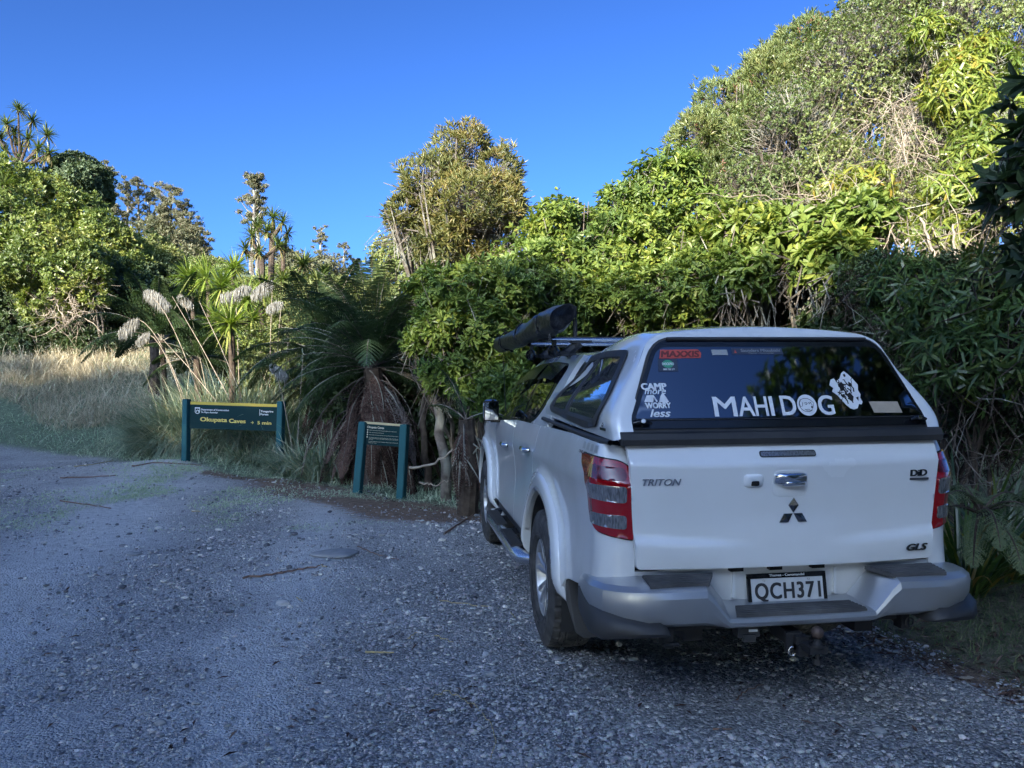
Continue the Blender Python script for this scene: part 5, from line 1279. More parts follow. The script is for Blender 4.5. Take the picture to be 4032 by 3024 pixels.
for (lab, px, py, D, rx, ry, n_) in [('dark shrub filling the gap under the hedge left of the truck cab', 985, 900, 12.4, 120, 130, 1500), ('dark shrub behind the brown skirt of the big tree fern', 830, 820, 13.4, 150, 170, 1700), ('dark shrub hidden behind the truck cab', 1180, 800, 12.6, 160, 150, 1300), ('dark shrub backing the bright hedge', 1380, 760, 14.2, 260, 190, 2000), ('dark shrub deep behind the canopy roof', 1680, 640, 13.8, 190, 170, 2000), ('dark shrub in the shade right of the canopy', 1900, 740, 10.6, 170, 230, 2200)]:
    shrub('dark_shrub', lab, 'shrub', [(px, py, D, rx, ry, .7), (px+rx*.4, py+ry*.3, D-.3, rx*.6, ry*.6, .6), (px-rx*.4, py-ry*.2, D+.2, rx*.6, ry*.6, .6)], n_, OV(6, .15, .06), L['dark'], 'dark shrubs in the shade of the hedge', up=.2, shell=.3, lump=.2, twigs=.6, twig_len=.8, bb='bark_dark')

# ---------------- tall trees on the right
GR = 'tall trees rising on the right'
def reds(mat, frac, L_, W_, k=4):
    def f(e, B, loc):
        P, O, C_, kb = blob_points(B, frac, .12, .1, 1.6, .2); G = Geo(); rosettes(G, P, unit(O+UPV*.2), k, L_, W_, 'dia'); G.build('reddish_leaves', mat, e, origin=loc)
    return f
shrub('narrow_leaved_tree', 'tree of upright narrow leaves with rusty clusters against the sky', 'tree', [(1500, 300, 15, 48, 55, .8), (1570, 250, 15.4, 60, 75, .9), (1640, 200, 15.6, 70, 85, 1), (1740, 100, 16, 70, 60, 1), (1590, 350, 15, 95, 80, 1), (1700, 190, 16, 90, 90, 1.2), (1520, 380, 14.8, 60, 45, .8)], 6200, DI(8, .15, .024, (12, 60)), L['olive'] if False else L['small'], GR, foot=tuple(at(1620, 850, 15.4))[:2], trunk_r=.09, up=.9, shell=.16, lump=.3, cs=2.2, twigs=.3, extra=reds(L['red'], 420, .09, .03))
shrub('small_leaved_tree', 'big round-leaved tree covering the upper right slope', 'tree', [(1720, 300, 13.4, 120, 130, 1.1), (1830, 180, 13.6, 120, 140, 1.2), (1960, 90, 13.8, 130, 120, 1.2), (1640, 400, 13, 90, 75, .9), (1800, 390, 12.6, 110, 90, 1), (1880, 40, 14.4, 80, 60, 1)], 17000, DI(6, .050, .036, (20, 90)), L['small'], GR, foot=tuple(at(1800, 800, 13.4))[:2], trunk_r=.11, up=.5, shell=.2, lump=.3, cs=2.2, twigs=.5, twig_len=.5, gap=.12, bb='bark')
shrub('small_leaved_tree', 'round-leaved tree at the top right corner above the yellow vine', 'tree', [(2090, 60, 12.6, 130, 120, 1), (2200, 140, 12.2, 110, 150, 1), (2020, 200, 12.6, 100, 110, 1), (2150, 300, 11.8, 120, 120, 1), (2000, 330, 12.2, 110, 110, 1), (2080, -60, 13, 140, 80, 1), (1950, 430, 11.8, 90, 70, .8), (2120, 430, 11.2, 110, 80, .9)], 17000, DI(6, .048, .034, (20, 90)), L['small'], GR, foot=tuple(at(2080, 780, 12))[:2], trunk_r=.11, up=.5, shell=.2, lump=.3, cs=2.2, twigs=.45, gap=.12, bb='bark')
shrub('long_leaved_vine', 'yellow-green vine of hanging strap leaves on the upper right', 'vine', [(2130, 130, 11.4, 80, 70, .4), (2080, 190, 11.3, 90, 80, .4), (2170, 240, 11.0, 70, 70, .4), (2010, 60, 12, 50, 45, .3), (2120, 320, 10.8, 80, 60, .4)], 1150, AR(6, .19, .030, (30, 100), .6), L['droop'], 'hanging long-leaved vines', up=.1, shell=.3, twigs=.4, limb=False, trunk_r=.02, bb='bark', foot=tuple(at(2150, 800, 11.4))[:2])
shrub('long_leaved_vine', 'green vine of hanging strap leaves below the bare tangle', 'vine', [(2060, 420, 10.6, 90, 60, .4), (1960, 480, 10.6, 55, 50, .3), (1880, 400, 11.4, 55, 45, .3), (2120, 380, 10.4, 70, 50, .3), (2040, 500, 10.2, 50, 40, .3), (1800, 410, 11.8, 50, 35, .3)], 700, AR(6, .19, .032, (30, 100), .6), L['droop'], 'hanging long-leaved vines', up=.1, shell=.3, twigs=.4, limb=False, trunk_r=.02, bb='bark', foot=tuple(at(2000, 800, 11))[:2])
shrub('long_leaved_shrub', 'shaded strap-leaved shrub beside the right tail light and canopy', 'shrub', [(2080, 660, 7.6, 110, 85, .5), (1960, 620, 8.6, 90, 75, .5), (2170, 600, 7.2, 90, 90, .5), (2100, 780, 7.2, 110, 80, .5), (2200, 740, 6.8, 70, 100, .5), (1990, 720, 8.2, 70, 60, .5)], 1500, AR(6, .20, .026, (30, 95), .45), L['darkdroop'], None, up=.3, shell=.3, twigs=.7, twig_len=.6, trunk_r=.03, bb='bark_dark', foot=tuple(at(2120, 1100, 7.4))[:2])
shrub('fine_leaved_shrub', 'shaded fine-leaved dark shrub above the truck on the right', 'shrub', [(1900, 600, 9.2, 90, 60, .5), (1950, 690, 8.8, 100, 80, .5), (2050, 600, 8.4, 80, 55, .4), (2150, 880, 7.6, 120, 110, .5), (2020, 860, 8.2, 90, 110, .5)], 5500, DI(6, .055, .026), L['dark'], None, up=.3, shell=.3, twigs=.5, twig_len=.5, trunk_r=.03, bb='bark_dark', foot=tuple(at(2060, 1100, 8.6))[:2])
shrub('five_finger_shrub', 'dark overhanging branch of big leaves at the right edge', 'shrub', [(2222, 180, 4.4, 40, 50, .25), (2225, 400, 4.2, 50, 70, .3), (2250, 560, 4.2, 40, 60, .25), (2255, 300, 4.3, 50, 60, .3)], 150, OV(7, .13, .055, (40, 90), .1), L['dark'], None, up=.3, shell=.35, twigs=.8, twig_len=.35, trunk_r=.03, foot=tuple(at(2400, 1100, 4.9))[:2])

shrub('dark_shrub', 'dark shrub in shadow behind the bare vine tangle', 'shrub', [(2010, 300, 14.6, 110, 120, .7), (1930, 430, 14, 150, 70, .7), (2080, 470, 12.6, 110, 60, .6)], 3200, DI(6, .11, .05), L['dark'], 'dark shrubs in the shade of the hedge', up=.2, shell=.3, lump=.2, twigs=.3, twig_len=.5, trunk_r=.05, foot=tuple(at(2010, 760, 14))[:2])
for lab, bl_, n_ in [('dark shrub on the bank beyond the right edge', [(2420, 760, 8.5, 160, 160, .9), (2520, 600, 9.5, 160, 150, 1)], 2600), ('tall bushy tree beyond the right edge of the view', [(2380, 250, 12.5, 170, 170, 1.4), (2520, 420, 12, 180, 180, 1.4), (2360, 480, 12, 120, 150, 1.2)], 5200), ('bushy tree further along the right bank', [(2750, 350, 12, 200, 230, 1.6), (2850, 600, 11, 200, 200, 1.6), (2650, 700, 9.5, 170, 180, 1.2)], 5200)]:
    shrub('bank_shrub', lab, 'shrub', bl_, n_, DI(6, .13, .06), L['bank'], 'growth on the right bank', up=.4, shell=.25, lump=.3, cs=1.8, twigs=.3, twig_len=.6, limb=False, trunk_r=.05)
def tangle(name, label, cat, regions, n, mat, group=None, r=.006, down=.5):
    e = None; G = Geo()
    for (px, py, D, wx, hy, k) in regions:
        for _ in range(k):
            p = np.array(at(px+rng.uniform(-wx, wx), py+rng.uniform(-hy, hy), D+rng.uniform(-.25, .25)))
            if e is None: e = empty(name, Vector((p[0], p[1], float(Hw(p[0], p[1])))), label, cat, group)
            d_ = unit(rng.normal(size=3)+[0, 0, -down*2]); pts = [p]; L__ = rng.uniform(.5, 1.6)
            for i in range(9):
                d_ = unit(d_+rng.normal(0, .28, 3)+[0, 0, -.10*down]); pts.append(pts[-1]+d_*L__/9)
            G.tube(pts, np.linspace(r*rng.uniform(.6, 1.5), r*.3, 10), 4, rng.random())
            for _ in range(5):
                q_ = np.array(pts[rng.integers(2, 9)]); dd = unit(rng.normal(size=3)); G.tube([q_, q_+dd*.10, q_+dd*.2+rng.normal(0, .03, 3)], [r*.5, r*.35, r*.2], 3)
    G.build('stems', mat, e, origin=e.location); return e
tangle('bare_vine', 'tangle of pale leafless vine stems hanging on the big tree', 'vine', [(1960, 230, 11.9, 55, 55, 34), (1960, 330, 11.6, 50, 60, 36), (2000, 290, 11.6, 70, 60, 18), (1900, 240, 12, 60, 60, 12)], 0, M['twig_pale'], r=.0048, down=.8)
tangle('bare_branches', 'pale dead branches sticking out under the round-leaved tree', 'branch', [(1720, 440, 11.2, 60, 25, 22), (1800, 460, 10.8, 60, 25, 18), (1990, 540, 10, 90, 60, 26), (2080, 500, 9.8, 70, 60, 18)], 0, M['twig_pale'], r=.0052, down=.05)
tangle('bare_branches', 'dark leafless stems filling the shaded bank right of the truck', 'branch', [(1960, 760, 8.4, 70, 60, 22), (2060, 800, 7.6, 90, 100, 26), (2140, 950, 7.2, 90, 120, 30)], 0, M['bark'], r=.006, down=.2)

# ---------------- middle-distance trees
shrub('lancewood_tree', 'olive-leaved tree with a rounded crown standing alone against the sky', 'tree', [(1000, 330, 20.5, 70, 55, 1.0), (930, 400, 20, 80, 65, 1.2), (1060, 390, 20.5, 75, 70, 1.2), (880, 470, 20, 60, 50, 1), (1000, 440, 19.6, 120, 75, 1.5), (1095, 450, 20, 50, 70, 1), (960, 520, 20, 110, 50, 1.2), (1060, 520, 20, 70, 55, 1)], 4200, DI(9, .21, .036, (15, 70)), L['olive'], None, foot=tuple(at(925, 720, 21))[:2], trunk_r=.17, ntrunk=2, up=.8, shell=.26, lump=.40, cs=1.8, twigs=.6, twig_len=1.2, gap=.22, bark='bark')
shrub('shrub_tree', 'pale green bushy tree behind the lone olive-leaved tree', 'tree', [(850, 560, 30, 48, 48, 1.4), (870, 610, 29, 60, 40, 1.4), (900, 560, 30, 40, 60, 1.4), (830, 620, 29, 30, 30, 1)], 2600, DI(6, .17, .07), L['pale'], None, foot=tuple(at(870, 760, 30))[:2], trunk_r=.12, up=.6, lump=.3, twigs=.3, twig_len=.8, bb='bark')

# left bank
GB = 'bushy trees on the left bank'
BK = DI(6, .14, .075, (25, 90)); BKF = DI(6, .17, .09, (25, 90))
bank = [
 ('broad sunlit bush low on the left bank above the dead twigs', [(110, 545, 26.0, 85, 50, 1.65), (60, 590, 25.5, 70, 55, 1.66), (150, 600, 25.5, 60, 55, 1.40), (90, 650, 25.1, 60, 50, 1.28), (190, 560, 26.0, 40, 45, 1.27)], 3600, BK, 'bank'),
 ('dark bush at the left edge in the shadow of the bank', [(20, 480, 27.0, 80, 60, 1.64), (80, 500, 27.0, 60, 40, 1.41), (-40, 560, 26.0, 60, 60, 1.54)], 1900, BKF, 'bank'),
 ('bush cresting the bank under the cabbage trees', [(20, 400, 31.0, 75, 45, 1.84), (90, 430, 31.0, 70, 45, 1.84), (-40, 380, 32.0, 50, 50, 1.71)], 2400, BKF, 'bank'),
 ('smooth domed bush halfway along the bank ridge', [(170, 470, 32.0, 70, 50, 1.83), (230, 510, 31.5, 55, 45, 1.72), (150, 530, 31.0, 60, 40, 1.61)], 2400, BKF, 'bank'),
 ('yellow-green bush on the ridge below the tall gum trees', [(270, 540, 31.5, 45, 45, 1.49), (300, 590, 31.0, 40, 45, 1.49), (250, 580, 30.5, 40, 40, 1.27)], 1900, BKF, 'bank'),
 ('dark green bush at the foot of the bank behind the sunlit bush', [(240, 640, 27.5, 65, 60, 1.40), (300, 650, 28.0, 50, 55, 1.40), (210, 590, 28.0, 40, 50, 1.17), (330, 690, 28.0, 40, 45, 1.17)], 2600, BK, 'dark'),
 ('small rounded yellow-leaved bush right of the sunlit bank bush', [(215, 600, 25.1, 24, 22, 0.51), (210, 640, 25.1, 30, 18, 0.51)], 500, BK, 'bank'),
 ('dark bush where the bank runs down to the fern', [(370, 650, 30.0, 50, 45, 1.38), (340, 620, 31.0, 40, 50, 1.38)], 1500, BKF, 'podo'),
 ('pale feathery bush on the far end of the bank', [(350, 590, 37.0, 50, 60, 1.68), (390, 620, 37.0, 40, 35, 1.46), (330, 540, 38.0, 30, 40, 1.34)], 2100, BKF, 'pale'),
]
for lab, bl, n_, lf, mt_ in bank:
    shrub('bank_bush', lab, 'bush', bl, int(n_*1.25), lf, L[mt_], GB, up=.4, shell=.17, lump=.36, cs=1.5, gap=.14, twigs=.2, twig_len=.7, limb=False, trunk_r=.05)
shrub('conical_tree', 'dense dark round-topped tree rising behind the bank ridge', 'tree', [(165, 365, 36, 42, 30, 1.6), (180, 395, 36, 62, 35, 2), (130, 400, 36, 28, 25, 1.2), (215, 415, 36, 28, 25, 1.2)], 3600, DI(6, .18, .10), L['podo'], None, foot=tuple(at(180, 600, 36))[:2], up=.6, shell=.12, lump=.3, cs=1.6, twigs=.2, trunk_r=.2, ntrunk=1, bark='bark_pale')
tangle('dead_shrub', 'bleached leafless shrub hanging off the left bank', 'shrub', [(150, 610, 25, 30, 35, 34), (130, 670, 24.6, 35, 30, 34)], 0, M['twig_pale'], r=.013, down=.35)

for lab, bl, n_, mt_ in [('dead bracken and scrub at the foot of the left bank', [(60, 705, 26.0, 90, 60, .8), (150, 730, 25.8, 80, 45, .7), (-30, 700, 26.0, 60, 70, .8), (60, 760, 25.5, 100, 30, .6)], 3400, 'dark'), ('dark brown thicket under the dead twigs', [(120, 740, 25.3, 60, 35, .5), (200, 745, 25.3, 60, 35, .5), (40, 735, 25.3, 60, 35, .5)], 900, 'dark'), ('dark scrub at the base of the bank above the lit grass', [(250, 700, 28.0, 60, 45, .9), (300, 720, 28.0, 45, 40, .8), (200, 740, 27.5, 50, 40, .7), (280, 760, 27.0, 60, 25, .5)], 2600, 'dark')]:
    shrub('bank_scrub', lab, 'scrub', bl, n_, DI(6, .15, .07, (25, 90)), L[mt_], 'scrub at the foot of the left bank', up=.2, shell=.3, lump=.3, cs=1.8, twigs=.3, twig_len=.5, limb=False, trunk_r=.03)
# distant gums: slender trunks with clumped tufts
GG = 'tall thin gum trees on the skyline'
def gum(px, base, top, D, wpx, label, dens=1.0, nb=14):
    p0_ = at(px, base, D); x, y = p0_.x, p0_.y; loc = Vector((x, y, float(Hw(x, y))))
    e = empty('gum_tree', loc, label, 'tree', GG); ztop = at(px, top, D).z; Hh = ztop-loc.z
    T = Geo(); t = np.linspace(0, 1, 12); lean = rng.normal(0, .03*Hh, 2)
    pts = np.stack([loc.x+lean[0]*t**2+np.cumsum(rng.normal(0, .05, 12)), loc.y+lean[1]*t**2, loc.z+Hh*t*.97], 1); T.tube(pts, np.linspace(.22, .05, 12), 6)
    sc = D/1712; cl = []
    for i in range(int(nb*1.7)):
        tt = rng.uniform(.38, 1)**.8; q0 = np.array([np.interp(tt, t, pts[:, j]) for j in range(3)]); a = rng.uniform(0, 6.28); l_ = wpx*sc*rng.uniform(.35, 1.35)*(1.15-tt*.65)
        q1 = q0+np.array([math.cos(a)*l_, math.sin(a)*l_, l_*rng.uniform(.5, 1.3)]); T.tube([q0, (q0+q1)/2+[0, 0, -.1*l_], q1], [.07, .05, .025], 4); cl.append(q1); 
        if rng.random() < .6: cl.append((q0+q1)/2+rng.normal(0, .3, 3))
    cl.append(pts[-1]); cl.append(pts[-2])
    cl = np.array(cl); n_ = int(30*dens)
    P = np.repeat(cl, n_, 0)+rng.normal(0, 1, (len(cl)*n_, 3))*np.array([.8, .8, .34])*wpx*sc*.14
    G = Geo(); rosettes(G, P, rsph(len(P)), 5, .19, .07, 'dia', (30, 90)); G.build('crown', L['gum'], e, origin=loc); T.build('trunk', M['bark'], e, origin=loc)
gum(232, 560, 380, 76, 24, 'leafy gum peeping over the dense dark tree', 1.1, 15)
gum(320, 580, 400, 82, 24, 'middle gum of the skyline row', .9, 13)
gum(428, 620, 500, 72, 30, 'low broad gum where the row ends', 1.2, 14)
gum(560, 600, 392, 68, 26, 'second tall gum close to the lone one', .9, 14)
gum(248, 560, 362, 75, 26, 'first skyline gum tree, right of the dense dark tree', 1.3, 18)
gum(300, 560, 382, 78, 26, 'thin sparse skyline gum, second from the left', .8, 13)
gum(372, 600, 402, 78, 36, 'tallest straight skyline gum above the brown scrub', .9, 18)
gum(270, 560, 395, 80, 22, 'slender gum between the first two skyline gums', 1.0, 13)
gum(395, 600, 440, 80, 26, 'pale stemmed gum beside the tallest one', .9, 13)
gum(352, 600, 420, 84, 22, 'bare topped gum just left of the tallest', .5, 12)
gum(412, 600, 472, 76, 34, 'shorter leafy gum at the right end of the group', 1.2, 16)
gum(335, 570, 448, 77, 30, 'low gum between the taller skyline gums', 1.1, 14)
gum(545, 600, 374, 66, 30, 'lone tall gum rising behind the tall cabbage trees', 1.1, 16)
gum(692, 640, 490, 95, 18, 'small far gum just right of the cabbage trees', .9, 9)
gum(740, 640, 524, 100, 16, 'smallest far gum above the scrub', .6, 8)
gum(764, 640, 560, 100, 12, 'last tiny gum at the gap in the trees', .4, 7)
# scrub filling the valley
GS = 'scrub trees in the valley'
scrub = [
 ('brownish gum scrub below the tall gums', [(380, 540, 70, 55, 55, 4), (420, 570, 68, 40, 45, 4), (340, 520, 70, 40, 40, 3)], 2600, 'gum', .32),
 ('green scrub in the valley left of the cabbage trees', [(450, 585, 60, 50, 30, 4), (490, 600, 58, 40, 30, 3), (400, 600, 60, 40, 30, 3)], 1700, 'far', .32),
 ('brown scrub right of the tall cabbage trees', [(640, 590, 70, 55, 38, 4), (700, 590, 72, 45, 40, 4), (600, 560, 72, 40, 30, 3)], 2600, 'gum', .32),
 ('far scrub under the gap in the trees', [(750, 620, 80, 50, 34, 4), (800, 630, 78, 40, 34, 4)], 1300, 'gum', .34),
 ('yellow-green scrub around the young cabbage trees', [(420, 650, 38, 60, 40, 1.6), (480, 680, 36, 60, 50, 1.6), (390, 610, 40, 45, 35, 1.6)], 3400, 'pale', .16),
 ('leafy scrub behind the toetoe plumes', [(560, 680, 32, 70, 55, 1.6), (600, 630, 36, 60, 45, 1.6), (520, 640, 38, 50, 40, 1.6)], 3600, 'pale', .15),
 ('green scrub left of the big tree fern', [(660, 660, 30, 70, 55, 1.5), (720, 640, 34, 60, 45, 1.5), (680, 720, 26, 60, 45, 1.2)], 3800, 'far', .14),
 ('light scrub above the big tree fern', [(780, 650, 34, 60, 40, 1.6), (830, 670, 30, 60, 45, 1.5)], 2600, 'pale', .14),
 ('sunlit yellow scrub round the bright cabbage tree', [(540, 740, 21, 60, 45, .8), (590, 770, 19, 50, 50, .8), (450, 730, 22, 40, 40, .8), (480, 770, 20, 45, 35, .6)], 2500, 'bank', .10),
 ('fine-leaved scrub behind the tussock', [(620, 720, 17.5, 45, 60, .7), (560, 800, 17, 60, 45, .7), (640, 800, 16.5, 50, 60, .6)], 2400, 'far', .08),
]
for lab, bl, n_, mt_, lf in scrub:
    shrub('scrub_tree', lab, 'scrub', bl, n_, DI(6, lf, lf*.45), L[mt_], GS, up=.4, shell=.2, lump=.3, cs=40/bl[0][2]*.9, twigs=.2, twig_len=lf*5, limb=False, trunk_r=.06)

# ---------------- cabbage trees
GC = 'cabbage trees'
def cab_head(G, c, R, n_=60, axis=(0, 0, 1), dead=.10, w_=.05):
    d_ = rsph(n_); d_[:, 2] = d_[:, 2]*.75+.28; d_ = unit(d_+np.array(axis)*.25)
    k = rng.random(n_) < dead; d_[k, 2] = -abs(d_[k, 2])-.4; d_ = unit(d_)
    v = np.where(k, .95, rng.random(n_)*.75)
    G.blades(np.repeat(np.array(c)[None], n_, 0)+rng.normal(0, .02, (n_, 3)), d_, R*rng.uniform(.75, 1.1, n_), w_, rng.uniform(.15, .7, n_), 3, v)
def cabbage(label, heads, D, foot_px, mat='cabbage', R=.62, tr=.09, n_=60, group=GC, w_=.05, dead=.12, name='cabbage_tree'):
    """heads: (px, py[, scale])"""
    f = at(foot_px[0], foot_px[1], D); loc = Vector((f.x, f.y, float(Hw(f.x, f.y)))); e = empty(name, loc, label, 'tree', group)
    G = Geo(); T = Geo(); f0 = np.array(loc)
    hs = sorted([(h[0], h[1], h[2] if len(h) > 2 else 1) for h in heads], key=lambda h: -h[1])
    low = max(h[1] for h in hs); fork = np.array(at(foot_px[0], min(foot_px[1], low+14), D)); fork[2] = max(fork[2], f0[2]+.1)
    T.tube(np.array([f0, (f0+fork)/2+rng.normal(0, .05, 3), fork]), [tr*1.3, tr*1.1, tr], 8)
    for (hx, hy, s_) in hs:
        c = np.array(at(hx, hy, D+rng.uniform(-.5, .5)*min(1, D/25))); mid = fork*.35+c*.65; mid[:2] = fork[:2]*.15+c[:2]*.85; t = np.linspace(0, 1, 8)[:, None]
        pts = (1-t)**2*fork+2*t*(1-t)*mid+t*t*c; T.tube(pts+rng.normal(0, .015, pts.shape), np.linspace(tr*.8, tr*.42, 8), 6)
        cab_head(G, c, R*s_, n_, unit(c-mid), dead, w_)
    T.build('trunk', M['bark_dark'], e, origin=loc); G.build('crown', L[mat], e, origin=loc); return e
cabbage('many-headed cabbage tree on the skyline at the far left', [(40, 238), (70, 262), (15, 268), (102, 292, 1.05), (60, 300), (30, 290), (82, 320), (100, 340), (75, 345), (0, 300), (45, 318), (10, 330), (-10, 280), (105, 330)], 34, (42, 372), R=.56, tr=.075, n_=70)
cabbage('low cabbage tree cut by the left edge of the picture', [(2, 420), (-10, 380), (10, 400)], 29, (-15, 520), R=.66, n_=80)
cabbage('tall cabbage tree with several heads right of the lone gum', [(590, 470, 1.15), (610, 480), (555, 492), (575, 500, .9)], 33, (588, 600), R=.62, tr=.12, n_=75)
cabbage('tall cabbage tree with drooping heads behind the toetoe', [(545, 510, 1.0), (600, 530, 1.1), (530, 540, 1.0), (560, 545, .9)], 31, (565, 640), R=.60, tr=.12, n_=75)
cabbage('slim cabbage tree leaning beside the tall pair', [(620, 505, .9), (615, 540, .8)], 34, (612, 640), R=.55, tr=.1, n_=60)
young = [(408, 600, 27, .75, 'broad young cabbage tree at the left of the valley'), (446, 602, 26, .9, 'large bright young cabbage tree above the toetoe plume'), (505, 580, 29, .8, 'young cabbage tree below the twin tall ones'), (478, 622, 24, .8, 'young cabbage tree left of the plume cluster'), (532, 650, 23, .75, 'young cabbage tree over the brown plume'),
         (655, 572, 33, .7, 'small cabbage tree on the right of the valley'), (688, 610, 32, .7, 'lowest small cabbage tree beside the fern fronds'), (640, 615, 30, .65, 'small cabbage tree in front of the brown scrub'), (700, 590, 36, .6, 'far small cabbage tree near the gap'), (565, 630, 25, .7, 'cabbage tree half hidden behind grey plumes'), (610, 605, 30, .6, 'little cabbage tree between plume and scrub')]
for px, py, D, R_, lab in young:
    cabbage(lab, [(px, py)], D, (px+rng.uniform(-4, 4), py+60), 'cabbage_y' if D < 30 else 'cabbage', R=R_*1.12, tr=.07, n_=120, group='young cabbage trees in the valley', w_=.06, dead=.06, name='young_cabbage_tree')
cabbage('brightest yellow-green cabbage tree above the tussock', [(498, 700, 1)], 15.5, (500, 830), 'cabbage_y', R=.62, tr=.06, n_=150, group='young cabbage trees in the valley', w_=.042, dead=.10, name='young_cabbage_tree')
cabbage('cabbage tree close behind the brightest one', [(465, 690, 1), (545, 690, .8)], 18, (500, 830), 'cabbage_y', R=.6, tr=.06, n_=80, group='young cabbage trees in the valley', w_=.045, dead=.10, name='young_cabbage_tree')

# ---------------- tree ferns
def frond(G, base, az, el, Lf, arch, wid, npin=30, nsub=9, tone=.5, twist=0, droopp=.25, T=None):
    t = np.linspace(0, 1, npin+4); d0 = np.array([math.cos(az)*math.cos(el), math.sin(az)*math.cos(el), math.sin(el)])
    pts = [np.array(base, float)]; d_ = d0.copy()
    for i in range(len(t)-1):
        d_ = d_+np.array([0, 0, -1])*arch/len(t)*(.4+1.6*t[i]); d_ = unit(d_); pts.append(pts[-1]+d_*Lf/len(t))
    pts = np.array(pts); Tn = unit(np.gradient(pts, axis=0)); sidev = unit(np.cross(Tn, UPV)+1e-6); nrm = np.cross(sidev, Tn)
    if T is not None: T.tube(pts[::3], np.linspace(.012, .003, len(pts[::3])), 4)
    i0 = 4; prof = np.sin(np.pi*np.clip((t[i0:]-.08)/.95, 0, 1)**.75)**.8
    for s_ in (-1, 1):
        B = pts[i0:]; pl = wid*prof*rng.uniform(.85, 1.1, len(prof)); D_ = unit(s_*sidev[i0:]*.93+Tn[i0:]*.42-UPV*droopp+rng.normal(0, .06, B.shape))
        if nsub <= 1:
            G.leaves(B, D_, nrm[i0:]+0*B, pl, np.full(len(pl), wid*.22), 'dia', np.clip(tone+rng.normal(0, .15, len(pl)), 0, 1)); continue
        u = (np.arange(nsub)+.5)/nsub; dd = D_[:, None]-UPV*(u[None, :, None]*droopp*.9)
        PP = B[:, None]+dd*(pl[:, None]*u[None])[..., None]
        for s2 in (-1, 1):
            A = unit(Tn[i0:, None]*s2*.9*(1 if True else 1)+D_[:, None]*.5-UPV*.12+np.zeros_like(PP)); ln = (1.12*wid/nsub)*(1-u*.45)[None]*np.ones((len(pl), 1))
            G.leaves(PP.reshape(-1, 3), A.reshape(-1, 3), np.broadcast_to(nrm[i0:, None], PP.shape).reshape(-1, 3), ln.ravel(), ln.ravel()*.7, 'dia', np.clip(tone+rng.normal(0, .13, PP.shape[0]*PP.shape[1]), 0, 1))
def treefern(label, px, py, D, Lf, n_green, n_dead, green='fern', wid=.34, npin=30, nsub=9, foot=None, trunk=.14, group='tree ferns', el=(.1, 1.25), skirt=1.0, dead_len=1.0, azr=(0, 6.283), arch=1.15):
    c = np.array(at(px, py, D)); loc = Vector((c[0], c[1], float(Hw(c[0], c[1])))); e = empty('tree_fern', loc, label, 'tree fern', group)
    G = Geo(); R_ = Geo(); Dd = Geo(); T = Geo()
    T.tube(np.array([loc, (np.array(loc)+c)/2+[.05, 0, 0], c]), [trunk*1.3, trunk, trunk*.9], 10); T.build('trunk', M['bark_dark'], e, origin=loc)
    for i in range(n_green):
        az = azr[0]+(azr[1]-azr[0])*(i+rng.uniform(-.3, .3))/n_green; e_ = rng.uniform(*el)
        if math.cos(az-math.atan2(CAM.y-c[1], CAM.x-c[0])) > .55: e_ = max(e_, rng.uniform(.75, 1.25))
        frond(G, c+[0, 0, .02*rng.normal()], az, e_, Lf*rng.uniform(.8, 1.1), rng.uniform(.7, 1.35)*(1 if e_ < .9 else .8)*arch, wid*rng.uniform(.85, 1.1), npin, nsub, tone=rng.uniform(.2, .8), T=R_)
    R_.build('frond_stalks', M['bark'], e, origin=loc)
    G.build('crown', L[green], e, origin=loc)
    Tx = Geo()
    for i in range(n_dead):
        az = rng.uniform(0, 6.28); hgt = c[2]-loc.z
        frond(Dd, c-[rng.normal(0, .06), rng.normal(0, .06), rng.uniform(0, hgt*.5)], az, rng.uniform(-1.4, -.15), hgt*rng.uniform(.35, 1.15)*dead_len, rng.uniform(.6, 4.2), wid*rng.uniform(.35, .85)*skirt, int(npin*.8), max(1, nsub//3), tone=np.clip(rng.normal(.45, .25), 0, 1), droopp=rng.uniform(.3, 1.2), T=Tx)
    if n_dead: Dd.build('dead_skirt', L['deadfern'], e, origin=loc); Tx.build('dead_stalks', M['bark'], e, origin=loc)
    return e, c
treefern('big tree fern with a hanging skirt of brown dead fronds behind the signs', 805, 795, 11.9, 1.8, 58, 150, wid=.38, npin=27, nsub=13, trunk=.16, el=(-.15, 1.25), arch=1.45, skirt=.8)
treefern('tree fern behind the big one, with fronds reaching left', 700, 760, 14.6, 1.8, 26, 12, wid=.34, npin=30, nsub=6, trunk=.13, el=(.1, .9))
treefern('low tree fern with pale fronds behind the drooping plumes', 350, 735, 17, 1.9, 20, 0, wid=.36, npin=26, nsub=5, trunk=.06, el=(.15, .8))
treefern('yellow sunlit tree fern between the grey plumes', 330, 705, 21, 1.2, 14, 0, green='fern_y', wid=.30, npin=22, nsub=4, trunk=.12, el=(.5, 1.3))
treefern('low dark tree fern in the tussock left of the wide sign', 425, 775, 16.0, 1.2, 14, 0, wid=.30, npin=26, nsub=4, trunk=.08, el=(0, .7), dead_len=1.1)
treefern('shaggy orange-brown tree fern trunk beside the front wheel', 1008, 905, 9.35, .7, 3, 40, wid=.13, npin=18, nsub=3, trunk=.10, el=(.5, .9), dead_len=.6)
treefern('dark tree fern overhanging behind the wide sign', 715, 815, 14.4, 1.3, 16, 8, wid=.32, npin=26, nsub=6, trunk=.12, el=(-.1, .6))
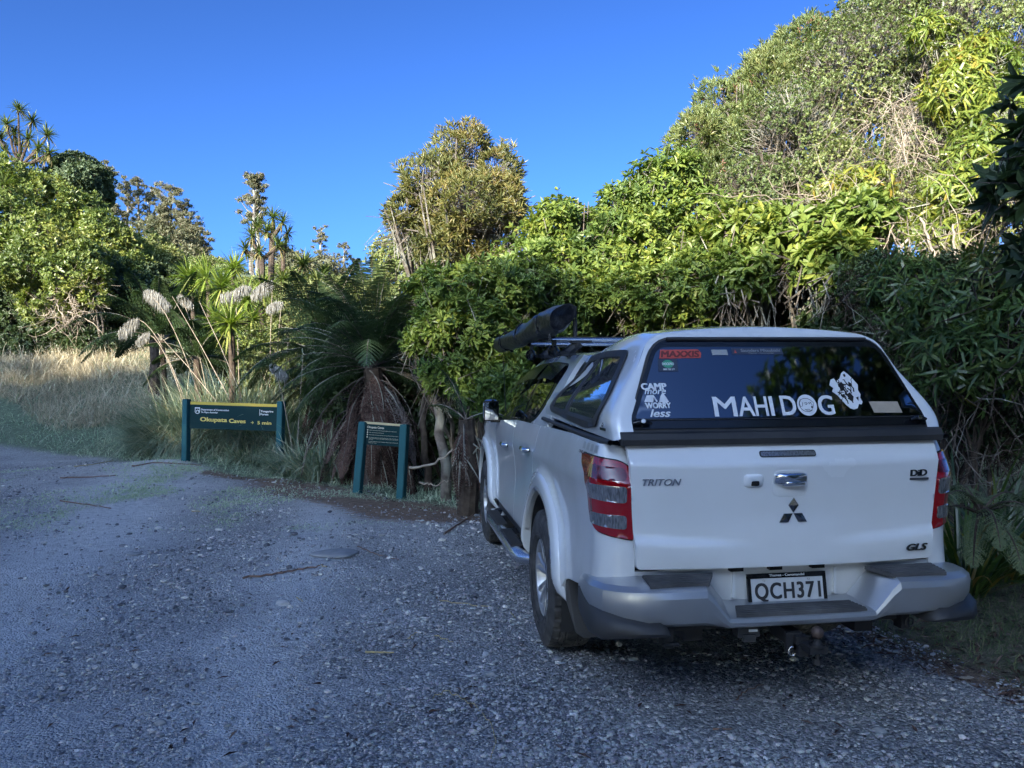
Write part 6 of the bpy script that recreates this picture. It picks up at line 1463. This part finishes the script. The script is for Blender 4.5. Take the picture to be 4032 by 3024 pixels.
# ground fern beside the bumper
e = empty('ground_fern', (2.75, .1, float(Hw(2.75, .1))), 'light green ground fern beside the right end of the bumper', 'fern')
c = at(2118, 1110, 4.9); G = Geo(); St = Geo(); e.location = (c.x, c.y, float(Hw(c.x, c.y)))
for az, el_, Lf in ((-2.6, .9, .55), (-1.9, .5, .62), (-1.3, .7, .6), (-.7, .6, .5), (-3.3, .5, .5), (.4, .8, .5), (1.5, .9, .5), (-2.2, .1, .55), (-1.6, .15, .6)):
    frond(G, (c.x, c.y, c.z), az-YAW, el_, Lf*.95, 1.8, .12, 15, 7, tone=.8, T=St)
St.build('fern_stalks', M['bark_dark'], e, origin=e.location); G.build('fronds', L['podo'], e, origin=e.location)

# ---------------- flax-like tufts, toetoe, grasses
def tussock(label, cat, px, py, D, n_, Lb, W_, mat, spread=.35, up=.9, name='tussock', group=None, droop=(.8, 2.2), nseg=6, rbase=.15, extra_n=0):
    p = at(px, py, D) if D else gpx(px, py); loc = Vector((p.x, p.y, float(Hw(p.x, p.y)))); e = empty(name, loc, label, cat, group)
    az = rng.uniform(0, 6.28, n_); rr = rbase*np.sqrt(rng.random(n_)); P = np.stack([loc.x+rr*np.cos(az), loc.y+rr*np.sin(az), np.full(n_, loc.z)], 1); P[:, 2] = Hw(P[:, 0], P[:, 1])-.02
    A = np.stack([np.cos(az)*spread, np.sin(az)*spread, np.full(n_, up)], 1)+rng.normal(0, .15, (n_, 3))
    G = Geo(); G.blades(P, A, Lb*rng.uniform(.55, 1.15, n_), W_, rng.uniform(*droop, n_), nseg); G.build('blades', mat, e, origin=loc); return e, loc
tussock('arching flax-like blades beside the right tail light', 'plant', 2085, 1130, 5.8, 110, 1.25, .026, L['darkdroop'], name='flax_plant', spread=.45, droop=(.6, 1.8), rbase=.12)
tussock('second clump of long blades at the right edge beyond the bumper', 'plant', 2170, 1120, 6.2, 90, 1.25, .026, L['darkdroop'], name='flax_plant', spread=.45, droop=(.6, 1.8), rbase=.12)
GT = 'toetoe tussocks behind the signs'
tus = [(500, 950, 15.8, 520, 1.75, 'large blue-green toetoe tussock above the wide sign'), (430, 975, 15.4, 380, 1.45, 'toetoe tussock left of the wide sign'), (570, 955, 15.5, 420, 1.55, 'toetoe tussock behind the right post of the wide sign'), (640, 1010, 13.0, 300, .70, 'low arching tussock right of the wide sign'), (545, 1000, 14.35, 260, .55, 'low tussock under the wide sign board'), (700, 1020, 12.2, 200, .85, 'small tussock between the two signs'), (620, 960, 15.0, 260, 1.3, 'toetoe tussock beneath the dark fern'), (360, 960, 16.0, 300, 1.2, 'toetoe tussock at the edge of the dry grass'), (395, 930, 15.9, 420, 1.45, 'tall toetoe tussock hiding the low fern'), (460, 940, 16.4, 420, 1.7, 'back toetoe tussock behind the wide sign'), (545, 930, 16.2, 420, 1.6, 'rear toetoe tussock below the bright cabbage tree'), (330, 950, 16.8, 260, 1.0, 'small tussock out in the dry grass')]
for px, py, D, n_, Lb, lab in tus:
    tussock(lab, 'tussock', px, py, D, int(n_*2.0), Lb*1.25, .016, L['toetoe'], group=GT, name='toetoe_tussock', spread=.42, droop=(.5, 2.3), rbase=.34)
# plumes, each with its cane
def plume(px, py, D, base_px, base_py, Lp, label, side_=1, mat='plume', wpx=1.0):
    tip = np.array(at(px, py, D)); b = np.array(at(base_px, base_py, D)); loc = Vector((b[0], b[1], float(Hw(b[0], b[1])))); b[2] = min(b[2], loc.z+3) ; b = np.array(loc)
    e = empty('toetoe_plume', loc, label, 'plume', 'toetoe plumes'); T = Geo(); t = np.linspace(0, 1, 10)[:, None]; mid = np.array([b[0]*.45+tip[0]*.55, b[1], tip[2]*.92+b[2]*.08])
    pts = (1-t)**2*b+2*t*(1-t)*mid+t*t*tip; T.tube(pts, np.linspace(.011, .005, 10), 5)
    sv = np.array(RT)*side_; head = [tip]; d_ = unit(pts[-1]-pts[-2]+sv*.6)
    for i in range(12): d_ = unit(d_+sv*.05+np.array([0, 0, -.16])); head.append(head[-1]+d_*Lp/12)
    head = np.array(head); T.tube(head, np.linspace(.006, .002, 13), 4); T.build('cane', M['twig_pale'], e, origin=loc)
    n_ = 800; k = rng.uniform(0, 12, n_); i = k.astype(int); i = np.minimum(i, 11); P = head[i]+(head[i+1]-head[i])*(k-i)[:, None]
    prof = np.sin(np.pi*np.clip(k/12*.9+.12, 0, 1))**.6; A = unit(sv*.25+rng.normal(0, .22, (n_, 3))+np.array([0, 0, -1.2]))
    G = Geo(); G.blades(P+rng.normal(0, .02, (n_, 3))*wpx, A, Lp*.50*prof*rng.uniform(.5, 1.2, n_), .010, 1.2, 3); G.build('plume_head', L['plume'], e, origin=loc)
for a in [(312, 628, 15.5, 470, 900, .62, 'big pale one-sided plume left of the bright cabbage tree', 1), (300, 690, 15.5, 440, 900, .52, 'drooping pale plume above the dry grass', -1), (322, 722, 15.0, 430, 890, .30, 'short pale plume hanging below the drooping one', -1), (385, 640, 16, 470, 900, .35, 'small grey plume right of the big pale one', 1),
          (478, 640, 15.5, 520, 900, .40, 'upright brown-tinged plume over the tussock', .2), (508, 632, 15.5, 520, 900, .36, 'narrow grey plume right of the brown-tinged one', .1), (590, 610, 17, 580, 900, .60, 'wide grey plume in front of the valley scrub', -.6), (610, 655, 17, 590, 900, .40, 'pale plume below the wide grey one', -.3), (585, 790, 13.5, 640, 960, .36, 'pale drooping plume just above the wide sign', 1)]:
    plume(*a)
# bare toetoe canes
for i, (x0, y0, x1, y1, D, lab) in enumerate([(372, 640, 495, 860, 15.2, 'pale leaning cane across the brown fern'), (340, 720, 470, 870, 15.2, 'lowest pale leaning cane in the tussock'), (430, 650, 520, 850, 15.0, 'pale cane below the bright cabbage tree'), (622, 740, 612, 870, 14.3, 'straight tan cane right of the tussock'), (655, 760, 640, 1000, 12.8, 'thin upright cane beside the right post of the wide sign')]):
    p0_ = np.array(at(x0, y0, D)); p1_w = np.array(at(x1, y1, D)); loc = Vector(p1_w); g_ = float(Hw(p1_w[0], p1_w[1])); b_ = np.array([p1_w[0], p1_w[1], g_]); e = empty('cane', b_, lab, 'cane', 'bare toetoe canes'); G = Geo()
    G.tube([b_, (b_+p1_w)/2, p1_w, (p0_+p1_w)/2+[0, 0, .04], p0_], [.012, .011, .010, .008, .004], 5); G.build('stem', M['twig_pale'], e, origin=b_)

def in_view_strip(n_, dlo, dhi, rfun):
    d = rng.uniform(dlo, dhi, n_); return rfun(d), d
# tall dry grass, one mass
G = Geo(); n_ = 42000; d = rng.uniform(15.2, 28, n_); r = -(.36+.36*rng.random(n_))*d
k = (poly_dist(r, d, EDGE) > 2.3+.7*np.sin(1.3*r)) & (r < -(.42+.03*np.sin(d))*d); r, d = r[k], d[k]; x, y = xy(r, d); P = np.stack([x, y, Hrd(r, d)-.02], 1); n_ = len(P)
A = np.stack([rng.normal(.10, .55, n_)+.5*cnoise(P, 1.9, 5.), rng.normal(0, .5, n_), np.full(n_, 1.)], 1)
hh = rng.uniform(.28, .95, n_)*(.70+.45*cnoise(P, 1.2, 3.)); hh = np.where(rng.random(n_) < .06, hh*1.7, hh)
G.blades(P, A, hh, .0085*(d/15), rng.uniform(.5, 2.8, n_), 4, np.clip(rng.normal(.5+.15*cnoise(P, .8, 1), .25, n_), 0, 1)); o = G.build('dry_grass', L['deadgrass']); o['kind'] = 'stuff'; o['label'] = 'tall frosted dry grass on the left verge'
# hummocky green rank grass mixed behind
G = Geo(); n_ = 26000; d = rng.uniform(14, 34, n_); r = rng.uniform(-.72, -.02, n_)*d
k = (poly_dist(r, d, EDGE) > .3) & ((r > -.42*d) | (rng.random(len(r)) < .12)); r, d = r[k], d[k]; x, y = xy(r, d); P = np.stack([x, y, Hrd(r, d)-.02], 1); n_ = len(P)
G.blades(P, np.stack([rng.normal(0, .45, n_), rng.normal(0, .45, n_), np.full(n_, 1.)], 1), rng.uniform(.2, .6, n_), .012*(d/15), rng.uniform(.5, 2.5, n_), 3, np.clip(rng.normal(.5, .3, n_), 0, 1)); o = G.build('rank_grass', L['grass']); o['kind'] = 'stuff'
# short verge grass
G = Geo(); n_ = 110000; d = 1/rng.uniform(1/24., 1/7.5, n_); r = rng.uniform(-.75, .42, n_)*d
pdx = poly_dist(r, d, EDGE); k = (pdx > -.35) & (pdx < 3.2) & (rng.random(n_) < S(pdx/.7+.4)); r, d = r[k], d[k]
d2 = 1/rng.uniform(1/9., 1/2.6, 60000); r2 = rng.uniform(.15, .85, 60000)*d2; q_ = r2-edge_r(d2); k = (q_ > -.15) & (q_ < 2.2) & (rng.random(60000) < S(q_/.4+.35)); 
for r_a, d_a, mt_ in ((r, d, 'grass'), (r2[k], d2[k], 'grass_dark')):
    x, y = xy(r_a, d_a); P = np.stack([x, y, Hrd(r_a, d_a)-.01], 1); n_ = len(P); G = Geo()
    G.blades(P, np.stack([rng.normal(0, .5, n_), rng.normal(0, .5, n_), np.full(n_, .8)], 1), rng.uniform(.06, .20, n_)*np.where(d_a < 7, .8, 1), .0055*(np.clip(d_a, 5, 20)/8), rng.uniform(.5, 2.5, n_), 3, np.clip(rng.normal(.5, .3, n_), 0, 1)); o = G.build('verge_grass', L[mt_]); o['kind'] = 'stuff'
# weeds on the gravel: tufts in patches
G = Geo(); nt_ = 1100; d = rng.uniform(8.4, 13.6, nt_*3); r = rng.normal(-4.4, 1.7, nt_*3); k = (poly_dist(r, d, EDGE) < 0) & (cnoise(np.stack([r, d, d*0], 1), 2.2, 1.) > .0) ; r, d = r[k], d[k]
r = np.concatenate([r, [-1.9, -2.0, .12, -.35, .30, 1.6, -.75]]); d = np.concatenate([d, [5.6, 8.3, 4.3, 6.2, 4.6, 2.9, 6.8]])
kk = 22; rr = np.repeat(r, kk)+rng.normal(0, .07, len(r)*kk); dd = np.repeat(d, kk)+rng.normal(0, .07, len(r)*kk); x, y = xy(rr, dd); P = np.stack([x, y, Hrd(rr, dd)-.004], 1); n_ = len(P)
G.blades(P, np.stack([rng.normal(0, .8, n_), rng.normal(0, .8, n_), np.full(n_, .7)], 1), rng.uniform(.03, .09, n_)*np.clip(dd/9, .5, 1.2), .009*np.clip(dd/9, .45, 1.2), 1.0, 2, rng.uniform(.3, 1, n_)); o = G.build('gravel_weeds', L['grass']); o['kind'] = 'stuff'
# grass clumps and debris under the thicket; leaf litter
G = Geo(); n_ = 9000; d = 1/rng.uniform(1/16., 1/3., n_); r = rng.uniform(-.6, .8, n_)*d; pdx = poly_dist(r, d, EDGE); q_ = r-edge_r(d)
k = ((pdx > -.6) & (pdx < 3) & (d > 8)) | ((q_ > -.3) & (d < 9)); k |= (rng.random(n_) < .03) & (pdx < 0); r, d = r[k], d[k]; x, y = xy(r, d); P = np.stack([x, y, Hrd(r, d)+.012], 1); n_ = len(P)
G.leaves(P, np.stack([rng.normal(size=n_), rng.normal(size=n_), rng.normal(0, .25, n_)], 1), np.stack([rng.normal(0, .3, n_), rng.normal(0, .3, n_), np.ones(n_)], 1), rng.uniform(.03, .09, n_), .018, 'dia'); o = G.build('leaf_litter', L['deadfern']); o['kind'] = 'stuff'

# ---------------- trunks and roots in the dark gap
def pole(name, label, cat, pts, r_, mat, group=None):
    P = [np.array(at(*p[:3])) for p in pts]; b = P[0]; b[2] = float(Hw(b[0], b[1])) if len(pts[0]) < 4 else b[2]
    e = empty(name, b, label, cat, group); t = np.linspace(0, 1, 14); Pa = np.array(P); tt = np.linspace(0, 1, len(P)); Q = np.stack([np.interp(t, tt, Pa[:, j]) for j in range(3)], 1)+rng.normal(0, .012, (14, 3)); Q[0] = P[0]
    G = Geo(); G.tube(Q, np.linspace(r_, r_*.6, 14), 9); G.build('stem', mat, e, origin=b, smooth=True); return e
pole('slender_tree', 'slim lichen-spotted trunk between the small notice and the truck', 'tree', [(964, 1062, 10.4), (958, 960, 10.4), (945, 860, 10.5), (955, 740, 10.7), (985, 640, 11)], .075, M['bark'])
pole('fallen_branch', 'pale crooked branch arching from the small notice to the fern trunk', 'branch', [(884, 1010, 10.2, 0), (915, 1008, 10.2), (945, 995, 10.1), (975, 975, 10), (1005, 962, 9.9)], .018, M['twig_pale'])
pole('fallen_branch', 'lower thin branch curving over the dark gap', 'branch', [(905, 1042, 10.1, 0), (940, 1048, 10.1), (975, 1035, 10)], .012, M['twig_pale'])
pole('slender_tree', 'dark inner trunk beside the lichen-spotted one', 'tree', [(925, 1040, 11.4), (915, 900, 11.6), (930, 760, 11.8)], .06, M['bark_dark'])
pole('slender_tree', 'leaning dark trunk near the wing mirror', 'tree', [(1045, 1040, 9.9), (1035, 900, 10.2), (1065, 780, 10.4)], .05, M['bark_dark'])
for i, (x0, y0, x1, y1, D, r_, lab) in enumerate([(1560, 720, 1470, 430, 12.6, .04, 'forked grey stem inside the bright hedge'), (1600, 740, 1700, 520, 11.6, .045, 'pale leaning limb in the hollow above the canopy'), (1760, 730, 1640, 560, 11.2, .04, 'pale slanting limb crossing the hollow'), (1840, 700, 1960, 520, 10.6, .028, 'pale trunk rising under the strap-leaved vine'), (2050, 640, 1990, 470, 9.8, .025, 'pale bent trunk at the right above the dark shrub'), (2090, 660, 2060, 480, 9.9, .022, 'second pale trunk beside the bent one'), (1700, 720, 1730, 600, 12, .03, 'thin stem behind the middle of the canopy roof')]):
    pole('slender_tree', lab, 'tree', [(x0, y0, D), ((x0+x1)/2+rng.uniform(-12, 12), (y0+y1)/2, D-.2), (x1, y1, D-.2)], r_, M['bark_pale'])
# ---------------- things lying on the gravel
def ground_curve(name, label, cat, pts, r_, mat, group=None, lift=.006, flatf=None):
    P = []
    for a, b in zip(pts[:-1], pts[1:]):
        for t in np.linspace(0, 1, 6, endpoint=False): P.append((a[0]*(1-t)+b[0]*t, a[1]*(1-t)+b[1]*t))
    P.append(pts[-1]); Q = []
    for a in P: p = gpx(*a); Q.append([p.x, p.y, p.z+lift+r_])
    Q = np.array(Q); e = empty(name, Q[0], label, cat, group); G = Geo(); G.tube(Q, np.full(len(Q), r_)*np.linspace(1, .6, len(Q)), 5); G.build('stalk', mat, e, origin=Q[0]); return e
M['straw'] = plain('straw', (.42, .34, .17), .7, nz=(30, .4, (.25, .18, .08)))
M['brown_stick'] = plain('brown_stick', (.17, .10, .07), .8, nz=(30, .4, (.3, .22, .17)))
GL = 'dry stalks lying on the gravel'
for pts, r_, mt_, lab in [([(525, 1254), (600, 1244), (665, 1233), (692, 1228)], .010, 'brown_stick', 'long brown stick lying left of the flat stone'), ([(789, 1420), (820, 1419), (851, 1419)], .007, 'straw', 'thick bright straw piece in the middle foreground'), ([(772, 1184), (800, 1196), (830, 1206), (862, 1213)], .006, 'brown_stick', 'thin dark twig lying on the flat stone'),
        ([(950, 1302), (1000, 1309), (1063, 1318)], .005, 'straw', 'yellow straw left of the rear wheel'), ([(938, 1380), (960, 1386), (980, 1395)], .004, 'straw', 'short straw pair in front of the rear wheel'), ([(880, 1385), (905, 1368)], .004, 'straw', 'short pale straw slanting up to the right'), ([(1100, 1325), (1114, 1342)], .004, 'straw', 'tiny straw next to the rear tyre'),
        ([(935, 1515), (962, 1500), (990, 1512), (1030, 1535), (1062, 1575), (1072, 1610), (1060, 1650)], .003, 'straw', 'long thin curved grass stem in the near foreground'), ([(130, 1035), (180, 1034), (250, 1030)], .012, 'brown_stick', 'stick lying on the weeds at the left'), ([(130, 1085), (190, 1093), (240, 1102)], .010, 'brown_stick', 'dark stick left of the weedy patch'), ([(285, 1010), (330, 1002), (385, 1004), (435, 1008)], .012, 'brown_stick', 'bent frond stalk before the left sign post'), ([(160, 1010), (200, 1005), (245, 997)], .009, 'straw', 'pale split stalk on the verge'),
        ([(414, 1107), (432, 1108)], .008, 'straw', 'short straw on the weedy patch'), ([(695, 1225), (705, 1230)], .005, 'straw', 'stub of straw beside the long stick'), ([(1540, 1590), (1580, 1588)], .006, 'brown_stick', 'brown leaf stalk in the dark foreground'), ([(1590, 1520), (1610, 1500), (1650, 1485)], .004, 'brown_stick', 'thin curved twig behind the tow hitch shadow'), ([(960, 1158), (985, 1140), (1030, 1112)], .012, 'brown_stick', 'curved brown frond stalk beside the front wheel'), ([(640, 1295), (655, 1304)], .005, 'straw', 'bit of straw right of the pale oval stone')]:
    ground_curve('dry_stalk', lab, 'stalk', pts, r_, M[mt_], GL)
M['stone_grey'] = plain('grey_stone', (.24, .25, .26), .7, nz=(18, .5, (.15, .155, .16)))
M['stone_pale'] = plain('pale_stone', (.36, .37, .38), .6, nz=(18, .4, (.26, .27, .28)))
def rock(label, px, py, a_, b_, h_, mat, rot=0):
    p = gpx(px, py); bm = bmesh.new(); bmesh.ops.create_icosphere(bm, subdivisions=3, radius=1)
    for v in bm.verts:
        c = v.co; f_ = 1+.10*math.sin(3*c.x+px)+.08*math.sin(4*c.y+2*c.x+py); v.co = Vector((c.x*a_*f_, c.y*b_*f_, c.z*h_))
    bmesh.ops.rotate(bm, matrix=Matrix.Rotation(rot-YAW, 3, 'Z'), verts=bm.verts, cent=(0, 0, 0)); o = mesh_bm('stone', bm, mat, None, True); o.location = (p.x, p.y, p.z+h_*.15); tag(o, label, 'stone', 'larger stones set in the gravel')
rock('flat grey slab stone set in the gravel below the twig', 722, 1198, .20, .16, .030, M['stone_grey'])
rock('smooth pale oval stone left of the middle', 612, 1308, .055, .045, .034, M['stone_pale'])
rock('white angular stone near the lower left middle', 297, 1442, .030, .025, .024, M['stone_pale']); rock('blue-grey stone at the bottom left of centre', 345, 1565, .030, .022, .02, M['stone_grey'])
rock('white stone near the weeds in the upper gravel', 344, 1143, .045, .03, .03, M['stone_pale']); rock('dark round stone below the rear wheel', 1060, 1460, .03, .026, .022, M['stone_grey'])
rock('grey stone in the near right foreground', 1898, 1585, .035, .03, .02, M['stone_grey']); rock('grey flat stone left of the slab', 290, 1198, .07, .05, .02, M['stone_grey']); rock('rounded blue stone in the lower middle', 1050, 1420, .026, .03, .02, M['stone_pale'])
for lab, px, py, m_ in (('pale yellow fallen leaf near the right verge', 2088, 1476, 'tan_vinyl'), ('brown curled fallen leaf behind the tow ball', 1710, 1262, 'brown_stick'), ('small whitish chip of bark before the rear wheel', 1212, 1442, 'plate_white')):
    p = gpx(px, py); bm = bmesh.new(); sc_ = .035 if px > 2000 else .025
    V = [(-1.2, 0, .05), (-.5, .5, .12), (.1, .3, .05), (.5, .6, .15), (1.2, .1, .1), (.4, -.5, .1), (-.4, -.45, .02)]
    vs = [bm.verts.new(Vector(v)*sc_) for v in V]; bm.faces.new(vs); bmesh.ops.triangulate(bm, faces=bm.faces); bmesh.ops.solidify(bm, geom=bm.faces[:], thickness=.0015)
    o = mesh_bm('fallen_leaf', bm, M[m_], None); o.location = (p.x, p.y, p.z+.014); o.rotation_euler = (0, 0, -YAW); tag(o, lab, 'leaf', 'leaves and chips fallen on the gravel')

# ---------------- trees behind and beside the camera: they stand there and shade the gravel
bt = bpy.data.meshes.new('x')
def shade_tree(name, label, r, d, hgt, rx, n_=1300, mat='dark', leafL=.5):
    x, y = xy(r, d); z = float(Hw(x, y)); B = []
    for k in range(5):
        a = rng.uniform(0, 6.28); B.append((np.array([x+math.cos(a)*rx*.45, y+math.sin(a)*rx*.45, z+hgt*(.35+.13*k)]), np.array([rx*.75, rx*.75, hgt*.22])))
    P, O, C_, kb = blob_points(B, n_, .25, 0, .7, .2); e = empty(name, (x, y, z), label, 'tree', 'tall trees behind the camera that shade the gravel')
    G = Geo(); rosettes(G, P, unit(O+UPV*.3), 5, leafL, leafL*.5, 'dia'); G.build('crown', L[mat], e, origin=e.location)
    T = Geo(); T.tube([(x, y, z-.1), (x+.2, y, z+hgt*.5), (x, y+.2, z+hgt*.9)], [.25, .18, .05], 8); T.build('trunk', M['bark'], e, origin=e.location)
sr, sdp = -.423, -.906                               # towards the sun, seen from the camera
pr_, pd_ = -.906, .423                               # along the tree line
kk = 0
for s_ in np.arange(-16, 46, 3.0):
    for row, dist in enumerate((21, 25)):
        r = sr*dist+pr_*s_+rng.uniform(-.5, .5); d = sdp*dist+pd_*s_
        if d > 3 and r > -.78*d-3: continue
        h_ = 5.75+2.0*S((s_-13)/6)+.39*dist+rng.uniform(-.9, .9)+(0 if row else -.8); zb = float(Hrd(r, d)); kk += 1
        shade_tree('shade_tree', 'tall dark tree of the row behind the photographer', r, d, h_-zb, 3.5, 2200)
for r, d, h_, rx in ((7.6, -1.2, 9.0, 2.4), (11, -1, 10, 2.6), (9, 2.5, 9, 2.2), (7.5, -6.5, 8, 2.2), (5.2, -3.6, 4.3, 2.0)):
    shade_tree('shade_tree', 'tall dark tree of the row behind the photographer', r, d, h_, rx, 1500, leafL=.28)
